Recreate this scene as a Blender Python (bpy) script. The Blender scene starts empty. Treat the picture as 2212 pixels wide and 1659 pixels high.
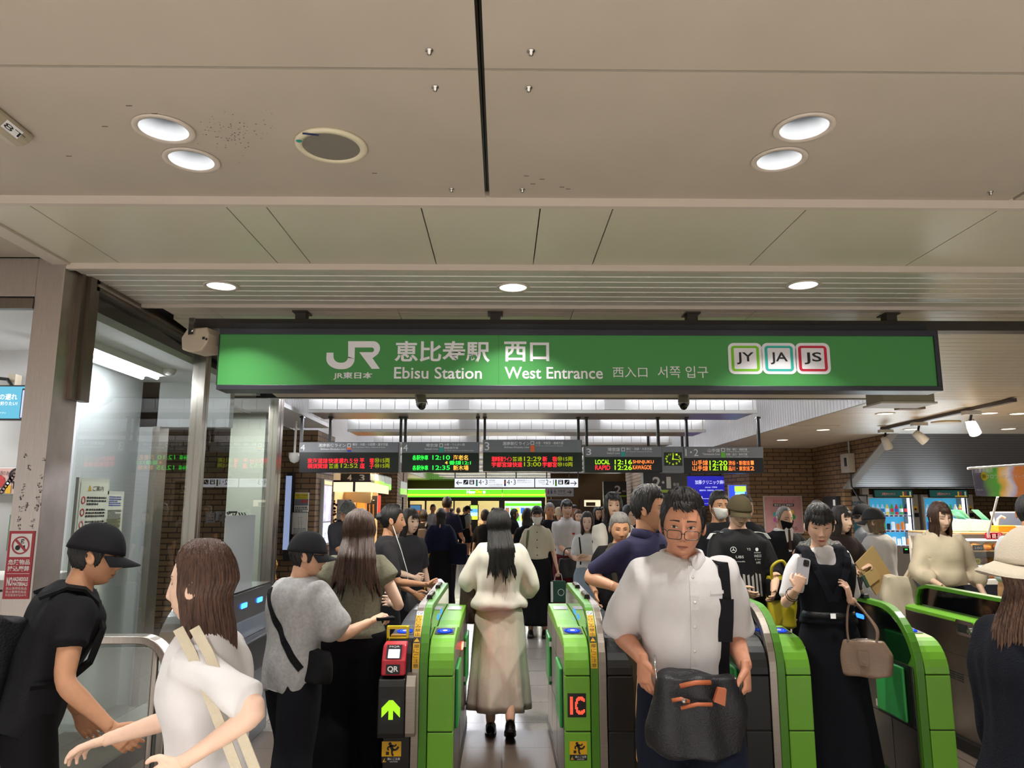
import bpy, bmesh, math, random
import numpy as np
from mathutils import Vector, Matrix, Euler
from mathutils.bvhtree import BVHTree
random.seed(7)
rng = np.random.default_rng(7)
S = bpy.context.scene
C = S.collection
PI = math.pi
R = math.radians

# ---------------------------------------------------------------- camera
F = 1600.0                       # focal length in pixels of the 2212 px wide frame
CAMZ = 1.62
PITCH = math.atan(266.5 / F)
YAW = math.atan(21 * math.cos(PITCH) / F)
cd = bpy.data.cameras.new('camera')
cd.sensor_width = 36.0
cd.lens = 36.0 * F / 2212.0
cd.clip_start = 0.05
cam = bpy.data.objects.new('camera', cd)
cam.location = (0, 0, CAMZ)
cam.rotation_euler = (PI / 2 + PITCH, 0, -YAW)
C.objects.link(cam)
S.camera = cam
CR = cam.rotation_euler.to_matrix()

def ray(px, py):
    return CR @ Vector(((px - 1106) / F, -(py - 829.5) / F, -1.0))
def W(px, py, Y):                # photo pixel -> point at distance Y down the hall
    d = ray(px, py); t = Y / d.y
    return Vector((d.x * t, Y, CAMZ + d.z * t))
def WZ(px, py, z):               # photo pixel -> point at height z
    d = ray(px, py); t = (z - CAMZ) / d.z
    return Vector((d.x * t, d.y * t, z))
def WX(px, py, X):
    d = ray(px, py); t = X / d.x
    return Vector((X, d.y * t, CAMZ + d.z * t))

# ---------------------------------------------------------------- world, exposure
S.view_settings.view_transform = 'Standard'
S.view_settings.look = 'None'
S.view_settings.exposure = 0.55
S.view_settings.gamma = 1.0
S.view_settings.use_curve_mapping = False
wd = bpy.data.worlds.new('world'); S.world = wd
wd.use_nodes = True
wd.node_tree.nodes['Background'].inputs[0].default_value = (1.0, 0.97, 0.93, 1)
wd.node_tree.nodes['Background'].inputs[1].default_value = .55
S.cycles.max_bounces = 7
S.cycles.diffuse_bounces = 4
S.cycles.glossy_bounces = 3
S.cycles.transmission_bounces = 4
S.cycles.transparent_max_bounces = 12
S.cycles.caustics_reflective = False
S.cycles.caustics_refractive = False
S.cycles.sample_clamp_indirect = 4.0

def area(name, loc, sx, sy, power, col=(1, 1, 1), rot=(0, 0, 0), spread=180):
    l = bpy.data.lights.new(name, 'AREA'); l.shape = 'RECTANGLE'; l.size = sx; l.size_y = sy
    l.energy = power; l.color = col; l.spread = R(spread)
    o = bpy.data.objects.new(name, l); o.location = loc; o.rotation_euler = rot; C.objects.link(o)
    return o
def spot(name, loc, power, ang=110, blend=.6, col=(1, .95, .87), rad=.05, rot=(0, 0, 0)):
    l = bpy.data.lights.new(name, 'SPOT'); l.energy = power; l.spot_size = R(ang); l.spot_blend = blend
    l.color = col; l.shadow_soft_size = rad
    o = bpy.data.objects.new(name, l); o.location = loc; o.rotation_euler = rot; C.objects.link(o)
    return o

# downlights of the concourse behind the camera
for lx in (-3.4, -1.2, 1.2, 3.4):
    for ly in (.1, -1.0, -2.1): spot('concourse_lamp', (lx, ly, 2.93), 200, 130, .7, (1, .98, .96), .08)

# ---------------------------------------------------------------- materials
def lin(c):
    if isinstance(c, str):
        c = c.lstrip('#'); c = [int(c[i:i + 2], 16) / 255 for i in (0, 2, 4)]
    return tuple(x / 12.92 if x <= .04045 else ((x + .055) / 1.055) ** 2.4 for x in c[:3])
MATS = {}
def mat(name, col, rough=.5, metal=0., emit=0., var=0., vscale=20., bump=0., bscale=60., stretch=None, alpha=None,
        spec=.5, col2=None, coat=0., sheen=0., detail=3.):
    if name in MATS: return MATS[name]
    m = bpy.data.materials.new(name); m.use_nodes = True
    nt = m.node_tree; b = nt.nodes['Principled BSDF']
    c = lin(col) + (1,)
    b.inputs['Base Color'].default_value = c
    b.inputs['Roughness'].default_value = rough
    b.inputs['Metallic'].default_value = metal
    b.inputs['Specular IOR Level'].default_value = spec
    if coat: b.inputs['Coat Weight'].default_value = coat; b.inputs['Coat Roughness'].default_value = .08
    if sheen: b.inputs['Sheen Weight'].default_value = sheen
    if emit:
        b.inputs['Emission Color'].default_value = c; b.inputs['Emission Strength'].default_value = emit
    if var or bump:
        tc = nt.nodes.new('ShaderNodeTexCoord'); mp = nt.nodes.new('ShaderNodeMapping')
        nt.links.new(tc.outputs['Object'], mp.inputs[0])
        if stretch: mp.inputs['Scale'].default_value = stretch
        if var:
            n = nt.nodes.new('ShaderNodeTexNoise'); n.inputs['Scale'].default_value = vscale; n.inputs['Detail'].default_value = detail
            nt.links.new(mp.outputs[0], n.inputs['Vector'])
            r = nt.nodes.new('ShaderNodeValToRGB')
            r.color_ramp.elements[0].position = .3; r.color_ramp.elements[1].position = .7
            lo = lin(col2) if col2 else tuple(x * (1 - var) for x in c[:3])
            hi = c[:3] if col2 else tuple(min(1, x * (1 + var)) for x in c[:3])
            r.color_ramp.elements[0].color = lo + (1,); r.color_ramp.elements[1].color = tuple(hi) + (1,)
            nt.links.new(n.outputs['Fac'], r.inputs[0]); nt.links.new(r.outputs[0], b.inputs['Base Color'])
            if emit: nt.links.new(r.outputs[0], b.inputs['Emission Color'])
        if bump:
            n2 = nt.nodes.new('ShaderNodeTexNoise'); n2.inputs['Scale'].default_value = bscale; n2.inputs['Detail'].default_value = 4
            nt.links.new(mp.outputs[0], n2.inputs['Vector'])
            bp = nt.nodes.new('ShaderNodeBump'); bp.inputs['Strength'].default_value = min(1, bump); bp.inputs['Distance'].default_value = .01
            nt.links.new(n2.outputs['Fac'], bp.inputs['Height']); nt.links.new(bp.outputs[0], b.inputs['Normal'])
    MATS[name] = m
    return m
def glow(name, col, strength=1.0):
    if name in MATS: return MATS[name]
    m = bpy.data.materials.new(name); m.use_nodes = True; nt = m.node_tree; nt.nodes.clear()
    e = nt.nodes.new('ShaderNodeEmission'); o = nt.nodes.new('ShaderNodeOutputMaterial')
    e.inputs[0].default_value = lin(col) + (1,); e.inputs[1].default_value = strength
    nt.links.new(e.outputs[0], o.inputs[0]); MATS[name] = m
    return m
def glass(name, tint='#ffffff', refl=1.0, haze=0.):
    if name in MATS: return MATS[name]
    m = bpy.data.materials.new(name); m.use_nodes = True; nt = m.node_tree; nt.nodes.clear()
    o = nt.nodes.new('ShaderNodeOutputMaterial'); mx = nt.nodes.new('ShaderNodeMixShader')
    t = nt.nodes.new('ShaderNodeBsdfTransparent'); g = nt.nodes.new('ShaderNodeBsdfGlossy')
    t.inputs[0].default_value = lin(tint) + (1,); g.inputs['Roughness'].default_value = .01
    fr = nt.nodes.new('ShaderNodeFresnel'); fr.inputs[0].default_value = 1.5
    mu = nt.nodes.new('ShaderNodeMath'); mu.operation = 'MULTIPLY_ADD'; mu.inputs[1].default_value = refl; mu.inputs[2].default_value = haze
    nt.links.new(fr.outputs[0], mu.inputs[0])
    ge = nt.nodes.new('ShaderNodeNewGeometry'); iv = nt.nodes.new('ShaderNodeMath'); iv.operation = 'SUBTRACT'; iv.inputs[0].default_value = 1; nt.links.new(ge.outputs['Backfacing'], iv.inputs[1])
    m2 = nt.nodes.new('ShaderNodeMath'); m2.operation = 'MULTIPLY'; nt.links.new(mu.outputs[0], m2.inputs[0]); nt.links.new(iv.outputs[0], m2.inputs[1]); nt.links.new(m2.outputs[0], mx.inputs[0])
    nt.links.new(t.outputs[0], mx.inputs[1]); nt.links.new(g.outputs[0], mx.inputs[2]); nt.links.new(mx.outputs[0], o.inputs[0])
    MATS[name] = m
    return m
def brick_mat(name, c1, c2, mortar, sc, bw, bh, ms, rough=.7, axis='xz', bump=.5, offset=.5):
    if name in MATS: return MATS[name]
    m = bpy.data.materials.new(name); m.use_nodes = True; nt = m.node_tree; b = nt.nodes['Principled BSDF']
    g = nt.nodes.new('ShaderNodeNewGeometry'); sp = nt.nodes.new('ShaderNodeSeparateXYZ'); cb = nt.nodes.new('ShaderNodeCombineXYZ')
    nt.links.new(g.outputs['Position'], sp.inputs[0])
    if axis == 'xz':
        a = nt.nodes.new('ShaderNodeMath'); a.operation = 'ADD'
        nt.links.new(sp.outputs[0], a.inputs[0]); nt.links.new(sp.outputs[1], a.inputs[1])
        nt.links.new(a.outputs[0], cb.inputs[0]); nt.links.new(sp.outputs[2], cb.inputs[1])
    else:
        nt.links.new(sp.outputs[0], cb.inputs[0]); nt.links.new(sp.outputs[1], cb.inputs[1])
    br = nt.nodes.new('ShaderNodeTexBrick'); br.offset = offset
    br.inputs['Scale'].default_value = sc; br.inputs['Brick Width'].default_value = bw; br.inputs['Row Height'].default_value = bh
    br.inputs['Mortar Size'].default_value = ms; br.inputs['Mortar Smooth'].default_value = .1
    br.inputs['Color1'].default_value = lin(c1) + (1,); br.inputs['Color2'].default_value = lin(c2) + (1,); br.inputs['Mortar'].default_value = lin(mortar) + (1,)
    nt.links.new(cb.outputs[0], br.inputs['Vector'])
    n = nt.nodes.new('ShaderNodeTexNoise'); n.inputs['Scale'].default_value = 60; n.inputs['Detail'].default_value = 6
    nt.links.new(g.outputs['Position'], n.inputs['Vector'])
    mx = nt.nodes.new('ShaderNodeMix'); mx.data_type = 'RGBA'; mx.blend_type = 'OVERLAY'; mx.inputs[0].default_value = .35
    nt.links.new(br.outputs['Color'], mx.inputs[6]); nt.links.new(n.outputs['Fac'], mx.inputs[7])
    nt.links.new(mx.outputs[2], b.inputs['Base Color'])
    b.inputs['Roughness'].default_value = rough
    if bump:
        bp = nt.nodes.new('ShaderNodeBump'); bp.inputs['Strength'].default_value = bump; bp.inputs['Distance'].default_value = .004; bp.invert = True
        nt.links.new(br.outputs['Fac'], bp.inputs['Height']); nt.links.new(bp.outputs[0], b.inputs['Normal'])
    MATS[name] = m
    return m
def brushed(name, col, rough=.3, stretch=(1, 1, 60)):
    return mat(name, col, rough=rough, metal=1., var=.12, vscale=8, stretch=stretch, bump=.03, bscale=40)

# ---------------------------------------------------------------- mesh collector
class MB:
    def __init__(s): s.v = []; s.f = []; s.mi = []; s.mats = []; s.n = 0
    def slot(s, m):
        if m not in s.mats: s.mats.append(m)
        return s.mats.index(m)
    def add(s, V, Fc, m):
        k = s.slot(m); o = s.n
        s.v.extend([tuple(map(float, p)) for p in V]); s.n += len(V)
        for f in Fc: s.f.append(tuple(int(i) + o for i in f)); s.mi.append(k)
        return s
    def box(s, a, b, m, T=None):
        x0, y0, z0 = [min(a[i], b[i]) for i in range(3)]; x1, y1, z1 = [max(a[i], b[i]) for i in range(3)]
        V = [(x0, y0, z0), (x1, y0, z0), (x1, y1, z0), (x0, y1, z0), (x0, y0, z1), (x1, y0, z1), (x1, y1, z1), (x0, y1, z1)]
        if T is not None: V = [T @ Vector(p) for p in V]
        return s.add(V, [(0, 3, 2, 1), (4, 5, 6, 7), (0, 1, 5, 4), (1, 2, 6, 5), (2, 3, 7, 6), (3, 0, 4, 7)], m)
    def prism(s, pts, axis, a, b, m):       # 2-D outline swept along an axis ('x': pts are (y,z), 'y': (x,z), 'z': (x,y))
        n = len(pts)
        def mk(p, t): return (t, p[0], p[1]) if axis == 'x' else ((p[0], t, p[1]) if axis == 'y' else (p[0], p[1], t))
        V = [mk(p, a) for p in pts] + [mk(p, b) for p in pts]
        Fc = [(i, (i + 1) % n, n + (i + 1) % n, n + i) for i in range(n)]
        Fc += [tuple(range(n))[::-1], tuple(range(n, 2 * n))]
        return s.add(V, Fc, m)
    def tube(s, pts, r, m, n=10, caps=True, flat=1., up=None):
        P = [Vector(p) for p in pts]; k = len(P)
        rr = r if hasattr(r, '__len__') else [r] * k
        V = []; nrm = None
        for i in range(k):
            t = (P[min(i + 1, k - 1)] - P[max(i - 1, 0)]).normalized()
            if nrm is None:
                u = Vector(up) if up else (Vector((0, 0, 1)) if abs(t.z) < .9 else Vector((1, 0, 0)))
                nrm = (u - t * u.dot(t)).normalized()
            else: nrm = (nrm - t * nrm.dot(t)).normalized()
            bn = t.cross(nrm)
            for j in range(n):
                a = 2 * PI * j / n
                V.append(P[i] + nrm * math.cos(a) * rr[i] * flat + bn * math.sin(a) * rr[i])
        Fc = []
        for i in range(k - 1):
            for j in range(n):
                Fc.append((i * n + j, i * n + (j + 1) % n, (i + 1) * n + (j + 1) % n, (i + 1) * n + j))
        if caps: Fc += [tuple(range(n))[::-1], tuple(range((k - 1) * n, k * n))]
        return s.add(V, Fc, m)
    def strap(s, pts, nrms, w, th, m):      # flat band following points, with surface normals
        P = [Vector(p) for p in pts]; N = [Vector(x).normalized() for x in nrms]; V = []
        for i in range(len(P)):
            t = (P[min(i + 1, len(P) - 1)] - P[max(i - 1, 0)]).normalized()
            b = t.cross(N[i]).normalized()
            for q in (b * w / 2 - N[i] * th / 2, b * w / 2 + N[i] * th / 2, -b * w / 2 + N[i] * th / 2, -b * w / 2 - N[i] * th / 2): V.append(P[i] + q)
        Fc = [(3, 2, 1, 0)]
        for i in range(len(P) - 1):
            for j in range(4): Fc.append((i * 4 + j, i * 4 + (j + 1) % 4, i * 4 + 4 + (j + 1) % 4, i * 4 + 4 + j))
        e = (len(P) - 1) * 4; Fc.append((e, e + 1, e + 2, e + 3))
        return s.add(V, Fc, m)
    def lathe(s, prof, m, n=24, T=None, caps=True):    # profile (r,z) around z
        V = []
        for r_, z in prof:
            for j in range(n): a = 2 * PI * j / n; V.append(Vector((r_ * math.cos(a), r_ * math.sin(a), z)))
        if T is not None: V = [T @ p for p in V]
        k = len(prof); Fc = []
        for i in range(k - 1):
            for j in range(n): Fc.append((i * n + j, i * n + (j + 1) % n, (i + 1) * n + (j + 1) % n, (i + 1) * n + j))
        if caps: Fc += [tuple(range(n))[::-1], tuple(range((k - 1) * n, k * n))]
        return s.add(V, Fc, m)
    def ball(s, c, r, m, n=12, T=None):
        rx, ry, rz = r if hasattr(r, '__len__') else (r, r, r); V = []; Fc = []; k = max(6, n // 2 + 1)
        for i in range(k + 1):
            th = PI * i / k
            for j in range(n):
                a = 2 * PI * j / n; p = Vector((rx * math.sin(th) * math.cos(a), ry * math.sin(th) * math.sin(a), rz * math.cos(th)))
                if T is not None: p = T @ p
                V.append(p + Vector(c))
        for i in range(k):
            for j in range(n): Fc.append((i * n + j, (i + 1) * n + j, (i + 1) * n + (j + 1) % n, i * n + (j + 1) % n))
        return s.add(V, Fc, m)
    def poly(s, pts, m): return s.add(pts, [tuple(range(len(pts)))], m)
    def build(s, name, parent=None, smooth=False, bevel=0., seg=2, loc=None):
        me = bpy.data.meshes.new(name); me.from_pydata(s.v, [], s.f)
        for m in s.mats: me.materials.append(m)
        me.polygons.foreach_set('material_index', s.mi)
        if smooth: me.polygons.foreach_set('use_smooth', [True] * len(s.f))
        me.update()
        bm = bmesh.new(); bm.from_mesh(me); bmesh.ops.recalc_face_normals(bm, faces=bm.faces); bm.to_mesh(me); bm.free()
        o = bpy.data.objects.new(name, me); C.objects.link(o)
        if parent is not None: o.parent = parent
        if loc is not None: o.location = loc
        if bevel:
            b = o.modifiers.new('bevel', 'BEVEL'); b.width = bevel; b.segments = seg; b.limit_method = 'ANGLE'; b.angle_limit = R(40)
            b.harden_normals = False
        return o

def tag(o, label=None, cat=None, group=None, kind=None):
    if label: o['label'] = label
    if cat: o['category'] = cat
    if group: o['group'] = group
    if kind: o['kind'] = kind
    return o
def empty(name, loc=(0, 0, 0), rz=0, label=None, cat=None, group=None):
    o = bpy.data.objects.new(name, None); o.location = loc; o.rotation_euler = (0, 0, rz); o.empty_display_size = .05
    C.objects.link(o); return tag(o, label, cat, group)
def struct(mb, name, parent=None, **k):
    o = mb.build(name, parent, **k)
    if parent is None: o['kind'] = 'structure'
    return o
def copy_tree(o, parent=None):
    c = o.copy(); C.objects.link(c); c.parent = parent
    for ch in [x for x in C.objects if x.parent == o]: copy_tree(ch, c)
    return c

# ---------------------------------------------------------------- lettering
def text_geo(body, size, bold=0., xs=1., align='LEFT', w=None, depth=0., spacing=1.):
    cu = bpy.data.curves.new('tmp_text', 'FONT'); cu.body = body; cu.size = 1.0; cu.offset = bold; cu.align_x = 'LEFT'
    cu.resolution_u = 3; cu.space_character = spacing; cu.extrude = depth / max(size, 1e-6)
    o = bpy.data.objects.new('tmp_text', cu)
    me = o.to_mesh()
    V = np.array([v.co[:] for v in me.vertices]) if len(me.vertices) else np.zeros((0, 3)); Fc = [tuple(p.vertices) for p in me.polygons]
    o.to_mesh_clear(); bpy.data.objects.remove(o); bpy.data.curves.remove(cu)
    if len(V) == 0: return V, Fc
    V[:, 0] -= V[:, 0].min()
    V *= size
    V[:, 0] *= xs
    if w: V[:, 0] *= w / max(V[:, 0].max(), 1e-6)
    if align == 'CENTER': V[:, 0] -= V[:, 0].max() / 2
    if align == 'RIGHT': V[:, 0] -= V[:, 0].max()
    return V, Fc
def text(mb, body, x, z, size, m, y=0., h=None, T=None, **k):
    # text on a vertical face looking to -y: x right, z baseline; h = height the glyphs are fitted to (then z is their bottom)
    V, Fc = text_geo(body, size, **k)
    if len(V) == 0: return
    if h:
        z0, z1 = V[:, 1].min(), V[:, 1].max(); V[:, 1] = (V[:, 1] - z0) * h / max(z1 - z0, 1e-6)
    P = [(x + p[0], y - p[2], z + p[1]) for p in V]
    if T is not None: P = [T @ Vector(p) for p in P]
    mb.add(P, Fc, m)
def scribble(mb, x0, z1, x1, lh, nlines, m, y=0., T=None, seed=1, fill=.8):
    # rows of small print too fine to read in the photo: broken dashes
    rn = random.Random(seed)
    for i in range(nlines):
        z = z1 - i * lh; x = x0; e = x0 + (x1 - x0) * (1 - .45 * rn.random() * (i % 3 == 2))
        while x < e:
            w = min(lh * rn.uniform(.5, 1.6), e - x)
            P = [(x, y, z - lh * .28), (x + w, y, z - lh * .28), (x + w, y, z + lh * .28), (x, y, z + lh * .28)]
            if T is not None: P = [T @ Vector(p) for p in P]
            mb.poly(P, m); x += w + lh * .25 / fill
def rect(mb, x0, z0, x1, z1, m, y=0., T=None):
    P = [(x0, y, z0), (x1, y, z0), (x1, y, z1), (x0, y, z1)]
    if T is not None: P = [T @ Vector(p) for p in P]
    mb.poly(P, m)
def rrect_pts(x0, z0, x1, z1, r, n=5):
    out = []
    for cx, cz, a0 in ((x1 - r, z1 - r, 0), (x0 + r, z1 - r, 90), (x0 + r, z0 + r, 180), (x1 - r, z0 + r, 270)):
        for i in range(n + 1):
            a = R(a0 + 90 * i / n); out.append((cx + r * math.cos(a), cz + r * math.sin(a)))
    return out
def rrect(mb, x0, z0, x1, z1, r, m, y=0., T=None):
    P = [(p[0], y, p[1]) for p in rrect_pts(x0, z0, x1, z1, r)]
    if T is not None: P = [T @ Vector(p) for p in P]
    mb.poly(P, m)
def disc(mb, cx, cz, r, m, y=0., n=20, rz=None, T=None):
    P = [(cx + r * math.cos(2 * PI * i / n), y, cz + (rz or r) * math.sin(2 * PI * i / n)) for i in range(n)]
    if T is not None: P = [T @ Vector(p) for p in P]
    mb.poly(P, m)
def ring(mb, cx, cz, r0, r1, m, y=0., n=24, T=None):
    V = []
    for i in range(n):
        a = 2 * PI * i / n
        V += [(cx + r0 * math.cos(a), y, cz + r0 * math.sin(a)), (cx + r1 * math.cos(a), y, cz + r1 * math.sin(a))]
    if T is not None: V = [T @ Vector(p) for p in V]
    mb.add(V, [(2 * i, 2 * i + 1, (2 * i + 3) % (2 * n), (2 * i + 2) % (2 * n)) for i in range(n)], m)

WHITE = mat('white_paint', '#e8e6e2', .5)
INK = mat('black_ink', '#18181a', .5)
WINK = mat('white_ink', '#f2f2f2', .5)
BLACKP = mat('black_plastic', '#141416', .35)
DARKM = mat('dark_metal', '#26241f', .4, .6)
STEEL = brushed('brushed_steel', '#b4aca4', .32)
CHROME = mat('chrome', '#d0d0d0', .12, 1.)
# ================================================================ THE SETTING
ZA, ZB, ZC, ZE = 2.95, 2.925, 2.90, 2.70      # heights of the stepped ceilings
YA, YB, YC, YD = 3.06, 3.887, 4.62, 4.95       # where one ceiling gives way to the next
XL, XR = -2.93, 3.78                           # the long roof coffer
YCO, YEND = 7.4, 30.0
M_CEILA = mat('ceiling_beige', '#b3a797', .75, var=.03, vscale=3, bump=.02, bscale=300)
M_CEILB = mat('ceiling_enamel', '#c9c2ac', .38, var=.03, vscale=2)
M_SLAT = mat('ceiling_slat', '#c8c2b6', .36, .12, var=.04, vscale=3)
M_SLATE = mat('hall_slat', '#c6b9a4', .42, .05, var=.05, vscale=3)
M_LIP = mat('ceiling_trim', '#c9bcae', .5)
M_COF = mat('coffer_white', '#dcdcdc', .5)
M_GAP = mat('joint_black', '#0c0b0a', .6)
M_BEAMW = mat('beam_white', '#e2e2e0', .5)
M_BEAMU = mat('beam_soffit', '#a8a098', .3, .35)
M_WHITEW = mat('white_wall', '#cfd0cf', .6)
M_BRICK = brick_mat('tan_brick', '#8d7050', '#7a6046', '#3f3228', 1., .24, .075, .008, .8)
M_BRICKD = brick_mat('brown_brick', '#76603f', '#6a5438', '#3a2c20', 1., .24, .075, .008, .8)
M_FLOORB = brick_mat('brown_granite', '#675b51', '#5c5047', '#3f3833', 1., .6, .6, .006, .34, axis='xy', bump=.1, offset=0.)
M_FLOORG = brick_mat('grey_tile', '#a29c96', '#98928c', '#6a6560', 1., .6, .6, .006, .16, axis='xy', bump=.1, offset=0.)

# floors
m = MB(); m.box((-9, 1.6, -.1), (13, 5.8, 0), M_FLOORB); struct(m, 'floor')
m = MB(); m.box((-9, -4.5, -.1), (13, 1.6, 0), mat('concourse_floor', '#c4c0ba', .5)); struct(m, 'floor')  # unseen floor behind the camera, made pale to bounce light onto the ceiling
m = MB(); m.box((-9, 5.8, -.1), (13, 31, 0), M_FLOORG); struct(m, 'floor')
m = MB(); M_TACT = mat('tactile_yellow', '#b58a2e', .5)
m.box((-9, 12.3, 0), (6, 12.6, .006), M_TACT); struct(m, 'floor_line')
m = MB(); m.box((-5, 22.2, 0), (6, 22.5, .006), M_TACT); struct(m, 'floor_line')

# near ceiling: beige slabs with dark joints, each with its fixing bolts
void = MB(); void.box((-9, -3.0, ZA + .05), (13, YD, ZA + .2), M_GAP); struct(void, 'ceiling_void')
xs_ = [(-7.0, -4.675), (-4.655, -2.375), (-2.362, -.078), (-.058, 2.222), (2.242, 4.52), (4.54, 6.8), (6.82, 9.1)]
ys_ = [(-2.9, -.8), (-.792, 1.128), (1.136, 2.085), (2.099, YA - .01)]
M_BOLT = mat('bolt_steel', '#b0aca6', .25, 1.)
for xa, xb in xs_:
    for ya, yb in ys_:
        s = MB(); s.box((xa, ya, ZA), (xb, yb, ZA + .04), M_CEILA); o = struct(s, 'ceiling_slab')
        if -2.4 < xa < 2.3 and yb > 1.2:
            for bx in (xa + .14, xb - .14):
                for by in (ya + .09, yb - .09):
                    b = MB(); b.lathe([(.0, -.016), (.007, -.014), (.007, -.004), (.012, -.003), (.012, .003)], M_BOLT, 10, Matrix.Translation((bx, by, ZA)))
                    b.build('bolt', o, smooth=True)
m = MB(); m.box((-7, YA, ZA), (-2.375, 3.86, ZA + .04), M_CEILA); struct(m, 'ceiling_slab')
# steel lining inside the open joint
m = MB(); m.box((-.078, -2.9, ZA + .012), (-.070, YA - .05, ZA + .03), DARKM); m.box((-.066, -2.9, ZA + .012), (-.058, YA - .05, ZA + .03), DARKM); struct(m, 'ceiling_strip')
# dust specks and scuffs on the slab beside the left lamps
sp = MB(); M_SPECK = mat('ceiling_speck', '#6a5e50', .8); rn = random.Random(3)
for i in range(90):
    c = WZ(rn.gauss(505, 38), rn.gauss(285, 20), ZA); r_ = rn.uniform(.0012, .0035)
    disc(sp, 0, 0, r_, M_SPECK, 0, 5, T=Matrix.Translation((c.x, c.y, ZA - .0012)) @ Matrix.Rotation(PI / 2, 4, 'X'))
for px, py in ((335, 245), (228, 273), (280, 228), (150, 337), (1138, 380), (1172, 387), (1152, 397), (1215, 404), (810, 374), (1228, 408)):
    c = WZ(px, py, ZA); sp.box((c.x - .012, c.y - .002, ZA - .0015), (c.x + .008, c.y + .002, ZA), M_SPECK)
struct(sp, 'ceiling_marks')

# enamel panels, lips and slats
m = MB(); m.box((-2.40, YA - .012, ZB - .012), (9, YA + .018, ZA + .03), M_LIP); struct(m, 'ceiling_trim')
m = MB(); m.box((-2.43, YA, ZB - .012), (-2.34, 3.87, ZA + .03), M_LIP); struct(m, 'ceiling_trim')
jx = [WZ(px, 443, ZB).x for px in (62, 485, 572, 908, 1168, 1327, 1752, 2175)]
edges = [-2.34] + jx + [jx[-1] + 2.0, 9.]
for a, b in zip(edges[:-1], edges[1:]):
    s = MB(); s.box((a + .003, YA + .03, ZB), (b - .003, YB - .012, ZB + .03), M_CEILB); struct(s, 'ceiling_panel')
m = MB(); m.box((-2.36, YB - .012, ZC - .008), (9, YB + .02, ZB + .03), M_LIP); struct(m, 'ceiling_trim')
sl = MB(); n = 7; st = (YC - YB - .03) / n
for i in range(n):
    y0 = YB + .022 + i * st
    sl.prism([(y0, ZC + .012), (y0 + .006, ZC), (y0 + st - .012, ZC), (y0 + st - .006, ZC + .012), (y0 + st - .006, ZC + .03), (y0, ZC + .03)], 'x', -2.34, 9, M_SLAT)
struct(sl, 'ceiling_slats')
m = MB(); m.box((-2.36, YC - .006, ZC - .02), (9, YC + .02, ZC + .03), M_LIP); struct(m, 'ceiling_trim')
sl = MB()
for xa, xb in ((-2.2, -1.9), (-1.895, -.69), (-.685, .46), (.465, 1.66), (1.665, 2.6), (2.605, 9)):
    for i in range(3):
        y0 = YC + .03 + i * .1; sl.box((xa, y0, ZC - .01), (xb, y0 + .092, ZC + .02), M_SLATE)
struct(sl, 'ceiling_slats')
m = MB(); m.box((-7, YC, ZC + .03), (-2.2, YD, ZC + .05), M_GAP); struct(m, 'ceiling_void')
# hall ceiling: sloping then level slats around the roof coffer
sl = MB(); y = YD
while y < YCO - .05:
    t0 = (y - YD) / (YCO - YD); t1 = (y + .1 - YD) / (YCO - YD)
    z0 = ZC - .01 + (ZE - ZC + .01) * min(1, t0); z1 = ZC - .01 + (ZE - ZC + .01) * min(1, t1)
    sl.prism([(y, z0), (y + .092, z1), (y + .092, z1 + .04), (y, z0 + .04)], 'x', -2.25, 12.5, M_SLATE); y += .1
struct(sl, 'ceiling_slats')
sl = MB(); y = YCO
while y < 14.2:
    sl.box((XR + .02, y, ZE), (12.5, y + .092, ZE + .03), M_SLATE)
    sl.box((-6.5, y, ZE), (XL - .02, y + .092, ZE + .03), M_SLATE); y += .1
sl.box((XR + .02, y, ZE), (12.5, 31, ZE + .03), M_SLATE); sl.box((-6.5, y, ZE), (XL - .02, 31, ZE + .03), M_SLATE)
sl.box((XL - .1, YEND, ZE), (XR + .1, 31, ZE + .03), M_SLATE)
struct(sl, 'ceiling_slats')
m = MB(); m.box((-7, YD, ZC + .06), (12.6, YCO - .1, ZC + .1), M_GAP); m.box((-7, YCO - .1, ZE + .035), (XL - .06, 31, ZE + .06), M_GAP); m.box((XR + .06, YCO - .1, ZE + .035), (12.6, 31, ZE + .06), M_GAP); struct(m, 'ceiling_void')
# coffer: ribbed white sides, white lid, cross beams
def ribbed(mb, a, b, z0, z1, pitch, th, m_, inward):
    # vertical boards from plan point a to b
    A = Vector(a); B = Vector(b); L = (B - A).length; d = (B - A) / L; nv = Vector(inward); k = int(L / pitch)
    for i in range(k + 1):
        p = A + d * i * pitch; q = A + d * min(L, (i + 1) * pitch - .008)
        if (q - p).length < .01: continue
        V = [(p.x, p.y, z0), (q.x, q.y, z0), (q.x, q.y, z1), (p.x, p.y, z1)]
        V += [(v[0] - nv.x * th, v[1] - nv.y * th, v[2]) for v in V]
        mb.add(V, [(0, 1, 2, 3), (7, 6, 5, 4), (0, 4, 5, 1), (1, 5, 6, 2), (2, 6, 7, 3), (3, 7, 4, 0)], m_)
ZTOP = 3.42
for nm, a, b, nv in (('coffer_wall_left', (XL, YCO), (XL, YEND), (1, 0)), ('coffer_wall_right', (XR, YCO), (XR, YEND), (-1, 0)),
                     ('coffer_wall_back', (XL, YEND), (XR, YEND), (0, -1)), ('coffer_wall_front', (XL, YCO), (XR, YCO), (0, 1))):
    m = MB(); ribbed(m, a, b, ZE - .005, ZTOP, .085, .02, M_COF, nv); struct(m, nm)
m = MB(); bk = .024
m.box((XL - .05, YCO - .05, ZE), (XL - bk, YEND + .05, ZTOP), M_GAP); m.box((XR + bk, YCO - .05, ZE), (XR + .05, YEND + .05, ZTOP), M_GAP)
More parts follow.
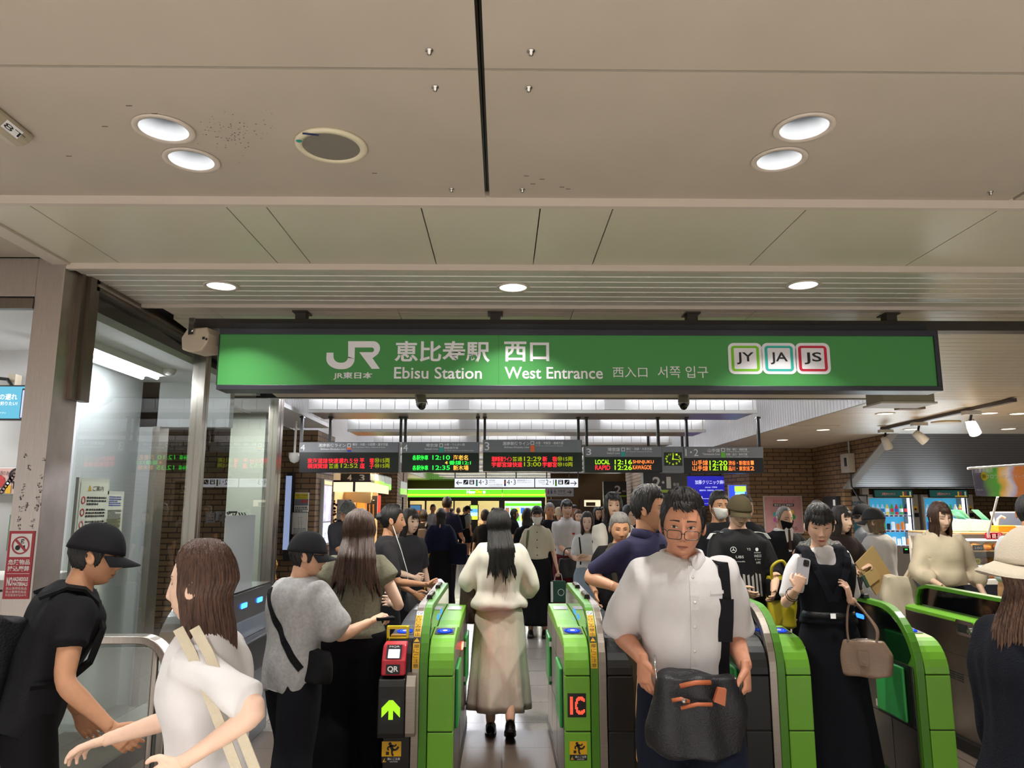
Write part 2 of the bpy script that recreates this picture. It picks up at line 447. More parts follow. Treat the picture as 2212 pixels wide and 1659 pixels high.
m.box((XL, YEND + bk, ZE + .04), (XR, YEND + .05, ZTOP), M_GAP); m.box((XL, YCO - .05, ZE), (XR, YCO - bk, ZTOP), M_GAP); struct(m, 'coffer_backing_wall')
m = MB(); m.box((XL - .05, YCO - .05, ZTOP), (XR + .05, YEND + .05, ZTOP + .05), M_COF); struct(m, 'coffer_ceiling')
BEAMS = [8.44 + 2.17 * i for i in range(10)]
M_TUBE = glow('tube_lamp', '#f4f6ff', 55.)
XB0, XB1 = -2.22, 2.93
segs = [(-2.19, -1.43), (-1.41, -.63), (-.36, .38), (.40, 1.16), (1.42, 2.16), (2.18, 2.90)]
for bi, yb in enumerate(BEAMS):
    m = MB(); m.prism([(yb + .03, ZE), (yb + .03, ZE + .012), (yb, ZE + .02), (yb, ZE + .025), (yb + .012, ZE + .025), (yb + .012, ZE + .235), (yb + .05, ZE + .235), (yb + .05, ZE + .3), (yb + .74, ZE + .3), (yb + .74, ZE)], 'x', XB0, XB1, M_BEAMU)
    o = struct(m, 'ceiling_beam')
    f = MB(); ribbed(f, (XB0, yb), (XB1, yb), ZE + .028, ZE + .235, .165, .012, M_BEAMW, (0, -1)); f.box((XB0, yb - .02, ZE - .012), (XB1, yb + .03, ZE + .022), M_BEAMW)
    if bi < 3:
        for xa, xb in ((-.62, -.38), (1.17, 1.41)): f.box((xa, yb - .012, ZE + .03), (xb, yb + .006, ZE + .245), M_COF)
    f.build('face_board', o)
    for k, (xa, xb) in enumerate(segs if bi < 3 else [(-2.19, -.5), (-.4, 1.2), (1.3, 2.9)]):
        t = empty('tube_light', ((xa + xb) / 2, yb, ZE + .25), 0, 'slim white tube lamp along the top of a white hall beam', 'light', 'tube lamps on the hall beams')
        h = (xb - xa) / 2
        q = MB(); q.tube([(-h + .02, -.015, 0), (h - .02, -.015, 0)], .017, M_TUBE, 10); q.build('tube', t, smooth=True)
        q = MB(); q.box((-h, -.01, .017), (h, .04, .03), M_BEAMW); q.box((-h, -.03, -.02), (-h + .02, .02, .017), M_BEAMW); q.box((h - .02, -.03, -.02), (h, .02, .017), M_BEAMW); q.build('holder', t)

# ---- brick walls
def brickwall(name, pts, z0, z1, m_, th=.15):
    for (x0, y0), (x1, y1) in zip(pts[:-1], pts[1:]):
        d = Vector((x1 - x0, y1 - y0)).normalized(); nx, ny = -d.y, d.x
        s = MB(); s.add([(x0, y0, z0), (x1, y1, z0), (x1, y1, z1), (x0, y0, z1), (x0 + nx * th, y0 + ny * th, z0), (x1 + nx * th, y1 + ny * th, z0), (x1 + nx * th, y1 + ny * th, z1), (x0 + nx * th, y0 + ny * th, z1)],
                        [(0, 1, 2, 3), (7, 6, 5, 4), (0, 4, 5, 1), (1, 5, 6, 2), (2, 6, 7, 3), (3, 7, 4, 0)], m_); struct(s, name)
PL = W(680, 1100, 10.5); PL2 = W(718, 1100, 11.6)
brickwall('wall_left', [(-6.5, 10.5), (PL.x, 10.5), (PL2.x, 11.6)], 0, ZE, M_BRICK)
P1 = W(1580, 1100, 14.2); P2 = W(1622, 1100, 13.7); P3 = W(1762, 1100, 13.7)
brickwall('wall_right', [(P1.x, 14.6), (P2.x, 13.7), (P3.x, 13.7)], 0, ZE, M_BRICK)
# side wall cut off by the stair, as a slab with a slanting edge
sx = P3.x
m = MB(); m.prism([(13.7, 0), (12.5, 0), (12.5, 1.95), (10.9, ZE), (13.7, ZE)], 'x', sx, sx + .12, M_BRICK); struct(m, 'wall_stair_side')
m = MB(); m.prism([(12.5, 1.95), (10.9, ZE), (10.86, ZE), (12.46, 1.92)], 'x', sx - .02, sx + .12, mat('stair_edge', '#8a8580', .5)); struct(m, 'trim_1')
so = MB(); k = 24
for i in range(k):
    a = i / k; b = (i + .92) / k
    so.prism([(10.9 + 1.6 * a, ZE - .75 * a), (10.9 + 1.6 * b, ZE - .75 * b), (10.9 + 1.6 * b + .03, ZE - .75 * b + .05), (10.9 + 1.6 * a + .03, ZE - .75 * a + .05)], 'x', sx + .12, 12.5, mat('soffit_slat', '#6d6a6b', .35, .3))
struct(so, 'ceiling_stair_soffit')
m = MB(); m.prism([(10.98, ZE + .02), (12.58, 1.97), (12.62, 2.03), (11.02, ZE + .06)], 'x', sx + .12, 12.5, M_GAP); m.box((sx + .12, 12.5, 1.94), (12.5, 12.56, 2.02), M_GAP); struct(m, 'ceiling_void')
brickwall('wall_back', [(sx + .1, 14.1), (12.5, 14.1)], 0, 2.3, M_BRICKD)
m = MB(); m.box((12.5, -3, 0), (12.6, 31, 3.2), M_BRICKD); struct(m, 'wall_right')
# hall end and the passages beyond the piers
m = MB(); m.box((-7, YEND + .3, 0), (13, YEND + .45, 3.2), mat('far_wall', '#4a3a28', .7)); struct(m, 'wall_back')
q = W(1200, 1060, 22.)
brickwall('wall_far_right', [(q.x, 24), (W(1352, 1060, 24).x, 24)], 0, ZE, mat('wood_brown', '#6e5230', .6, var=.1, vscale=4))
brickwall('wall_far_pier', [(W(1352, 1060, 18.6).x, 18.6), (W(1395, 1060, 15).x, 15.0), (P1.x, 14.75)], 0, ZE, M_BRICK)
brickwall('wall_shop_left', [(PL2.x - 4, 16.5), (W(858, 1060, 16.5).x, 16.5), (W(880, 1060, 24).x, 24), (W(880, 1060, 29).x, 29)], 0, ZE, M_BRICK)
m = MB(); m.box((-7, 3.9, 0), (-6.9, 31, 3.2), M_WHITEW); struct(m, 'wall_left')
# ================================================================ TICKET GATES
M_GREEN = mat('gate_green', '#6cab2c', .38, var=.03, vscale=3)
M_DGREEN = mat('gate_dark_green', '#47801c', .35)
M_GBLACK = mat('gate_black', '#0c0c0d', .42)
M_GSTEEL = brushed('gate_steel', '#a39a90', .35)
M_GSIDE = brushed('gate_side_steel', '#8d8782', .28, (1, 30, 1))
M_GGLASS = mat('gate_black_glass', '#050608', .06, coat=.5)
M_FLAP = mat('gate_flap_green', '#2f9a48', .35)
M_SEAM = mat('gate_seam', '#0d0f0b', .7)
M_BLUEL = glow('blue_lamp', '#1a4cff', 5.)
M_PADB = glow('pad_blue', '#2a55e8', .8)
M_YEL = mat('sticker_yellow', '#e0ac14', .45)
M_LEDR = glow('led_orange_red', '#ff5238', 1.5)
M_LEDG = glow('led_lime', '#a8ff28', 1.3)
M_LEDBG = mat('led_panel', '#160808', .3)
GY = 4.30; GL = 1.60

def rail_prof():
    P = [(0, 0), (0, .72)]
    for i in range(1, 11):
        a = R(90 * i / 10); P.append((.36 * (1 - math.cos(a)), .72 + .33 * math.sin(a)))
    P += [(.9, 1.052), (1.50, 1.055)]
    for i in range(1, 6):
        a = R(90 * i / 5); P.append((1.50 + .10 * math.sin(a), .955 + .10 * math.cos(a)))
    return P + [(1.6, 0)]
RAIL = rail_prof()
def rail_at(v):                     # point on the rail's front edge at arc length v above z=.72, with its outward normal
    pts = RAIL[1:14]; acc = 0
    for (y0, z0), (y1, z1) in zip(pts[:-1], pts[1:]):
        L = math.hypot(y1 - y0, z1 - z0)
        if acc + L >= v or (y1, z1) == pts[-1]:
            t = (v - acc) / L; d = ((y1 - y0) / L, (z1 - z0) / L)
            return y0 + (y1 - y0) * t, z0 + (z1 - z0) * t, (-d[1], d[0])
        acc += L
def wing_prof(z0, z1):
    P = [(0, .0), (0, .70)]
    for i in range(1, 8):
        a = R(90 * i / 7); P.append((.17 * (1 - math.cos(a)), .70 + .185 * math.sin(a)))
    P += [(.40, .905), (.46, .893), (.52, .882), (.62, .882), (.72, .895), (1.0, .905), (1.48, .905), (1.56, .88), (1.58, .80), (1.58, 0)]
    return P
WING = wing_prof(0, 1)
def wing_top(y):
    for (y0, z0), (y1, z1) in zip(WING[1:-1], WING[2:]):
        if y0 <= y <= y1 and y1 > y0: return z0 + (z1 - z0) * (y - y0) / (y1 - y0)
    return .9
def clip_prof(P, z0, z1):           # part of the outline between two heights
    ys = sorted({p[0] for p in P})
    front = [p for p in P if p[0] < .8]; back = [p for p in P if p[0] >= .8]
    out = []
    if z1 > .71:
        out = [(0, z0)] + [p for p in P[1:-1] if p[1] > z0] + [(1.58, z0)]
    else: out = [(0, z0), (0, z1), (1.58, z1), (1.58, z0)]
    return out
def caution_sticker(mb, x0, z1, w, T):
    h = w * 1.04; y = 0
    rect(mb, x0, z1 - h * .70, x0 + w, z1, M_YEL, y, T); rect(mb, x0, z1 - h, x0 + w, z1 - h * .70, INK, y, T)
    c = x0 + w / 2; zz = z1 - h * .36; k = w / .1
    yy = -.0006
    disc(mb, c - .008 * k, zz + .026 * k, .0085 * k, INK, yy, 12, T=T)                          # running figure
    def limb(pts, r_):
        for (ax, az), (bx, bz) in zip(pts[:-1], pts[1:]):
            L = math.hypot(bx - ax, bz - az); nx, nz = -(bz - az) / L * r_, (bx - ax) / L * r_
            P = [(c + (ax + nx) * k, yy, zz + (az + nz) * k), (c + (ax - nx) * k, yy, zz + (az - nz) * k), (c + (bx - nx) * k, yy, zz + (bz - nz) * k), (c + (bx + nx) * k, yy, zz + (bz + nz) * k)]
            mb.poly([T @ Vector(p) for p in P], INK)
    limb([(-.004, .020), (.006, -.004)], .008); limb([(.0, .018), (.018, .014), (.024, .024)], .004); limb([(-.002, .016), (-.02, .008), (-.016, -.006)], .004)
    limb([(.006, -.004), (.026, -.002), (.036, .012)], .005); limb([(.004, -.004), (.002, -.02), (.010, -.032)], .005)
    rect(mb, c - .028 * k, zz - .028 * k, c - .012 * k, zz - .012 * k, INK, yy, T)
    tz = z1 - h * .72; t = w * .17
    P = [(x0 + w * .05, yy, tz - h * .24), (x0 + w * .05 + t * 1.2, yy, tz - h * .24), (x0 + w * .05 + t * .6, yy, tz - h * .06)]
    mb.poly([T @ Vector(p) for p in P], M_YEL)
    text(mb, '!', x0 + w * .05 + t * .52, tz - h * .22, .1, INK, -.001, h=h * .10, T=T)
    text(mb, '扉にご注意', x0 + w * .30, tz - h * .15, .1, WINK, yy, h=h * .12, w=w * .65, T=T)
    text(mb, 'CAUTION', x0 + w * .42, tz - h * .25, .1, WINK, yy, h=h * .06, w=w * .4, T=T)
def curved_label(mb, x0, w, v0, v1, items):
    # yellow strip wrapped over the rail's nose; items: (kind, body, va, vb) measured up the arc
    def at(u, v, lift=.0012):
        y, z, nn = rail_at(v); return (x0 + u, y + nn[0] * lift, z + nn[1] * lift)
    for kind, body, va, vb in items:
        n = 8; c = INK if kind == 'tri' else (WINK if kind == 'ban' else M_YEL)
        for i in range(n):
            a = va + (vb - va) * i / n; b = va + (vb - va) * (i + 1) / n
            mb.poly([at(0, a), at(w, a), at(w, b), at(0, b)], c)
        if kind == 'txt':
            k = len(body); hh = (vb - va - .006) / k
            for i, ch in enumerate(body):
                V, Fc = text_geo(ch, 1.)
                if len(V) == 0: continue
                V[:, 1] -= V[:, 1].min(); mh = max(V[:, 1].max(), .3); mw = max(V[:, 0].max(), .3)
                P = [at(w * .1 + p[0] / mw * w * .8, vb - .003 - (i + 1) * hh + hh * .1 + p[1] / mh * hh * .8, .002) for p in V]
                mb.add(P, Fc, INK)
        elif kind == 'tri':
            mb.poly([at(w * .08, va + .005, .002), at(w * .92, va + .005, .002), at(w * .5, vb - .004, .002)], M_YEL)
            mb.poly([at(w * .46, va + .014, .0026), at(w * .54, va + .014, .0026), at(w * .54, vb - .012, .0026), at(w * .46, vb - .012, .0026)], INK)
        elif kind == 'ban':
            m_ = (va + vb) / 2; r1 = w * .40; r0 = w * .30; nn = 16; V = []
            for i in range(nn):
                a = 2 * PI * i / nn; V += [at(w / 2 + r0 * math.cos(a), m_ + r0 * math.sin(a), .002), at(w / 2 + r1 * math.cos(a), m_ + r1 * math.sin(a), .002)]
            mb.add(V, [(2 * i, 2 * i + 1, (2 * i + 3) % (2 * nn), (2 * i + 2) % (2 * nn)) for i in range(nn)], INK)
            mb.poly([at(w * .25, m_ + w * .2, .0022), at(w * .32, m_ + w * .26, .0022), at(w * .75, m_ - w * .2, .0022), at(w * .68, m_ - w * .26, .0022)], INK)
def ic_pad(root, xc, y0, wx, name='card_pad', black=True):
    # blue contactless disc lying on the wing just behind its nose
    z0, z1 = wing_top(y0), wing_top(y0 + .14)
    tilt = math.atan2(z1 - z0, .14)
    T = Matrix.Translation((xc, y0 + .07, (z0 + z1) / 2 + .003)) @ Matrix.Rotation(tilt, 4, 'X') @ Matrix.Rotation(-PI / 2, 4, 'X')
    b = MB()
    rrect(b, -wx * .44, -.075, wx * .44, .075, .006, M_GBLACK, 0, T); o = b.build(name, root)
    d = MB(); disc(d, 0, -.008, wx * .36, M_PADB, -.003, 28, rz=.052, T=T); disc(d, 0, -.008, wx * .12, WINK, -.005, 20, rz=.016, T=T)
    ring(d, 0, -.008, wx * .20, wx * .215, mat('pad_line', '#8fb0ff', .5), -.004, 24, T=T)
    text(d, 'IC', -.012, -.016, .1, mat('ink_blue', '#1c3fae', .5), -.006, h=.014, w=.022, T=T); text(d, 'タッチしてください', -wx * .3, .052, .1, WINK, -.004, h=.010, w=wx * .6, T=T)
    d.build('disc', o)
def gate(X, s, label, left=True, right=True, panel='green', black=True, group='ticket gates', extra=None):
    """s=+1: green wing on the right of the rail; the other wing black."""
    g = empty('ticket_gate', (X, GY, 0), 0, label, 'ticket gate', group)
    gx = lambda a: s * a
    # spine: steel half and green half
    for nm, a, b, mm in (('rail_green', .0, .045, M_DGREEN), ('rail_steel', -.043, .0, M_GSTEEL)):
        if nm == 'rail_steel' and not black: continue
        q = MB(); q.prism(RAIL, 'x', gx(a), gx(b), mm); q.build(nm, g, bevel=.004)
    # dark glass panels on both faces of the spine above the wings
    GP = [(.09, .74)] + [(p[0] + .028, p[1] - .03) for p in RAIL[3:13]] + [(1.47, 1.02), (1.53, 1.0), (1.55, .93), (1.55, .74)]
    for xx in ((gx(.045), gx(.048)), (gx(-.043 if black else 0), gx(-.046 if black else -.003))):
        q = MB(); q.prism(GP, 'x', xx[0], xx[1], M_GGLASS); o = q.build('glass_panel', g)
        x2 = xx[1] + (.001 if xx[1] > xx[0] else -.001)
        for yy in (.62, .86):
            q = MB(); q.add([(x2, yy + p[0], .93 + p[1]) for p in rrect_pts(-.055, -.014, .055, .014, .012)], [tuple(range(24))], M_BLUEL)
            q.build('blue_lamp', o)
    # sensor bars on top of the rail
    for yy in (.52, 1.12):
        q = MB(); q.prism([(-.02, 1.05), (-.014, 1.075), (.014, 1.075), (.02, 1.05)], 'y', yy, yy + .22, M_GGLASS); q.prism([(-.012, 1.075), (.012, 1.075), (.010, 1.079), (-.010, 1.079)], 'y', yy + .005, yy + .215, CHROME); q.build('sensor', g)
    # wings
    for side in ('green', 'black'):
        if side == 'black' and not black: continue
        a, b = (.049, .188) if side == 'green' else (-.188, -.047)
        mm = M_GREEN if side == 'green' else M_GBLACK
        q = MB()
        for z0, z1 in ((.085, .408), (.412, .698), (.702, 1.)):
            q.prism(clip_prof(WING, z0, z1), 'x', gx(a), gx(b), mm)
        q.prism([(.004, .08), (.004, .70), (1.57, .70), (1.57, .08)], 'x', gx(a + .003), gx(b - .003), M_SEAM)
        w = q.build('wing_' + side, g, bevel=.006)
        # lane-side steel cladding with panel joints and the folded flaps
        xo = b if side == 'green' else a
        sg = 1 if side == 'green' else -1
        q = MB(); q.box((gx(xo), .07, .10), (gx(xo + sg * .004), 1.53, .84), M_GSIDE)
        for y0, z0, y1, z1 in ((.07, .40, 1.53, .404), (.60, .10, .604, .84), (1.06, .10, 1.064, .84), (.07, .70, 1.53, .703)):
            q.box((gx(xo + sg * .003), y0, z0), (gx(xo + sg * .0048), y1, z1), M_SEAM)
        q.build('side_cladding', g)
        for y0, z0, z1 in ((.10, .40, .72), (1.12, .40, .72)):
            q = MB(); q.box((gx(xo + sg * .004), y0, z0), (gx(xo + sg * .022), y0 + .34, z1), M_FLAP); f = q.build('flap', g, bevel=.008)
            for zz in (z0 + .03, z1 - .06):
                q = MB(); q.box((gx(xo + sg * .004), y0 - .022 if y0 > .5 else y0 + .345, zz), (gx(xo + sg * .018), y0 - .004 if y0 > .5 else y0 + .363, zz + .035), CHROME)
                q.build('hinge', f)
        ic_pad(g, gx((a + b) / 2), .21, .13)
        # display window on the wing's back slope
        q = MB(); T = Matrix.Translation((gx((a + b) / 2), 1.22, .908)) @ Matrix.Rotation(-PI / 2, 4, 'X'); rrect(q, -.05, -.09, .05, .09, .004, mat('pad_grey', '#c5ccd0', .15), 0, T); q.build('display', g)
    if not black:       # the bare side of a one-sided gate: steel below the glass and a padded green flap
        q = MB(); q.box((-.003, .03, .10), (-.008, 1.56, .735), M_GSIDE)
        for y0, z0, y1, z1 in ((.03, .40, 1.56, .404), (.62, .404, .624, .73), (1.08, .1, 1.084, .73), (.30, .1, .304, .40)): q.box((-.007, y0, z0), (-.0092, y1, z1), M_SEAM)
        q.build('side_cladding', g)
        q = MB(); q.box((-.009, .06, .40), (-.012, .45, .735), M_GBLACK); q.build('flap_recess', g)
        q = MB(); q.box((-.012, .10, .42), (-.032, .42, .72), M_FLAP); f = q.build('flap', g, bevel=.012, seg=3)
        for zz in (.43, .69):
            q = MB(); q.box((-.012, .43, zz), (-.024, .45, zz + .04), CHROME); q.build('hinge', f)
    q = MB(); q.box((gx(-.195 if black else -.005), -.008, 0), (gx(.195), 1.6, .08), mat('gate_base', '#2c2a28', .4)); q.build('base', g, bevel=.004)
    q = MB(); q.box((gx(.055), -.003, .02), (gx(.115), -.012, .055), CHROME) if black else None
    if q.n: q.build('foot_plate', g)
    return g

T0 = lambda x, z, y=-.0012: Matrix.Translation((x, y, z))
LBL = [('txt', '扉にご注意', .02, .155), ('tri', '', .158, .19), ('txt', 'かけこみ禁止', .193, .345), ('ban', '', .347, .385)]
# left gate: black console with arrow display and red code reader
g1 = gate(-.456, 1, 'ticket gate with a red QR reader and a green arrow display')
q = MB(); curved_label(q, -.041, .038, 0, .4, LBL); q.build('warning_label', g1)
c = MB(); c.prism([(-.055, .395), (-.06, .42), (-.06, .66), (-.045, .695), (.0, .705), (.05, .705), (.05, .395)], 'x', -.216, -.070, M_GBLACK)
co = c.build('console', g1, bevel=.006)
c = MB(); c.prism([(-.05, .40), (-.055, .42), (-.055, .66), (-.03, .71), (.05, .74), (.05, .40)], 'x', -.068, -.012, M_GSTEEL); c.build('console_trim', g1, bevel=.004)
def led_dots(mb, rows, x0, z1, pitch, m_, y, T=None):
    for j, r_ in enumerate(rows):
        for i, ch in enumerate(r_):
            if ch != ' ':
                rect(mb, x0 + i * pitch + pitch * .1, z1 - (j + 1) * pitch + pitch * .1, x0 + (i + 1) * pitch - pitch * .1, z1 - j * pitch - pitch * .1, m_, y, T)
ARROW = []
for j in range(24):
    r_ = ''
    for i in range(24):
        d = abs(i - 11.5)
        r_ += '#' if (d <= 3.2 and j >= 4) or (d - 3.0 <= j <= d + 8.5 and j < 21) else ' '
    ARROW.append(r_)
c = MB(); rect(c, -.195, .47, -.091, .60, mat('led_panel_dark', '#1c1c1c', .3), -.0612); led_dots(c, ARROW, -.193, .592, .1 / 24, M_LEDG, -.0622); c.build('arrow_display', co)
qr = MB(); M_RED = mat('reader_red', '#c32a3a', .35)
qr.prism([(-.045, .712), (-.035, .79), (.02, .865), (.11, .872), (.11, .712)], 'x', -.205, -.075, M_RED)
qo = qr.build('code_reader', g1, bevel=.010, seg=3)
def on_slope(y0, z0, y1, z1, xc, lift=.003):     # frame on a console slope: x along the gate's width, z up the slope
    d = Vector((0, y1 - y0, z1 - z0)).normalized(); X_ = Vector((1, 0, 0)); n_ = X_.cross(d)
    M_ = Matrix(((1, 0, 0, xc), (0, d.z, d.y, (y0 + y1) / 2), (0, -d.y, d.z, (z0 + z1) / 2), (0, 0, 0, 1))) @ Matrix.Translation((0, -lift, 0))
    return M_
Ta = on_slope(-.045, .712, -.035, .79, -.140); Tb = on_slope(-.035, .79, .02, .865, -.140)
q = MB(); rect(q, -.038, -.03, .038, .02, INK, -.001, Ta); text(q, 'QR', -.03, -.022, .1, WINK, -.002, h=.034, w=.06, T=Ta, bold=.03)
rect(q, -.042, -.038, .042, .044, INK, -.001, Tb); text(q, 'MQR', -.028, .026, .1, WINK, -.002, h=.012, w=.056, T=Tb); rrect(q, -.032, -.034, .032, .018, .003, glow('reader_screen', '#dcd8ff', 1.1), -.002, Tb)
q.build('reader_face', qo)
q = MB()
for a, b in (((-.205, .13, .865), (-.078, .155, .885)), ((-.205, .13, .865), (-.190, .155, .945)), ((-.093, .13, .865), (-.078, .155, .945)), ((-.205, .135, .93), (-.078, .16, .948))): q.box(a, b, mat('slot_yellow', '#e8d31c', .4))
q.box((-.185, .15, .86), (-.098, .20, .895), mat('slot_ochre', '#b38a10', .4)); q.build('ticket_slot', g1, bevel=.003)
q = MB(); caution_sticker(q, -.195, .365, .105, T0(0, 0, -.0015)); rect(q, -.188, .085, -.047, .40, M_GBLACK, -.0008); q.build('caution_sticker', g1)
q = MB(); q.box((.192, .78, .70), (.198, .90, .73), glow('red_lamp', '#ff2418', 50.)); q.build('red_lamp', g1)
# middle gate
g2 = gate(.536, -1, 'ticket gate whose orange display reads IC')
q = MB(); curved_label(q, -.042, .036, 0, .4, LBL); q.build('warning_label', g2)
IC = ['## #####', '## ######', '##  ##   #'] 
q = MB(); rect(q, -.175, .485, -.073, .61, M_LEDBG, -.0012)
ICR = []
for j in range(20):
    r_ = ''
    for i in range(18):
        a = 1.5 <= i <= 4.5
        dx, dz = (i - 12.0) / 5.2, (j - 10.0) / 8.4; rr = math.hypot(dx, dz)
        cc = .62 <= rr <= 1.06 and not (i > 13.5 and abs(j - 10.) < 3.6) and i < 17.5
        r_ += '#' if (a and 1.5 < j < 18.5) or cc else ' '
    ICR.append(r_)
led_dots(q, ICR, -.173, .604, .0055, M_LEDR, -.0022); q.build('led_display', g2)
q = MB(); caution_sticker(q, -.166, .362, .094, T0(0, 0, -.0015)); q.build('caution_sticker', g2)
# right gate and the two one-sided ones beyond
g3 = gate(1.529, 1, 'ticket gate partly hidden by the man in the white shirt')
g4 = gate(2.308, 1, 'slim green ticket gate with blue lamps beside the woman with a handbag', black=False)
# wide gate at the right end: steel side, green sill, black glass screen
g5 = empty('wide_gate', (3.13, GY, 0), 0, 'wide steel ticket gate with a lock plate at the far right', 'ticket gate')
q = MB(); q.box((0, -.25, .08), (.42, 1.62, .84), M_GSIDE)
for y0, z0, y1, z1 in ((-.25, .62, 1.62, .624), (-.25, .50, 1.62, .503), (.35, .08, 1.1, .42)):
    if z1 - z0 < .01: q.box((-.0012, y0, z0), (.01, y1, z1), M_SEAM)
q.build('body', g5, bevel=.004)
q = MB(); q.prism([(0.0, .84), (.0, .865), (.03, .88), (.42, .88), (.42, .84)], 'y', -.25, 1.62, M_GREEN); q.build('sill', g5, bevel=.003)
SP = [(-.2, .88), (-.2, 1.02), (1.42, 1.02), (1.50, 1.0), (1.54, .95), (1.55, .88)]
q = MB(); q.prism(SP, 'x', .08, .10, M_GGLASS); q.build('screen', g5)
q = MB(); q.prism([(-.22, 1.02), (-.22, 1.045), (1.43, 1.045), (1.53, 1.015), (1.57, .95), (1.575, .88), (1.555, .88), (1.545, .95), (1.51, 1.0), (1.42, 1.022)], 'x', .06, .13, M_DGREEN); q.build('top_rail', g5)
c5 = WX(2085, 1358, 3.13)
q = MB(); q.add([(-.004, c5.y - GY + p[0], c5.z + p[1]) for p in rrect_pts(-.10, -.05, .10, .05, .02)], [tuple(range(24))], CHROME); lk = q.build('lock_plate', g5)
q = MB(); q.add([(-.006, c5.y - GY + p[0], c5.z + p[1]) for p in rrect_pts(-.03, -.03, .08, .025, .006)], [tuple(range(24))], M_SEAM); q.lathe([(.022, 0), (.022, .012), (.012, .014), (.0, .014)], CHROME, 16, Matrix.Translation((-.004, c5.y - GY - .06, c5.z - .01)) @ Matrix.Rotation(-PI / 2, 4, 'Y')); q.build('lock', lk)
q = MB(); c6 = WX(2078, 1468, 3.13)
for i in range(4):
    for k in range(2): q.box((-.003, c6.y - GY + k * .09 - .02, c6.z + .03 - i * .015), (.005, c6.y - GY + k * .09 + .055, c6.z + .037 - i * .015), M_SEAM)
q.build('vent', g5)
q = MB(); q.box((-.03, -.25, 0), (.42, 1.63, .08), M_GBLACK); q.build('base', g5)
# gate on the far side of the wide lane at the left
g0 = empty('wide_gate', (-1.76, GY, 0), 0, 'grey ticket gate with blue lamps behind the boy in the grey shirt', 'ticket gate')
GP0 = [(0, 0), (0, .72)] + RAIL[2:-1] + [(1.6, 0)]
q = MB(); q.prism(GP0, 'x', -.16, 0, mat('gate_grey', '#5b5c60', .3, .4)); q.build('body', g0, bevel=.005)
q = MB(); q.prism([(.25, .74), (.25, .86), (1.50, .86), (1.56, .74)], 'x', 0, .003, mat('gate_slate', '#77808f', .12)); q.build('side_panel', g0)
for yy in (.95, 1.28):
    q = MB(); q.add([(.0042, yy + p[0], .96 + p[1]) for p in rrect_pts(-.06, -.017, .06, .017, .012)], [tuple(range(24))], glow('blue_lamp_bright', '#2a78ff', 6.)); q.build('blue_lamp', g0)
q = MB(); q.prism([(p[0] * 1.0 - .004 if i < 2 else p[0], p[1] + .012) for i, p in enumerate(RAIL[1:-1])] + [(p[0], p[1]) for p in RAIL[1:-1]][::-1], 'x', -.165, .004, CHROME); q.build('top_trim', g0)
q = MB(); q.box((0, .3, .52), (.09, 1.5, .74), M_GBLACK); q.build('shelf', g0, bevel=.01)
# ================================================================ MAIN SIGN
def pt(mb, body, x0, y0, x1, y1, m_, Y, dy=.002, fitw=True, **k):
    a = W(x0, y1, Y - dy); b = W(x1, y0, Y - dy)
    text(mb, body, a.x, a.z, 1., m_, Y - dy, h=b.z - a.z, w=(b.x - a.x) if fitw else None, **k)
def pr(mb, x0, y0, x1, y1, m_, Y, dy=.001):
    a = W(x0, y1, Y - dy); b = W(x1, y0, Y - dy); rect(mb, a.x, a.z, b.x, b.z, m_, Y - dy)
def prr(mb, x0, y0, x1, y1, rpx, m_, Y, dy=.001):
    a = W(x0, y1, Y - dy); b = W(x1, y0, Y - dy); k = (b.x - a.x) / (x1 - x0); rrect(mb, a.x, a.z, b.x, b.z, rpx * k, m_, Y - dy)
def pbox(mb, x0, y0, x1, y1, Y, th, m_):
    a = W(x0, y1, Y); b = W(x1, y0, Y); mb.box((a.x, Y, a.z), (b.x, Y + th, b.z), m_)
YS = 4.60
M_SIGNG = mat('sign_green', '#46924c', .35)
M_FRAME = mat('sign_frame', '#3a3a42', .4, .4)
M_BROWNF = mat('sign_bracket_brown', '#3b332d', .5, .3)
sg = empty('station_sign', (0, 0, 0), 0, 'long green hanging station sign with white lettering and three line badges', 'sign')
a = W(468, 843, YS); b = W(2032, 712, YS); zt = W(1106, 712, YS).z; z1 = W(1106, 724, YS).z; zb = W(1106, 843, YS).z; z0 = W(1106, 833, YS).z
xl, xr = a.x, W(2029, 775, YS).x; xl2, xr2 = W(471, 780, YS).x, W(2020, 780, YS).x
m = MB(); m.box((xl, YS - .012, zb), (xr, YS + .16, z0), M_FRAME); m.box((xl, YS - .012, z1), (xr, YS + .16, zt), M_FRAME); m.box((xl, YS - .012, z0), (xl2, YS + .16, z1), M_FRAME); m.box((xr2, YS - .012, z0), (xr, YS + .16, z1), M_FRAME); m.build('frame', sg, bevel=.003)
m = MB(); m.box((xl2, YS, z0), (xr2, YS + .15, z1), M_SIGNG); xj = W(1077, 800, YS).x
m.box((xj - .0012, YS - .0006, z0), (xj + .0012, YS, z1), mat('sign_joint', '#2f7030', .5)); m.build('panel', sg)
m = MB(); m.box((xl + .05, YS + .03, zt), (W(2008, 705, YS).x, YS + .14, zt + .045), mat('sign_cap', '#26282c', .4, .3)); m.build('cap', sg)
L = MB(); M_LET = mat('sign_white', '#efecf0', .4)
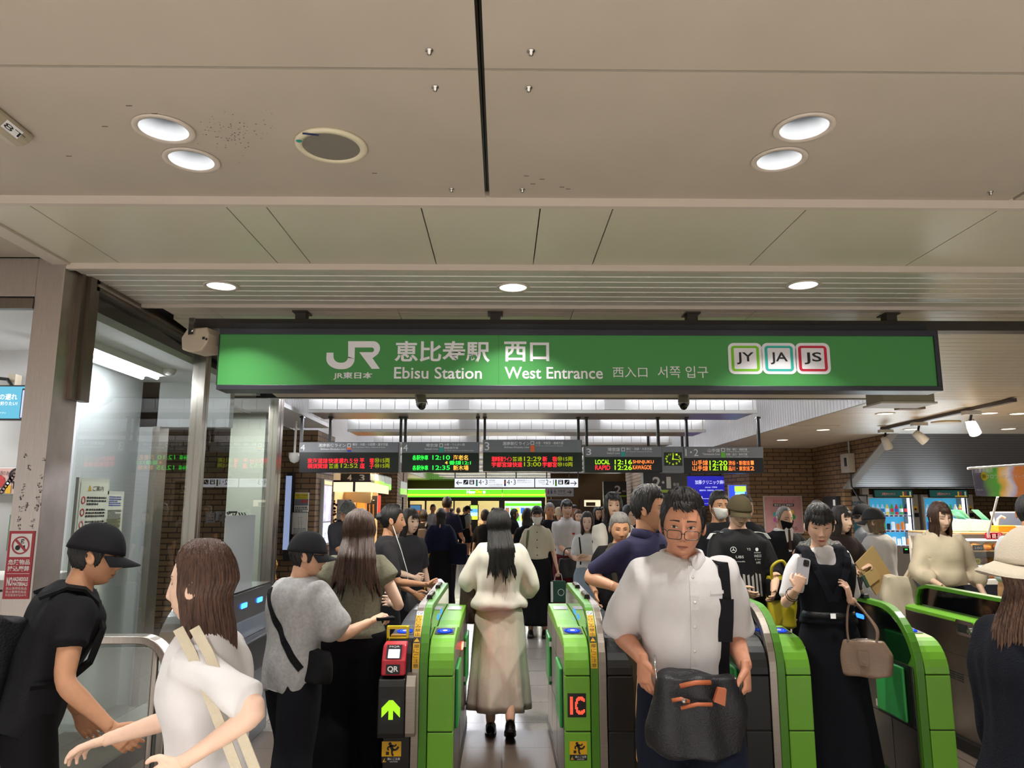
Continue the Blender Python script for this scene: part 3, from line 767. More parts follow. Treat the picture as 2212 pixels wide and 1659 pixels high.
# JR emblem outline: hooked J joined to an R by one bar
def em(pts): L.poly([tuple(W(640 + x * .3165, 700 + y * .3165, YS - .002)) for x, y in pts], M_LET)
def arc(cx, cy, rx, ry, a0, a1, n=10): return [(cx + rx * math.cos(R(a0 + (a1 - a0) * i / n)), cy + ry * math.sin(R(a0 + (a1 - a0) * i / n))) for i in range(n + 1)]
o1 = [(207, 195)] + [(205, 232)] + arc(300, 238, 95, 70, 180, 90)[1:] + arc(318, 238, 80, 70, 90, 0)
i1 = arc(312, 222, 42, 42, 0, 90) + arc(300, 222, 46, 42, 90, 180) + [(254, 195)]
for k in range(1):
    O = o1; I = i1[::-1]; n = min(len(O), len(I))
    for t in range(40):
        def samp(Pl, u):
            f = u * (len(Pl) - 1); i = min(int(f), len(Pl) - 2); w_ = f - i; return (Pl[i][0] * (1 - w_) + Pl[i + 1][0] * w_, Pl[i][1] * (1 - w_) + Pl[i + 1][1] * w_)
        em([samp(O, t / 40), samp(O, (t + 1) / 40), samp(I, (t + 1) / 40), samp(I, t / 40)])
em([(354, 117), (400, 160), (398, 238), (354, 230)])
em([(354, 117), (525, 117), (515, 160), (400, 160)])
Oa = arc(525, 165, 47, 48, -90, 20, 10) + [(558, 205), (520, 233)]; Ia = arc(515, 176, 16, 16, -90, 90, 10) + [(505, 192), (430, 192)]
for t in range(30): em([samp(Oa, t / 30), samp(Oa, (t + 1) / 30), samp(Ia, (t + 1) / 30), samp(Ia, t / 30)])
em([(430, 192), (520, 233), (570, 305), (515, 306)])
pt(L, 'JR東日本', 720, 804, 805, 820, M_LET, YS, bold=.02)
pt(L, '恵比寿駅', 852, 737, 1058, 782, M_LET, YS, bold=.02); pt(L, '西口', 1089, 738, 1186, 781, M_LET, YS, bold=.02)
pt(L, 'Ebisu Station', 851, 793, 1041, 818, M_LET, YS, bold=.012); pt(L, 'West Entrance', 1090, 793, 1302, 818, M_LET, YS, bold=.012)
pt(L, '西入口', 1324, 793, 1398, 815, M_LET, YS); pt(L, '서쪽 입구', 1421, 791, 1529, 816, M_LET, YS)
L.build('lettering', sg)
L = MB()
for x0, col, t in ((1575, '#7cc81e', 'JY'), (1648, '#35b6a8', 'JA'), (1721, '#c8203c', 'JS')):
    prr(L, x0, 741, x0 + 70, 808, 12, M_LET, YS, .002); prr(L, x0 + 6, 747, x0 + 64, 802, 7, mat('line_' + t.lower(), col, .4), YS, .003); prr(L, x0 + 12, 752, x0 + 58, 797, 2, M_LET, YS, .004)
    pt(L, t, x0 + 17, 761, x0 + 53, 787, INK, YS, .005, bold=.015)
L.build('line_badges', sg)
# carrying beam and hangers
bm_ = empty('sign_beam', (0, 0, 0), 0, 'dark brown ceiling beam the green station sign hangs from', 'beam')
ya = 4.72; zt_, zb_ = W(1106, 690, ya).z, W(1106, 711, ya).z
m = MB(); m.box((W(412, 700, ya).x, ya, zb_), (4.6, ya + .1, zt_), M_BROWNF); m.build('bar', bm_, bevel=.004)
for px in (648, 1070, 1497, 1928):
    x = W(px, 680, ya).x; m = MB(); m.box((x - .034, ya + .01, zt_), (x + .034, ya + .09, ZC - .01), M_BROWNF); m.box((x - .05, ya - .01, ZC - .02), (x + .05, ya + .11, ZC - .008), M_BROWNF); m.build('hanger', bm_)
m = MB()
for px in (1665, 1697, 1722, 1752): m.lathe([(.011, 0), (.011, .008), (.0, .01)], M_BROWNF, 8, Matrix.Translation((W(px, 692, ya).x, ya, (zt_ + zb_) / 2)) @ Matrix.Rotation(PI / 2, 4, 'X'))
m.build('bolt', bm_)
# ---------------------------------------------------------------- ceiling fittings
def cut_hole(p, r_):              # a round opening through the ceiling piece above p
    best = None
    for o in C.objects:
        if o.type != 'MESH' or not o.name.startswith(('ceiling_slab', 'ceiling_slats', 'ceiling_void')): continue
        bb = [Vector(c) for c in o.bound_box]
        if min(b.x for b in bb) < p.x < max(b.x for b in bb) and min(b.y for b in bb) < p.y < max(b.y for b in bb) and abs(min(b.z for b in bb) - p.z) < .16:
            k = MB(); k.lathe([(r_, -.12), (r_, .32)], M_GAP, 28, Matrix.Translation(p)); c = k.build('cutter')
            md = o.modifiers.new('hole', 'BOOLEAN'); md.object = c; md.operation = 'DIFFERENCE'; md.solver = 'EXACT'
            dg = bpy.context.evaluated_depsgraph_get(); me = bpy.data.meshes.new_from_object(o.evaluated_get(dg))
            o.modifiers.clear(); o.data = me; bpy.data.objects.remove(c)
def downlight(p, r_, label, power, group=None, tube=.12, ang=100, col='#fbfaff'):
    cut_hole(p, r_ * .82)
    d = empty('downlight', p, 0, label, 'light', group)
    m = MB(); T = None; n = 28
    m.lathe([(r_, -.002), (r_, -.006), (r_ * .985, -.008), (r_ * .8, -.006), (r_ * .78, .0)], M_LIP, n, caps=False); m.build('trim_ring', d, smooth=True)
    m = MB(); V = []
    prof = [(r_ * .79, -.004), (r_ * .62, tube * .55), (r_ * .45, tube)]
    for rr, z in prof:
        for j in range(n): V.append((rr * math.cos(2 * PI * j / n), rr * math.sin(2 * PI * j / n), z))
    m.add(V, [(i * n + j, i * n + (j + 1) % n, (i + 1) * n + (j + 1) % n, (i + 1) * n + j) for i in range(2) for j in range(n)], mat('reflector', '#6c6e70', .3, .6)); m.build('reflector', d, smooth=True)
    m = MB(); disc(m, 0, 0, r_ * .5, glow('lamp_white', col, 5.), 0, n, T=Matrix.Translation((0, 0, tube - .002)) @ Matrix.Rotation(PI / 2, 4, 'X')); m.build('lamp', d)
    l = spot('downlight_lamp', (p.x, p.y, p.z + tube - .02), power, ang, .25 if ang > 102 else .5, (1, .98, .95), r_ * .4)
    return d
POW = 42
downlight(WZ(354, 278, ZA), .105, 'bright recessed downlight at the upper left of the beige ceiling', POW)
downlight(WZ(414, 345, ZA), .105, 'recessed downlight just nearer the green sign than its left neighbour', POW)
downlight(WZ(1737, 275, ZA), .105, 'recessed downlight with a silver cone at the upper right', POW)
downlight(WZ(1683, 344, ZA), .105, 'recessed downlight with a silver cone below its right neighbour', POW)
downlight(WZ(478, 617, ZC), .10, 'downlight in the slats above the left end of the green sign', 62, ang=104)
downlight(WZ(1108, 620, ZC), .10, 'downlight in the slats above the middle of the green sign', 62, ang=104)
downlight(WZ(1735, 615, ZC), .10, 'downlight in the slats above the round line badges of the sign', 62, ang=104)
c = WZ(716, 313, ZA)
sp = empty('ceiling_speaker', c, 0, 'round cream ceiling speaker with a grey grille', 'speaker')
m = MB(); m.lathe([(.132, 0), (.132, -.008), (.125, -.014), (.105, -.012), (.105, 0)], mat('cream_plastic', '#d8cdb0', .5), 36); m.build('rim', sp, smooth=True)
m = MB(); m.lathe([(.106, -.004), (.106, -.009), (.0, -.0095)], mat('speaker_grille', '#7c766a', .7, bump=.4, bscale=500), 36); m.build('grille', sp)
m = MB(); T = Matrix.Rotation(PI / 2, 4, 'X'); T2 = Matrix.Translation((-.05, -.106, -.0145)) @ Matrix.Rotation(R(12), 4, 'Z') @ T
rect(m, -.028, -.007, .028, .007, mat('label_navy', '#20245a', .5), 0, T2); T3 = Matrix.Translation((-.105, -.055, -.0145)) @ T; disc(m, 0, 0, .011, mat('dot_teal', '#1e8d84', .5), 0, 14, T=T3); m.build('sticker', sp)
ea, eb = WZ(44, 292, ZA), WZ(-160, 130, ZA); rz_ = math.atan2((eb - ea).y, (eb - ea).x) + PI / 2
d = empty('ceiling_sensor', (ea.x, ea.y, ZA), rz_, 'long beige ceiling device with a paper label at the far upper left', 'sensor')
m = MB(); P = []
for i in range(9): a = PI * i / 8; P.append((.055 * math.cos(a), -.05 * math.sin(a)))
m.prism(P, 'y', -.42, .0, mat('device_beige', '#a89c86', .45)); m.build('case', d, bevel=.014, seg=3)
m = MB(); T = Matrix.Translation((0, -.10, 0)) @ Matrix.Rotation(R(-50), 4, 'Y') @ Matrix.Translation((0, 0, -.0525)) @ Matrix(((0, 0, 1, 0), (1, 0, 0, 0), (0, 1, 0, 0), (0, 0, 0, 1)))
rect(m, -.05, -.016, .04, .016, WINK, 0, T); text(m, '8T', -.045, -.010, .1, INK, -.0008, h=.018, T=T); m.build('paper_label', d)
# beige camera housing left of the sign, plain box behind its right end
p = W(438, 738, 4.68)
d = empty('sensor_box', p, R(-18), 'beige camera housing bracketed to the left end of the sign', 'camera')
m = MB(); m.prism([(-.10, -.06), (-.11, .02), (-.07, .075), (.08, .075), (.10, .03), (.09, -.03), (.05, -.075), (-.04, -.08)], 'y', -.07, .09, mat('housing_beige', '#cbb9a2', .5)); m.build('case', d, bevel=.01)
m = MB(); m.box((-.045, -.085, .03), (-.005, -.075, .14), CHROME); m.tube([(-.025, -.09, .06), (-.025, -.07, .06)], .014, CHROME); m.build('bracket', d)
m = MB(); rect(m, .055, -.005, .075, .012, INK, -.072); rect(m, .08, -.012, .094, .002, INK, -.072); m.build('lens', d)
a = W(1908, 868, 6.2); b = W(2017, 838, 6.2)
bx = MB(); bx.box((a.x, 6.2, a.z), (b.x, 6.5, b.z + .2), mat('box_olive_beige', '#8f8774', .55)); o = bx.build('ceiling_box', None, bevel=.006); tag(o, 'plain beige box hung from the ceiling under the right end of the sign', 'box')
m = MB(); m.box((a.x - .03, 6.18, a.z - .015), (b.x + .01, 6.5, a.z), M_LIP); m.build('tray', o)
def cctv(px, py, Y, yaw, label):
    p = W(px, py, Y); d = empty('security_camera', p, yaw, label, 'camera', None)
    m = MB(); T = Matrix.Rotation(R(28), 4, 'X')
    m.lathe([(.0, -.075), (.042, -.074), (.05, -.06), (.05, .10), (.04, .12), (0, .122)], mat('camera_grey', '#8b8986', .3, .6), 18, T @ Matrix.Rotation(PI / 2, 4, 'X') @ Matrix.Scale(-1, 4, (0, 0, 1))); m.build('case', d, smooth=True)
    m = MB(); m.lathe([(.0, 0), (.034, 0), (.036, -.006), (.0, -.008)], M_GGLASS, 18, T @ Matrix.Translation((0, -.124, 0)) @ Matrix.Rotation(-PI / 2, 4, 'X')); m.build('lens', d)
    m = MB(); m.prism([(-.055, .03), (-.045, .055), (.045, .055), (.055, .03), (.048, .03), (.04, .048), (-.04, .048), (-.048, .03)], 'y', -.16, .09, mat('camera_hood', '#aeaaa6', .3, .6), ); o = m.build('hood', d); o.matrix_local = T
    m = MB(); m.tube([(0, .03, .05), (0, .03, .11), (0, .02, .16), (0, .02, .30)], .012, CHROME); m.build('bracket', d, smooth=True)
cctv(909, 868, 7.2, R(12), 'grey security camera hanging under the left half of the green sign')
cctv(1477, 868, 7.2, R(-15), 'grey security camera hanging under the right half of the green sign')
# ================================================================ DEPARTURE BOARDS
YBD = 8.85
M_BHEAD = mat('board_grey', '#77797e', .5); M_BBLK = mat('board_black', '#07070a', .25); M_BTXT = mat('board_white', '#e9e9ec', .5)
LR, LO, LG, LY = glow('led_red', '#ff2a34', 1.5), glow('led_orange', '#ff7a38', 1.5), glow('led_green', '#2cff48', 1.4), glow('led_olive', '#8f9a10', 1.1)
LYG = glow('led_yellow_green', '#a6ff20', 1.3); LAM = glow('led_amber', '#ffb040', 1.4)
def board(x0, y0, x1, y1, ym, label, items, leds, sq, num, Y=YBD):
    e = empty('departure_board', (0, 0, 0), 0, label, 'sign', 'departure boards hung in a row')
    m = MB(); pbox(m, x0, y0, x1, y1, Y, .16, M_BBLK); m.build('case', e, bevel=.004)
    m = MB(); a = W(x0 + 1, ym, Y - .006); b = W(x1 - 1, y0 + .5, Y - .006); m.box((a.x, Y - .006, a.z), (b.x, Y + .01, b.z), M_BHEAD); h = m.build('header', e)
    m = MB(); pt(m, num, x0 + 4, y0 + 5, x0 + (14 if len(num) < 2 else 31), ym - 4, M_BTXT, Y, .009)
    for body, a0, b0, a1, b1, al in items: pt(m, body, a0, b0, a1, b1, M_BTXT, Y, .009, bold=.012)
    m.build('lettering', h)
    m = MB(); sx0, cols = sq
    prr(m, sx0, y0 + 3, sx0 + 8, y0 + 11, 1, M_BTXT, Y, .009); prr(m, sx0 + 1.4, y0 + 4.4, sx0 + 6.6, y0 + 9.6, .5, M_BHEAD, Y, .010)
    hh = (ym - 1 - y0 - 12) / len(cols)
    for i, c in enumerate(cols): pr(m, sx0, y0 + 12 + i * hh, sx0 + 8.5, y0 + 12 + (i + 1) * hh, mat('line_colour_' + c[1:], c, .5), Y, .009)
    m.build('line_marks', h)
    m = MB()
    for body, a0, b0, a1, b1, mm in leds: pt(m, body, a0, b0, a1, b1, mm, Y, .003, bold=.008)
    m.build('led_text', e)
    return e
board(645, 955, 862, 1021, 977, 'departure board for track 4 at the left end, all in red and olive letters',
      [('湘南新宿ライン', 688, 958, 747, 966, 0), ('Shōnan-Shinjuku Line', 692, 968, 747, 973, 0), ('横浜・大船・小田原・逗子方面', 761, 957, 838, 963, 0), ('for Yokohama, Ōfuna, Odawara & Zushi', 762, 964.5, 832, 967.5, 0)],
      [('東海道線', 664, 990, 708, 1000.5, LR), ('快速', 709, 990, 731, 1000.5, LR), ('遅れ５分', 732, 990, 774, 1000.5, LR), ('平', 777, 990, 787, 1000.5, LR), ('塚', 798, 990, 808, 1000.5, LR), ('㊿15両', 809, 989, 842, 1000, LY),
       ('横須賀線', 664, 1001.5, 708, 1012, LR), ('普通', 710, 1001.5, 731, 1012, LY), ('12:52', 736, 1001.5, 773, 1010.5, LY), ('逗', 777, 1001.5, 788, 1012, LR), ('子', 798, 1001.5, 808, 1012, LR), ('㊿15両', 809, 1001, 842, 1011, LY)], (750, ('#f0642a', '#1a3aa8')), '4')
board(867, 955, 1035, 1020, 978, 'departure board for track 4 with bright green and amber letters',
      [('埼京線', 920, 958, 946, 965.5, 0), ('Saikyō Line', 917, 968, 946, 972.5, 0), ('大崎・りんかい線', 959, 957.5, 1004, 963, 0), ('相鉄線方面', 959, 965, 990, 970, 0), ('for Ōsaki, Rinkai Line & Sōtetsu Line', 960, 971.5, 1023, 974.5, 0)],
      [('各駅停車', 891, 983, 925, 994, LG), ('12:10', 934, 983.5, 972, 993, LG), ('海老名', 979, 983, 1011, 994, LAM), ('4', 961, 996, 967, 1003, LAM), ('番線12:1', 970, 995, 1017, 1004, LG),
       ('各駅停車', 891, 1005, 925, 1016, LG), ('12:35', 934, 1005.5, 972, 1015, LG), ('新木場', 979, 1005, 1012, 1016, LAM)], (949, ('#22a898',)), '4')
board(1043, 950, 1257, 1018, 977, 'departure board for track 3 listing red and olive trains',
      [('湘南新宿ライン', 1086, 954, 1144, 962, 0), ('Shōnan-Shinjuku Line', 1089, 964, 1143, 969, 0), ('大宮・宇都宮・高崎方面', 1157, 954, 1217, 960, 0), ('for Ōmiya, Utsunomiya & Takasaki', 1157, 961.5, 1216, 964.5, 0)],
      [('湘南新宿ライン', 1062, 986, 1106, 997, LR), ('普通', 1107, 986.5, 1128, 996.5, LY), ('12:29', 1132, 986.5, 1169, 996, LY), ('新', 1172, 986, 1182, 997, LR), ('宿', 1193, 986, 1203, 997, LR), ('㊿15両', 1204, 986, 1237, 996, LY),
       ('宇都宮線', 1062, 998, 1106, 1009, LR), ('快速', 1107, 998, 1128, 1009, LR), ('13:00', 1132, 998, 1169, 1007.5, LY), ('宇都宮', 1172, 998, 1203, 1009, LR), ('㊿10両', 1204, 998, 1237, 1008, LY)], (1146, ('#f0642a',)), '3')
board(1263, 964, 1430, 1020, 987, 'departure board reading LOCAL and RAPID in English',
      [('埼京線', 1313, 967, 1339, 975, 0), ('Saikyō Line', 1311, 977, 1339, 981.5, 0), ('新宿・池袋・大宮方面', 1353, 967, 1408, 972.5, 0), ('for Shinjuku, Ikebukuro & Ōmiya', 1353, 974, 1409, 977, 0)],
      [('LOCAL', 1286, 993, 1317, 1003, LYG), ('12:16', 1328, 993, 1365, 1003, LYG), ('SHINJUKU', 1367, 994, 1412, 1003, LO), ('RAPID', 1286, 1005, 1318, 1015, LR), ('12:26', 1328, 1005, 1365, 1015, LYG), ('KAWAGOE', 1367, 1005, 1407, 1014, LO)], (1342, ('#22a898',)), '3')
board(1477, 965, 1648, 1022, 989, 'departure board for tracks 1 and 2 at the right end of the row',
      [('山手線', 1529, 969, 1555, 977, 0), ('Yamanote Line', 1518, 978.5, 1555, 983, 0), ('渋谷・新宿・池袋方面', 1569, 968, 1614, 973.5, 0), ('for Shibuya, Shinjuku & Ikebukuro', 1570, 974.5, 1618, 977, 0), ('目黒・品川・東京方面', 1569, 979, 1614, 984, 0), ('for Meguro, Shinagawa & Tōkyō', 1570, 985.5, 1616, 987.7, 0)],
      [('山手線', 1496, 994, 1529, 1005, LO), ('12:20', 1533, 995, 1571, 1005, LYG), ('渋谷・新宿', 1574, 995, 1611, 1005, LO), ('方面', 1612, 995, 1619, 1005, LO), ('1', 1622, 995, 1628, 1004, LO),
       ('山手線', 1496, 1006, 1529, 1017, LO), ('12:18', 1533, 1006, 1571, 1016, LYG), ('品川・東京', 1574, 1007, 1611, 1017, LO), ('方面', 1612, 1007, 1619, 1017, LO), ('2', 1621, 1007, 1629, 1016, LO)], (1558, ('#62b832',)), '1･2')
ck = empty('hall_clock', (0, 0, 0), 0, 'square clock with yellow hands in the grey panel between boards', 'clock')
m = MB(); pbox(m, 1430.6, 964.5, 1476.4, 1021, YBD, .16, M_BHEAD); m.build('case', ck, bevel=.003)
m = MB(); pr(m, 1435, 977, 1473, 1006, mat('clock_face', '#12241a', .4), YBD, .004); m.build('face', ck)
m = MB(); KY = glow('clock_yellow', '#b8d820', .9)
for h in range(1, 13):
    a = R(90 - 30 * h); x, y = 1454 + 15 * math.cos(a), 991.5 - 11 * math.sin(a); pt(m, str(h), x - 2, y - 2, x + 2, y + 2, KY, YBD, .006)
m.build('numerals', ck)
for nm, L_, a, w_ in (('hour_hand', 9, 84, 1.3), ('minute_hand', 14, -8, .8)):
    m = MB(); c = W(1453.5, 991.5, YBD - .008); k = YBD / F; a = R(a); u = Vector((math.cos(a), 0, math.sin(a))); v = Vector((-math.sin(a), 0, math.cos(a)))
    m.poly([c + v * w_ * k - u * 2 * k, c - v * w_ * k - u * 2 * k, c - v * w_ * k * .6 + u * L_ * k, c + v * w_ * k * .6 + u * L_ * k], KY); m.build(nm, ck)
# hanging posts
for px, pyb in ((865, 955), (875, 955), (1032, 955), (1047, 950), (1250, 950), (1268, 964), (1423, 964), (1485, 965), (1641, 965), (650, 955), (712, 955)):
    p = W(px, pyb, YBD + .06); z = ZE + .01
    m = MB(); m.box((p.x - .015, p.y, p.z + .002), (p.x + .015, p.y + .045, z), M_GBLACK); m.box((p.x - .024, p.y - .02, z - .025), (p.x + .024, p.y + .065, z - .008), M_GBLACK); o = m.build('hanging_post'); tag(o, 'dark steel post hanging the departure boards from the roof beam', 'post', 'board hanging posts')

# ================================================================ HANGING AND WALL SIGNS
M_SWH = glow('lit_white', '#dfe3ea', .85)
def arrow(mb, x0, x1, yc, h, left, m_, Y, dy):
    s = 1 if not left else -1; tip = x1 if not left else x0; tail = x0 if not left else x1; t = h * .09
    def P(x, y): return tuple(W(x, y, Y - dy))
    mb.poly([P(tail, yc - t), P(tip - s * t, yc - t), P(tip - s * t, yc + t), P(tail, yc + t)], m_)
    for q in (-1, 1):
        mb.poly([P(tip, yc), P(tip - s * h * .5, yc + q * h * .5), P(tip - s * h * .62, yc + q * h * .38), P(tip - s * h * .2, yc)], m_)
YD1 = 15.3
ds = empty('direction_sign', (0, 0, 0), 0, 'long lit white sign with black arrows to tracks 4·3 and 2·1', 'sign')
m = MB(); pbox(m, 981, 1033, 1249, 1053.5, YD1, .12, M_FRAME); m.build('case', ds)
m = MB()
for a, b in ((982, 1154), (1156, 1248.5)): pr(m, a, 1034, b, 1052.5, M_SWH, YD1, .004)
m.build('panel', ds)
m = MB(); dy = .012
arrow(m, 985, 998, 1043, 10, True, INK, YD1, dy); arrow(m, 1232, 1246, 1044, 10, False, INK, YD1, dy)
for x in (1001, 1014, 1206, 1219.5): prr(m, x, 1036.5, x + 10.5, 1046.5, 1, INK, YD1, dy)
for x in (1001, 1219.5):
    for i in range(4): pr(m, x + 2 + i * 1.6, 1044 - i * 1.8, x + 3.8 + i * 1.6, 1045.2 - i * 1.8, M_SWH, YD1, dy + .002)
for x in (1014, 1206):
    for i in range(2): pr(m, x + 2.4 + i * 3, 1041, x + 4.6 + i * 3, 1045, M_SWH, YD1, dy + .002); pr(m, x + 2 + i * 3.4, 1038, x + 4.6 + i * 3.4, 1039.5, M_SWH, YD1, dy + .002)
pt(m, '4･3', 1034, 1036, 1053, 1047, INK, YD1, dy); pt(m, '4･3', 1095, 1036, 1114, 1047, INK, YD1, dy); pt(m, '2･1', 1179, 1036, 1196, 1047, INK, YD1, dy)
GY_ = mat('sign_grey_ink', '#6e7078', .5)
for t, a, b, c, d in (('埼京線', 1056, 1036, 1069, 1039.5), ('Saikyō Line', 1056, 1041, 1071, 1043), ('りんかい線･相鉄線方面', 1056, 1045.5, 1085, 1048), ('for Rinkai Line & Sōtetsu Line', 1056, 1049, 1086, 1051), ('湘南新宿ライン', 1117, 1036, 1147, 1039.5), ('Shōnan-Shinjuku Line', 1117, 1041, 1146, 1043), ('山手線', 1163, 1036.5, 1177, 1040), ('Yamanote', 1164, 1041.5, 1177, 1043.5), ('Line', 1171, 1045, 1177, 1047)): pt(m, t, a, b, c, d, GY_, YD1, dy)
m.build('lettering', ds)
m = MB()
for x, cs in ((1028, ('#22a898',)), (1089, ('#f0642a', '#1a3aa8')), (1199, ('#62b832',))):
    pr(m, x, 1036, x + 3.8, 1040, GY_, YD1, dy)
    for i, c in enumerate(cs): pr(m, x, 1040 + i * 10 / len(cs), x + 3.8, 1040 + (i + 1) * 10 / len(cs), mat('line_colour_' + c[1:], c, .5), YD1, dy)
m.build('line_marks', ds)
for px in (983, 1050, 1115, 1181, 1249):
    p = W(px, 1033, YD1 + .05); m = MB(); m.tube([p, (p.x, p.y, ZE + .01)], .012, M_GBLACK, 6); m.build('rod', ds)
YR = 23.5
rs = empty('restroom_sign', (0, 0, 0), 0, 'pale restroom sign with figures and a right arrow', 'sign')
m = MB(); pbox(m, 1179, 1053.5, 1239.5, 1073, YR, .1, M_FRAME); pr(m, 1180, 1054.5, 1239, 1072.5, mat('sign_pale', '#c2c4c6', .5), YR, .004); m.build('panel', rs)
m = MB(); dy = .012; arrow(m, 1225, 1235, 1063, 8, False, INK, YR, dy)
for x, c in ((1184.5, '#b03040'), (1191.5, '#2050a0')):
    mm = mat('figure_' + c[1:], c, .5); p = W(x, 1058.5, YR - dy); disc(m, p.x, p.z, .018, mm, p.y, 10); pr(m, x - 1.4, 1060, x + 1.4, 1067, mm, YR, dy)
pr(m, 1187.8, 1058, 1188.2, 1067, INK, YR, dy)
p = W(1199, 1063.5, YR - dy); ring(m, p.x, p.z, .028, .04, INK, p.y, 14); pr(m, 1198, 1058, 1199, 1063, INK, YR, dy)
pt(m, '化粧室', 1205, 1058, 1221, 1064, INK, YR, dy); pt(m, 'Restrooms', 1205, 1065.5, 1222, 1068.5, INK, YR, dy); m.build('lettering', rs)
for px in (1190, 1230):
    p = W(px, 1054, YR + .05); m = MB(); m.tube([p, (p.x, p.y, ZE)], .012, M_GBLACK, 6); m.build('rod', rs)
YT = 12.4
M_SBLK = mat('sign_black', '#1b1b1c', .35); M_LIME = mat('sign_lime', '#93b42a', .5); M_SILV = mat('sign_silver', '#c9c7c2', .4)
ts = empty('track_sign', (0, 0, 0), 0, 'large black sign reading 2·1 above a lime stripe', 'sign')
m = MB(); pbox(m, 1393, 1021, 1484, 1150, YT, .18, M_SBLK); m.build('panel', ts)
m = MB(); pr(m, 1393, 1058, 1484.5, 1064, M_LIME, YT, .004); m.build('stripe', ts)
m = MB(); pt(m, '2', 1410, 1030, 1427, 1055, M_SILV, YT, .004, bold=.02); pt(m, '1', 1440, 1030, 1449, 1055, M_SILV, YT, .004, bold=.02); p = W(1432.5, 1042, YT - .004); disc(m, p.x, p.z, .022, M_SILV, p.y, 12)
pt(m, '番線', 1454, 1043, 1467, 1050, M_SILV, YT, .004); pt(m, 'Tracks', 1454, 1052, 1467, 1055, M_SILV, YT, .004)
prr(m, 1444, 1067, 1450, 1073, 1, M_SILV, YT, .004); pt(m, '山手線(外回り)', 1452, 1067, 1480, 1071, M_SILV, YT, .004); pt(m, 'Yamanote Line', 1452, 1072.5, 1472, 1074, M_SILV, YT, .004); pt(m, '渋谷･新宿･池袋方面', 1452, 1075.5, 1480, 1079, M_SILV, YT, .004); pt(m, 'for Shibuya & Shinjuku', 1452, 1080.5, 1478, 1082, M_SILV, YT, .004)
m.build('lettering', ts)
m = MB(); a = W(1400, 1021, YT + .05); m.box((a.x, a.y, a.z), (a.x + .04, a.y + .04, ZTOP), M_GBLACK); a = W(1474, 1021, YT + .05); m.box((a.x, a.y, a.z), (a.x + .04, a.y + .04, ZTOP), M_GBLACK); m.build('hanger', ts)
YT2 = 17.5
t2 = empty('track_sign', (0, 0, 0), 0, 'far black sign with a big pale 2 beyond the long-haired woman', 'sign')
m = MB(); pbox(m, 1305, 1040, 1353, 1130, YT2, .15, M_SBLK); m.build('panel', t2); m = MB(); pr(m, 1306, 1070, 1353, 1073, M_LIME, YT2, .004); m.build('stripe', t2)
m = MB(); pt(m, '2', 1328, 1049, 1341, 1066, M_SILV, YT2, .004, bold=.02); pt(m, '番線', 1344, 1059, 1352, 1063, M_SILV, YT2, .004); m.build('lettering', t2)
t3 = empty('track_sign', (0, 0, 0), 0, 'black sign with large 4 and 3 above the coffee stand awning', 'sign'); YT3 = 12.6
m = MB(); pbox(m, 719, 1020, 800, 1039.5, YT3, .1, M_SBLK); m.build('panel', t3)
m = MB(); pt(m, '4', 750, 1025, 760, 1039, M_SILV, YT3, .004, bold=.02); pt(m, '3', 776, 1025, 788, 1039, M_SILV, YT3, .004, bold=.02); m.build('lettering', t3)
# lit adverts
def poster(name, label, cat, box, Y, frame, base, build, th=.05, lit=0, fr=1.5):
    x0, y0, x1, y1 = box; e = empty(name, (0, 0, 0), 0, label, cat)
    m = MB(); pbox(m, x0, y0, x1, y1, Y, th, frame); m.build('frame', e, bevel=.003)
    m = MB(); pr(m, x0 + fr, y0 + fr, x1 - fr, y1 - fr, base, Y, .003); m.build('sheet', e)
    m = MB(); build(m)
    if m.n: m.build('print', e)
    return e
YP = 14.60
BLUE = mat('clinic_blue', '#2222b4', .4, emit=.55); BW = glow('clinic_white', '#dfe2ff', .9)
def f(m):
    pt(m, '加藤クリニック麻布', 1501.5, 1037, 1569, 1046, BW, YP, .006); pt(m, 'since 1994', 1523, 1051, 1549, 1054, BW, YP, .006); pt(m, '美容外科・形成外科・美容皮膚科', 1511, 1057.5, 1562, 1061, BW, YP, .006)
    pr(m, 1499, 1072.2, 1517, 1073, BW, YP, .006); pr(m, 1518, 1077, 1546, 1077.7, BW, YP, .006); pr(m, 1510, 1074, 1517.5, 1080.5, BW, YP, .006); pr(m, 1510.8, 1074.8, 1516.7, 1079.7, BLUE, YP, .008); p = W(1511.5, 1070, YP - .006); disc(m, p.x, p.z, .014, BW, p.y, 10)
    pt(m, '0120･000･0000'.replace('0120･000･0000', '美容外科クリニック'), 1504, 1086.5, 1530, 1089, BW, YP, .006)
poster('clinic_advert', 'glowing deep blue advert board with white Japanese lettering', 'poster', (1485, 1027, 1576, 1094), YP, M_FRAME, BLUE, f, th=.16)
def f(m):
    B = (mat('ad_lime', '#b8e04a', .4, emit=.8), mat('ad_blue', '#2a4ae0', .4, emit=.8), mat('ad_cyan', '#6ad0f0', .4, emit=.8))
    pr(m, 1587, 1050, 1611, 1062, B[0], 13.5, .006); pr(m, 1587, 1112, 1611, 1128, B[2], 13.5, .006); pr(m, 1586.5, 1150, 1611.5, 1296, M_SBLK, 13.5, .006); pr(m, 1589, 1062, 1609, 1075, B[2], 13.5, .006); pt(m, 'MANGA', 1588, 1064, 1610, 1071, BW, 13.5, .009)
poster('lit_advert', 'narrow lit advert in lime and blue standing beside the brick pier', 'poster', (1585, 1047, 1613, 1297), 13.5, M_SILV, mat('ad_blue', '#2a4ae0', .4, emit=.8), f)
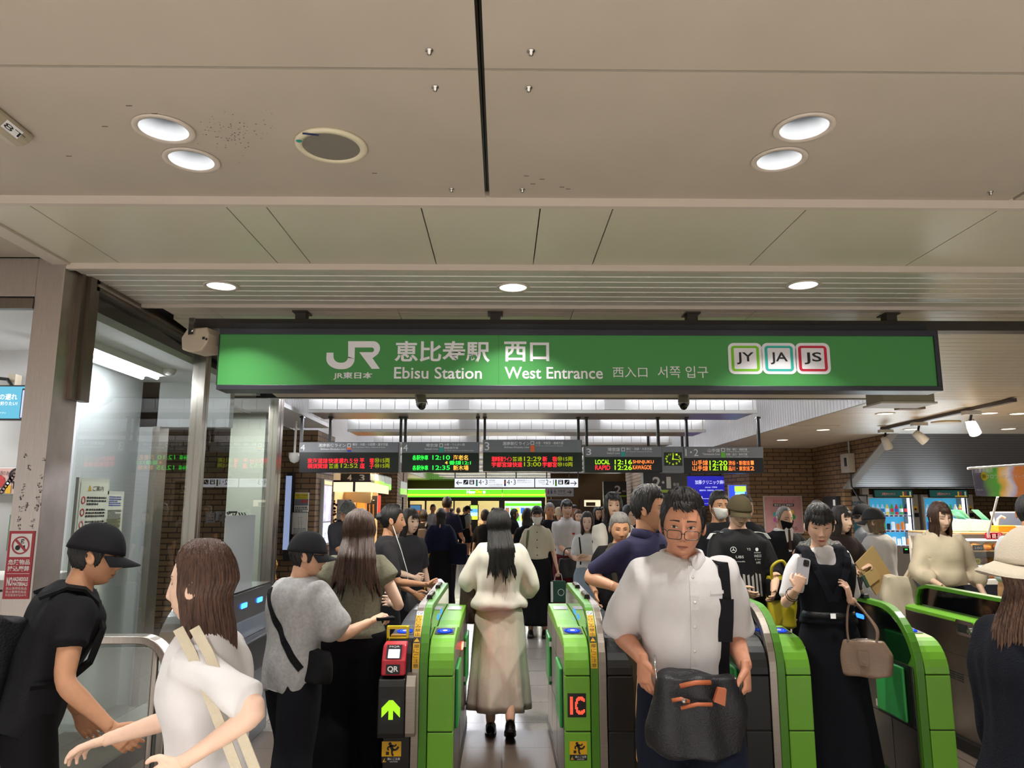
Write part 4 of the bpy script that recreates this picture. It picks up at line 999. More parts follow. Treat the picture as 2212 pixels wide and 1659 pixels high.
def f(m):
    PK = mat('ad_red', '#b04848', .6); cc = ['#3f8f4a', '#c04a40', '#e0c040', '#3060a8', '#b050a0', '#40a0a0']
    pt(m, 'あなたのよろこぶ', 1670, 1079, 1715, 1086, mat('ad_crimson', '#c03048', .6), 13.652, .006); prr(m, 1670, 1088, 1715, 1094, 1, mat('ad_dark', '#3a3034', .6), 13.652, .006); pt(m, '駅弁まつり 開催中', 1673, 1089, 1712, 1093, WINK, 13.652, .009)
    p = W(1694, 1117, 13.644); disc(m, p.x, p.z, .07, WINK, p.y, 18); disc(m, p.x, p.z, .03, mat('ad_ink', '#404a50', .6), p.y - .003, 12)
    for i in range(9):
        a = 2 * PI * i / 9; p = W(1694 + 20 * math.cos(a), 1117 + 17 * math.sin(a), 13.644); disc(m, p.x, p.z, .045, mat('ad_' + cc[i % 6][1:], cc[i % 6], .6), p.y, 12)
    pt(m, '1 → 6/30', 1676, 1138, 1722, 1146, mat('ad_brown', '#503030', .6), 13.652, .006)
poster('event_poster', 'pink event poster in a silver frame on the right brick wall', 'poster', (1653, 1071, 1732, 1152), 13.652, M_SILV, mat('ad_pink', '#b8888a', .6, var=.12, vscale=6), f)
ya_, yb_ = WX(1810, 1100, sx - .06).y, WX(1780, 1100, sx - .06).y; zt_ = WX(1795, 1072, sx - .06).z
pn = MB(); pn.box((sx - .08, ya_, .75), (sx - .001, yb_, zt_), mat('panel_slate', '#22282c', .4)); o = pn.build('electric_cabinet', None, bevel=.004); tag(o, 'dark slate electrical cabinet on the brick wall behind the vending machines', 'cabinet')
m = MB(); m.box((sx - .083, ya_ + .04, zt_ - .16), (sx - .08, ya_ + .12, zt_ - .06), WINK); m.build('label_plate', o)
p = WX(1836, 1000, sx - .02); bx = MB(); bx.box((sx - .12, p.y - .14, p.z - .16), (sx - .001, p.y + .12, p.z + .15), mat('box_white', '#b9b2a8', .5)); o = bx.build('switch_box', None, bevel=.006); tag(o, 'pale electrical box with conduits on the slanting brick wall', 'box')
m = MB(); m.box((sx - .125, p.y - .10, p.z - .06), (sx - .12, p.y - .02, p.z + .08), INK); m.build('window', o)
m = MB(); m.tube([(sx - .03, p.y - .02, p.z + .15), (sx - .03, p.y - .02, ZE)], .014, M_SILV, 8); m.build('conduit', o)
m = MB(); m.tube([(sx - .05, p.y - .05, p.z - .16), (sx - .05, p.y - .06, p.z - .38), (sx - .02, p.y - .25, p.z - .62), (sx - .0, p.y - .5, p.z - .72)], .014, M_GBLACK, 8); m.build('cable', o)
# posters and screen on the left brick pier
def f(m):
    Y = 10.45; pr(m, 636.5, 1066, 666, 1078, mat('ad_yellow', '#d6c018', .5), Y, .006); pt(m, '落書き・不法投棄', 639, 1068, 664, 1071.5, INK, Y, .009); pt(m, 'やめてください', 641, 1073, 662, 1076.5, INK, Y, .009)
    pr(m, 636.5, 1078, 666, 1092, mat('ad_slate', '#6a6a76', .5), Y, .006); pr(m, 650, 1080, 665, 1086, mat('ad_brick', '#b04040', .5), Y, .008); p = W(636, 1096, Y - .008); q_ = W(666, 1103, Y - .008); scribble(m, p.x + .01, p.z, q_.x - .01, .024, 4, INK, p.y, seed=4)
poster('notice_poster', 'yellow and white notice pasted on the left brick wall', 'poster', (635, 1064, 666.5, 1106), 10.45, WHITE, mat('paper_white', '#d8d4cc', .6), f, fr=.6)
def f(m):
    p = W(645, 1117, 10.44); 
    for x in (645, 651): 
        for i in range(6): pt(m, 'おしらせです'[i], x - 1.5, 1116 + i * 4.2, x + 1.5, 1119 + i * 4.2, INK, 10.44, .006)
    a = W(634, 1142, 10.434); b = W(661, 1150, 10.434); scribble(m, a.x, a.z, b.x, .02, 4, GY_, a.y, seed=8)
poster('framed_notice', 'silver framed white notice below the yellow one', 'poster', (629, 1107, 664, 1154), 10.44, M_SILV, mat('paper_white', '#d8d4cc', .6), f, fr=2.2)
# display screen set into the angled pier face
dv = Vector((PL2.x - PL.x, 1.1, 0)).normalized(); nv = Vector((dv.y, -dv.x, 0))
TS = Matrix(((dv.x, -nv.x, 0, PL.x), (dv.y, -nv.y, 0, 10.5), (0, 0, 1, 0), (0, 0, 0, 1)))
e = empty('advert_screen', (0, 0, 0), 0, 'tall glowing lilac advert screen on the angled brick face', 'screen')
m = MB(); m.box((.28, -.05, 1.08), (.80, .0, 2.02), M_SILV, TS); m.build('case', e); m = MB(); rect(m, .31, 1.42, .77, 1.93, mat('ad_lilac', '#b9b4e8', .4, emit=1.0, var=.35, vscale=5), -.052, TS); rect(m, .31, 1.11, .77, 1.40, glow('ad_pale', '#d8dcff', 1.1), -.052, TS)
pass
rect(m, .31, 1.95, .77, 2.0, glow('ad_warm', '#ffd89a', 1.2), -.052, TS); text(m, '公式', .36, 1.17, .1, mat('ad_navy', '#2a2a60', .5), -.055, h=.1, w=.12, T=TS); m.build('picture', e)
# ================================================================ COFFEE STAND
YK = 12.0
ks = empty('coffee_stand', (0, 0, 0), 0, 'coffee stand with a glowing cream awning and orange interior', 'shop')
AW = glow('awning_cream', '#ffe2b4', 1.05)
a = W(717, 1068, YK); b = W(798, 1041, YK); cx2 = W(835, 1068, 14.2)
for k, (pa, pb) in enumerate((((a.x, YK), (W(767, 1041, YK).x - .02, YK)), ((W(768, 1041, YK).x, YK), (b.x, YK)), ((b.x, YK), (cx2.x, 14.2)))):
    zb, ztp = W(717, 1062, YK).z, W(717, 1041.5, YK).z
    m = MB(); V = [(pa[0], pa[1], zb), (pb[0], pb[1], zb), (pb[0], pb[1], ztp), (pa[0], pa[1], ztp)]; V += [(v[0] - .0, v[1] + .25, v[2]) for v in V]
    m.add(V, [(0, 1, 2, 3), (7, 6, 5, 4), (0, 4, 5, 1), (1, 5, 6, 2), (2, 6, 7, 3), (3, 7, 4, 0)], AW); m.build('awning', ks)
m = MB(); m.box((a.x - .05, YK - .02, ztp), (b.x + .03, YK + .3, ztp + .03), M_GBLACK); m.box((a.x - .06, YK - .01, 0), (a.x + .02, YK + .1, ztp), M_GBLACK); m.box((W(767, 1041, YK).x - .03, YK - .01, zb), (W(767, 1041, YK).x + .005, YK + .2, ztp), M_GBLACK); m.build('frame', ks)
m = MB(); OR = mat('stand_orange', '#e8963c', .6); CRm = mat('stand_cream', '#f0cf9a', .6)
m.box((a.x, 14.4, 0), (W(815, 1070, 14.4).x, 14.5, 2.3), CRm); m.box((W(778, 1070, 14.3).x, 14.0, 0), (W(795, 1070, 14.3).x, 14.4, 2.2), OR); m.box((a.x - .05, YK, 0), (a.x, 14.5, 2.3), CRm); m.build('back_wall', ks)
m = MB(); q_ = W(745, 1075, 13.0); m.tube([(q_.x - .2, 13., q_.z), (q_.x + .15, 13., q_.z + .05), (q_.x + .45, 13., q_.z + .02)], [.10, .13, .12], CRm, 12); m.build('hanging_lamp', ks, smooth=True)
m = MB(); pbox(m, 792, 1071, 815, 1120, 13.4, .05, M_SBLK); 
for i in range(2):
    for j in range(9): pr(m, 797 + i * 8, 1090 + j * 3, 800 + i * 8, 1091.6 + j * 3, OR, 13.4, .004)
    pr(m, 796 + i * 9, 1077 + i * 3, 804 + i * 5, 1078.5 + i * 3, WINK, 13.4, .004)
m.build('menu_board', ks)
m = MB(); pbox(m, 815, 1070, 822, 1120, 13.652, .04, mat('banner_red', '#b8302c', .5)); m.build('red_banner', ks)
m = MB(); m.box((a.x + .3, 12.9, 0), (W(800, 1070, 13.3).x, 13.3, 1.02), mat('counter_wood', '#7a5030', .5)); m.build('counter', ks)
lt = area('coffee_lamp', ((a.x + b.x) / 2 + .4, 13.4, 2.25), 1.0, .6, 45, (1, .78, .5)); 
bn = empty('coffee_banner', (0, 0, 0), 0, 'white coffee banner printed with beans behind the man with a cap', 'banner'); YB_ = 11.9
m = MB(); pbox(m, 719, 1079, 759, 1323.5, YB_, .02, mat('banner_white', '#dcdadd', .6)); m.build('sheet', bn)
m = MB(); rn = random.Random(5)
for i in range(26):
    x = rn.choice((rn.uniform(721, 727), rn.uniform(744, 757))); y = rn.uniform(1082, 1092) if x > 740 else rn.uniform(1082, 1130); p = W(x, y, YB_ - .003); disc(m, p.x, p.z, rn.uniform(.012, .022), mat('bean_%d' % (i % 2), ('#3a3030', '#8a3028')[i % 2], .6), p.y, 8)
pt(m, 'CAFE', 728, 1100, 740, 1104, INK, YB_, .004); pt(m, '1 2 0 0', 728, 1106, 740, 1110, INK, YB_, .004); m.build('print', bn)
# four green and grey hanging menu signs
for i, (xa, xb, yt, yb) in enumerate(((809, 829, 1022, 1050), (829.5, 844, 1027, 1058), (846, 861, 1033, 1066), (864, 878, 1038, 1069))):
    Y0 = 13.5 + i * 1.5; e = empty('hanging_sign', (0, 0, 0), 0, ['green and grey hanging sign nearest the coffee stand', 'second green and grey hanging sign from the coffee stand', 'third green and grey hanging sign from the coffee stand', 'green and grey hanging sign nearest the convenience store'][i], 'sign')
    zt_, zm, zb_ = W(xa, yt, Y0).z, W(xa, yt + (yb - yt) * .55, Y0).z, W(xa, yb, Y0).z
    A_ = W(xa, yt, Y0); B_ = W(xb, yt, Y0 + 1.0)
    def q4(z0, z1, off, m_, mb): 
        d_ = (B_ - A_); d_.z = 0; d_.normalize(); n_ = Vector((d_.y, -d_.x, 0)) * off
        V = [(A_.x, A_.y, z0), (B_.x, B_.y, z0), (B_.x, B_.y, z1), (A_.x, A_.y, z1)]; V = [Vector(v) + n_ for v in V]; V += [v - n_.normalized() * .08 for v in V]
        mb.add(V, [(0, 1, 2, 3), (7, 6, 5, 4), (0, 4, 5, 1), (1, 5, 6, 2), (2, 6, 7, 3), (3, 7, 4, 0)], m_)
    m = MB(); q4(zb_, zt_, .01, M_GBLACK, m); m.build('case', e)
    mid = (A_ + B_) / 2; m = MB(); m.tube([(mid.x, mid.y + .03, zt_ - .02), (mid.x, mid.y + .03, ZTOP if mid.x > XL else ZE)], .012, M_GBLACK, 6); m.build('rod', e)
    m = MB(); q4(zm, zt_ - .02, .02, mat('menu_grey', '#8f9290', .4, emit=.4), m); m.build('photo_panel', e); m = MB(); q4(zb_ + .02, zm, .02, mat('menu_green', '#78d030', .4, emit=.75, var=.12, vscale=3), m); m.build('green_panel', e)
m = MB(); pbox(m, 852, 1074, 872, 1108, 19.5, .05, M_SBLK); o = m.build('wall_board'); tag(o, 'black board with small white lines left of the convenience store', 'sign'); m = MB()
for i in range(2): pt(m, 'ただいま営業中', 853, 1079 + i * 4, 869, 1081.5 + i * 4, WINK, 19.5, .004)
m.build('lettering', o)
# ================================================================ CONVENIENCE STORE at the end of the hall
YN = 29.0
st = empty('convenience_store', (0, 0, 0), 0, 'convenience store with a lit green fascia at the hall end', 'shop')
FG = glow('fascia_green', '#6ad82e', 1.05); FY = glow('fascia_yellow', '#e4f43a', 1.2); SHW = glow('store_light', '#ffdcae', 1.25)
fx = [880, 972, 1085, 1178]
for i in range(3):
    m = MB(); a = W(fx[i] + .5, 1074, YN); b = W(fx[i + 1] - .5, 1056, YN); m.box((a.x, YN, a.z), (b.x, YN + .5, b.z), FG); pr(m, fx[i] + .5, 1067.6, fx[i + 1] - .5, 1070.4, FY, YN, .006); pr(m, fx[i] + .5, 1056, fx[i + 1] - .5, 1057.5, glow('fascia_white', '#e8ffe0', 1.3), YN, .006); m.build('fascia', st)
m = MB(); pt(m, 'New', 1008, 1058.5, 1027, 1066.5, glow('store_white', '#ffffff', 1.3), YN, .012, bold=.03); pt(m, 'Day', 1028, 1058.5, 1042, 1067, glow('store_yellow', '#f2f21c', 1.2), YN, .012, bold=.03); pt(m, 's', 1043, 1060, 1049, 1066, glow('store_white', '#ffffff', 1.3), YN, .012, bold=.03); m.build('lettering', st)
m = MB(); a = W(880, 1082, YN); b = W(1178, 1074, YN); m.box((a.x, YN + .02, a.z), (b.x, YN + .3, b.z), M_GBLACK)
for x0, x1 in ((880, 884), (917, 920), (979, 981.5), (1017, 1032), (1078, 1090), (1170, 1178)): a = W(x0, 1100, YN); b = W(x1, 1100, YN); m.box((a.x, YN + .05, 0), (b.x, YN + .25, 2.0), mat('store_frame', '#2a221c', .5))
m.build('front_frame', st)
m = MB(); a = W(881, 1100, 31); b = W(1177, 1100, 31); m.box((a.x, YN + .9, 0), (b.x, YN + .95, 2.2), mat('store_wall', '#f0c890', .6, emit=.55, var=.1, vscale=2)); m.build('back_wall', st)
m = MB(); rn = random.Random(9)
cols = [mat('goods_%d' % i, c, .5, emit=.35) for i, c in enumerate(('#d8a080', '#e0d0b0', '#c05040', '#80b060', '#6080b0', '#e8c040'))]
for sx0, sx1 in ((934, 976), (984, 1014), (1034, 1076)):
    for r_ in range(4):
        x = sx0
        while x < sx1:
            w_ = rn.uniform(1.5, 4); a = W(x, 1115 + r_ * 12 + 9, YN + .8); b = W(min(sx1, x + w_), 1115 + r_ * 12 + rn.uniform(0, 4), YN + .8); m.box((a.x, YN + .75, a.z), (b.x, YN + .85, b.z), rn.choice(cols)); x += w_ + .6
m.build('shelves_of_goods', st)['kind'] = 'stuff'
m = MB(); pr(m, 1091, 1083, 1170, 1140, glow('window_pale', '#cfe4ee', .95), YN, -.06); pr(m, 1091, 1087, 1170, 1093, FG, YN, -.05); rn = random.Random(2)
for i in range(14): x = 1092 + (i % 7) * 11; y = 1097 + (i // 7) * 16; pr(m, x, y, x + 8, y + 12, (cols[i % 6], FG, FY, glow('window_blue', '#3a78d8', .9))[i % 4], YN, -.045)
m.build('window_display', st)
for nm, lab, x0, y0, x1, y1, cs in (('store_screen', 'dark advert screen at the left of the store doors', 884, 1090, 911, 1126, ('#5a8ab0', '#c86a40', '#8fb0c8')), ('store_screen', 'bright vertical screen with blue and lime bands before the store', 1014, 1090, 1034, 1124, ('#b8f060', '#60b0f0', '#c0f0e0', '#d8f040'))):
    e = empty(nm, (0, 0, 0), 0, lab, 'screen'); Y = YN - 1.0; m = MB(); pbox(m, x0, y0, x1, y1, Y, .1, M_GBLACK); a = W(x0 + 2, 1150, Y); b = W(x1 - 2, 1150, Y); m.box((a.x, Y + .02, 0), (b.x, Y + .08, W(x0, y1, Y).z), M_GBLACK); m.build('case', e)
    m = MB(); h = (y1 - y0 - 3) / len(cs)
    for i, c in enumerate(cs): pr(m, x0 + 2, y0 + 1.5 + i * h, x1 - 2, y0 + 1.5 + (i + 1) * h, glow('screen_' + c[1:], c, .55 if 'dark' in lab else .95), Y, .004)
    m.build('picture', e)
def f(m): 
    a = W(1180, 1082, 23.8); pr(m, 1182, 1081, 1228, 1098, mat('ad_dim', '#54504e', .5, var=.3, vscale=3), 23.945, .006)
poster('film_poster', 'dim framed picture under the restroom sign', 'poster', (1180, 1079, 1230, 1110), 23.945, M_SILV, mat('ad_dimmer', '#3a3634', .5), f)
e = empty('ticket_machine', (0, 0, 0), 0, 'recess with a lit counter window beyond the long-haired woman', 'counter'); m = MB(); pbox(m, 1255, 1078, 1299, 1210, 23.6, .39, mat('recess_wood', '#4a3624', .5)); m.build('body', e); m = MB(); pr(m, 1262, 1080, 1297, 1094, glow('recess_light', '#e8d8b4', .9), 23.6, .004); pr(m, 1266, 1085, 1286, 1093, mat('recess_brown', '#6a4828', .5), 23.6, .008); m.build('window', e)
area('store_glow', (0, YN - .15, 1.5), 8, 1.6, 60, (1, .86, .66), (R(-90), 0, 0))
# ================================================================ OFFICE AND GLASS SCREEN AT THE LEFT
GX = -2.36
M_GLASS = glass('clear_glass', '#f2f6f4', 1.3, .04)
M_STB = brushed('pillar_steel', '#c2b7b0', .34, (60, 1, 1))
M_STV = brushed('post_steel', '#b5aca4', .28, (60, 60, 1))
M_STD = brushed('jamb_steel', '#82786e', .35, (60, 60, 1))
m = MB(); m.box((-2.508, 3.87, 0), (GX, 4.10, ZA), M_STB); pil = struct(m, 'pillar_steel', bevel=.003)
m = MB(); zj = WX(165, 868, GX).z; m.box((GX, 3.99, zj), (GX + .03, 4.13, ZA - .03), M_STD); m.box((GX + .03, 4.04, zj), (GX + .05, 4.13, ZA - .03), M_STD); m.build('jamb', pil)
m = MB(); zh = W(40, 640, 3.87).z; m.box((-6.9, 3.87, zh), (-2.508, 4.05, ZA), M_STB); m.box((-6.9, 3.86, zh - .07), (-2.508, 3.9, zh - .012), M_STD); m.box((-6.9, 3.88, zh - .012), (-2.508, 3.9, zh), INK); struct(m, 'header_beam', bevel=.002)
# scuff marks left by old stickers on the pillar
m = MB(); rn = random.Random(11); M_SCF = mat('scuff', '#5e5650', .7)
for px, py in ((58, 1090), (87, 1088), (55, 1097), (80, 1096), (50, 1060), (88, 1062), (46, 1074), (82, 1078), (45, 1100), (78, 1100), (42, 1122), (70, 1124), (41, 1138), (68, 1136), (54, 985), (95, 990), (62, 1010), (90, 1030), (52, 1050), (85, 1048)):
    for k in range(7):
        p = W(px + rn.uniform(-4, 4), py + rn.uniform(-5, 5), 3.868); w_, h_ = rn.choice(((.010, .002), (.003, .009), (.005, .002)))
        rect(m, p.x - w_ / 2, p.z - h_ / 2, p.x + w_ / 2, p.z + h_ / 2, M_SCF, p.y)
m.build('sticker_scuffs', pil)['kind'] = 'stuff'
# red hazardous materials notice on the pillar
YZ = 3.868; RD = mat('notice_red', '#b5303e', .4)
e = empty('hazard_notice', (0, 0, 0), 0, 'red notice on the steel pillar reading NO HAZARDOUS MATERIALS', 'sign')
a = W(30, 1147, YZ); b = W(82, 1147, YZ); zb = W(50, 1294, YZ).z; xl, xr, zt = -2.502, -2.372, a.z
m = MB(); m.box((xl, YZ - .002, zb), (xr, YZ + .002, zt), RD); m.build('plate', e)
m = MB(); w_ = xr - xl; h_ = zt - zb; y = YZ - .003
def nb(u0, v0, u1, v1): return xl + u0 * w_, zt - v1 * h_, xl + u1 * w_, zt - v0 * h_
x0, z0, x1, z1 = nb(.10, .04, .90, .385); rect(m, x0, z0, x1, z1, WINK, y)
cxx, czz, rr = (x0 + x1) / 2, (z0 + z1) / 2, (x1 - x0) * .43; 
disc(m, cxx - .014, czz - .012, .013, INK, y - .001, 14); rect(m, cxx + .0, czz + .010, cxx + .016, czz + .03, INK, y - .001); rect(m, cxx + .014, czz - .024, cxx + .022, czz + .0, INK, y - .001); text(m, '×', cxx + .002, czz + .013, .1, WINK, y - .002, h=.012)
ring(m, cxx, czz, rr * .84, rr, RD, y - .0022, 28)
d_ = rr * .62; m.poly([(cxx - d_ - .004, y - .0024, czz + d_ - .004), (cxx - d_ + .004, y - .0024, czz + d_ + .004), (cxx + d_ + .004, y - .0024, czz - d_ + .004), (cxx + d_ - .004, y - .0024, czz - d_ - .004)], RD)
for t, u0, v0, u1, v1, bo in (('危険物品', .08, .42, .92, .50, .02), ('持込厳禁', .08, .515, .92, .595, .02), ('NO', .10, .68, .32, .81, .04), ('HAZARDOUS', .34, .68, .92, .74, .04), ('MATERIALS', .34, .755, .92, .81, .04), ('禁止携帶危險品', .1, .825, .9, .865, 0), ('禁止攜帶危險品', .1, .875, .9, .915, 0), ('위험물품반입금지', .1, .925, .9, .96, 0)):
    x0, z0, x1, z1 = nb(u0, v0, u1, v1); text(m, t, x0, z0, 1, WINK, y, h=z1 - z0, w=x1 - x0, bold=bo)
x0, z0, x1, z1 = nb(.06, .628, .94, .634); rect(m, x0, z0, x1, z1, WINK, y)
m.build('print', e)
# glass panes, posts, head rail
def pane(name, y0, y1, z0, z1, x=GX, kind=None):
    m = MB(); m.box((x - .006, y0, z0), (x + .006, y1, z1), M_GLASS); return m.build(name)
zg = ZC - .06
o = pane('glass_partition', 4.13, 5.70, .12, zg); o['kind'] = 'structure'; o.name = 'window_1'
o = pane('glass_partition', 5.80, 7.62, .12, zg); o['kind'] = 'structure'; o.name = 'door_1'; dr1 = o
m = MB(); m.box((GX - .05, 4.10, zg), (GX + .05, 7.8, ZC + .02), M_STD); m.box((GX + .02, 4.1, zg + .02), (GX + .06, 7.8, zg + .035), M_STV); struct(m, 'window_head_trim')
m = MB(); m.box((GX - .02, 4.13, 0), (GX + .02, 7.6, .12), M_STD); struct(m, 'window_sill_trim')
for y0, y1, w_ in ((5.70, 5.80, .05), (7.62, 7.80, .05)):
    m = MB(); m.box((GX - w_, y0, 0), (GX + w_, y0 + (y1 - y0) * .45, zg), M_STV); m.box((GX - w_, y0 + (y1 - y0) * .55, 0), (GX + w_, y1, zg), M_STV); m.box((GX - w_ + .01, y0 + .02, 0), (GX + w_ - .01, y1 - .02, zg), INK); struct(m, 'window_post', bevel=.003)
TL = Matrix(((0, 0, 0, GX + .008), (1, 0, 0, 0), (0, 0, 1, 0), (0, 0, 0, 1))) @ Matrix.Identity(4)
TL = Matrix(((0, -1, 0, GX + .009), (1, 0, 0, 0), (0, 0, 1, 0), (0, 0, 0, 1)))      # x runs down the hall, -y faces the hall
m = MB()
for ch, px in (('自', 451), ('動', 469), ('ド', 485), ('ア', 500)):
    p = WX(px, 1130, GX); q = WX(px, 1104, GX); text(m, ch, p.y - .09, p.z, 1, INK, 0, h=q.z - p.z, w=.2, T=TL, bold=.03)
for k in range(3):
    p = WX(513 + k * 6, 1130, GX); q = WX(513 + k * 6, 1107, GX); zc = (p.z + q.z) / 2; hh = (q.z - p.z) / 2
    for s_ in (-1, 1): m.poly([TL @ Vector(v) for v in ((p.y - .03, 0, zc + s_ * hh), (p.y + .01, 0, zc + s_ * hh), (p.y + .08, 0, zc), (p.y + .04, 0, zc))], INK)
m.build('door_lettering', dr1)
pf = MB(); a = WX(487, 1262, GX); pf.box((GX + .007, WX(480, 1200, GX).y, .9), (GX + .01, WX(545, 1200, GX).y, 1.55), mat('frosted_film', '#9fa5a6', .5)); pf.build('frosted_panel', dr1)
# notices standing behind the glass
def gl_notice(name, label, x0, y0, x1, y1, X, base, fn):
    a = WX(x0, (y0 + y1) / 2, X); b = WX(x1, (y0 + y1) / 2, X); zt = WX((x0 + x1) / 2, y0, X).z; zb = WX((x0 + x1) / 2, y1, X).z
    e = empty(name, (0, 0, 0), 0, label, 'notice'); T = Matrix(((0, -1, 0, X), (1, 0, 0, 0), (0, 0, 1, 0), (0, 0, 0, 1)))
    m = MB(); m.box((X - .02, a.y - .02, zb - .02), (X - .002, b.y + .02, zt + .02), M_SILV); m.build('frame', e); m = MB(); rect(m, a.y, zb, b.y, zt, base, -.0, T); m.build('sheet', e); m = MB(); fn(m, a.y, zb, b.y, zt, T); m.build('print', e)
PAPER = mat('paper_white', '#d8d4cc', .6)
def f(m, y0, z0, y1, z1, T):
    w_ = y1 - y0; h = z1 - z0; text(m, 'ご案内', y0 + w_ * .42, z1 - h * .07, 1, INK, -.002, h=h * .04, w=w_ * .4, T=T); m.poly([T @ Vector(v) for v in ((y0 + w_ * .25, -.002, z1 - h * .07), (y0 + w_ * .38, -.002, z1 - h * .07), (y0 + w_ * .315, -.002, z1 - h * .025))], mat('warn_ochre', '#c89a20', .5))
    for i in range(5): 
        zz = z1 - h * (.12 + .09 * i); scribble(m, y0 + w_ * .24, zz, y1 - w_ * .05, h * .024, 3, INK, -.002, T, seed=i); ring(m, y0 + w_ * .12, zz - h * .02, w_ * .05, w_ * .075, RD, -.002, 14, T)
    scribble(m, y0 + w_ * .2, z1 - h * .6, y1 - w_ * .1, h * .024, 14, INK, -.002, T, seed=9)
gl_notice('guidance_notice', 'tall framed white guidance notice with red circles just right of the steel pillar', 162, 1040, 222, 1330, GX - .03, PAPER, f)
def f(m, y0, z0, y1, z1, T):
    w_ = y1 - y0; h = z1 - z0; scribble(m, y0 + w_ * .12, z1 - h * .06, y1 - w_ * .1, h * .05, 5, mat('ink_violet', '#4a50a8', .5), -.002, T, seed=3); rect(m, y0 + w_ * .05, z0 + h * .2, y1 - w_ * .05, z0 + h * .42, mat('paper_olive', '#9c9a78', .6), -.0015, T); scribble(m, y0 + w_ * .1, z1 - h * .38, y1 - w_ * .05, h * .03, 18, INK, -.002, T, seed=5)
gl_notice('fare_notice', 'smaller paper notice with violet heading beside the guidance notice', 228, 1068, 262, 1158, GX - .03, PAPER, f)
# staff room behind the glass
ZR = 2.72
m = MB(); m.box((-6.9, 3.95, ZR), (GX - .06, 10.4, ZR + .05), mat('room_ceiling', '#dcdcda', .7)); struct(m, 'ceiling_staff_room')
m = MB(); m.box((-3.3, 5.2, 0), (-3.2, 6.6, ZR), M_WHITEW); m.box((-3.2, 6.55, 0), (-3.05, 6.65, ZR), M_WHITEW); m.box((-3.2, 6.55, 2.32), (GX - .06, 6.65, ZR), M_WHITEW); m.box((-6.9, 5.2, 0), (-3.2, 5.3, ZR), mat('room_wall', '#b4b3b0', .65)); struct(m, 'wall_staff_room')
m = MB(); m.box((-3.06, 6.50, 0), (-3.0, 6.68, 2.32), M_STV); struct(m, 'door_frame_2')
pc = MB(); pc.box((-3.15, 8.6, 0), (-2.75, 8.8, ZR), mat('panel_celadon', '#a9ada0', .5)); struct(pc, 'wall_panel')
tf = empty('twin_tube_light', (-2.86, 5.35, ZR - .05), 0, 'bright twin tube ceiling light inside the room behind the glass', 'light')
m = MB(); m.box((-.13, -.62, .0), (.13, .62, .05), WHITE); m.build('tray', tf)
for x in (-.06, .06):
    m = MB(); m.tube([(x, -.6, -.012), (x, .6, -.012)], .016, glow('office_tube', '#f4f6ff', 45.), 10); m.build('tube', tf)
sm = empty('smoke_detector', WZ(365, 798, ZR), 0, 'round white smoke detector on the staff room ceiling', 'detector'); m = MB(); m.lathe([(.055, 0), (.055, -.02), (.04, -.045), (.0, -.047)], WHITE, 20); m.build('body', sm, smooth=True)
area('office_lamp', (-4.6, 4.6, ZR - .05), 1.2, .4, 40); area('office_lamp', (-2.8, 7.6, ZR - .05), .4, 1.2, 40)
# ticket office seen through the opening at the far left
scr = empty('office_screen', (0, 0, 0), 0, 'wall screen with a pale blue train delay notice at the far left', 'screen'); YO = 5.0
m = MB(); a = W(-70, 907, YO); b = W(64, 832, YO); m.box((a.x, YO, a.z), (b.x, YO + .05, b.z), M_GBLACK); m.box((a.x + .2, YO + .05, a.z + .1), (b.x - .2, 5.2, b.z - .1), M_GBLACK); m.build('case', scr)
m = MB(); pr(m, -68, 835, 63, 904, glow('screen_sky', '#6cbcd8', .8), YO, .004); prr(m, 41, 839, 63, 904, 4, INK, YO, .006); pr(m, 43, 843, 63, 902, glow('screen_lilac', '#c2ccf6', .9), YO, .008); BWs = glow('screen_white', '#f6fbff', .95)
pt(m, 'の遅れ', -2, 851, 38, 864, BWs, YO, .006, bold=.02); pt(m, '知りたい!', 0, 867, 38, 876, BWs, YO, .006, bold=.02); pt(m, 'アプリ', -2, 890, 12, 894, BWs, YO, .006); m.build('picture', scr)
def f(m):
    pt(m, 'お酒のあとは', -8, 1017, 34, 1027, mat('ad_brown2', '#5a3a34', .6), 5.16, .006); pr(m, 11, 1048, 24, 1066, mat('beer_gold', '#d8a820', .5), 5.16, .006); pr(m, 12, 1042, 23, 1048, WINK, 5.16, .006); pr(m, 27, 1044, 36, 1056, INK, 5.16, .006)
    for i in range(7): p = W(3 + i * 4.5, 1062 - i * 6, 5.16 - .006); ring(m, p.x, p.z, .009, .017, INK, p.y, 10)
    p = W(36, 1028, 5.154); ring(m, p.x, p.z, .04, .055, INK, p.y, 20); p = W(-3, 1040, 5.154); disc(m, p.x, p.z, .045, mat('ad_splash', '#b03030', .6), p.y, 9)
poster('safety_poster', 'pink poster with a beer glass and chain in the ticket office', 'poster', (-60, 1010, 46, 1068), 5.16, M_SILV, mat('ad_rose', '#c9a49c', .6), f, th=.03)
m = MB(); pbox(m, 13, 1112, 34, 1190, 5.1, .05, mat('leaflet_green', '#3a7a56', .5)); pbox(m, 17, 1135, 34, 1180, 5.06, .03, mat('leaflet_pink', '#b0a0a0', .6)); o = m.build('leaflet_rack'); tag(o, 'small green leaflet rack on the ticket office wall', 'rack')
m = MB(); pbox(m, 15, 808, 34, 835, 5.12, .07, mat('wall_box_cream', '#b0a48e', .5)); o = m.build('wall_box'); tag(o, 'cream socket box with cables above the blue screen', 'box'); m = MB(); a = W(18, 826, 5.1); m.tube([(a.x - .3, 5.1, a.z - .05), (a.x - .1, 5.09, a.z + .03), (a.x, 5.09, a.z + .02), (a.x + .06, 5.09, a.z - .06)], .012, M_GBLACK, 8); m.build('cable', o)
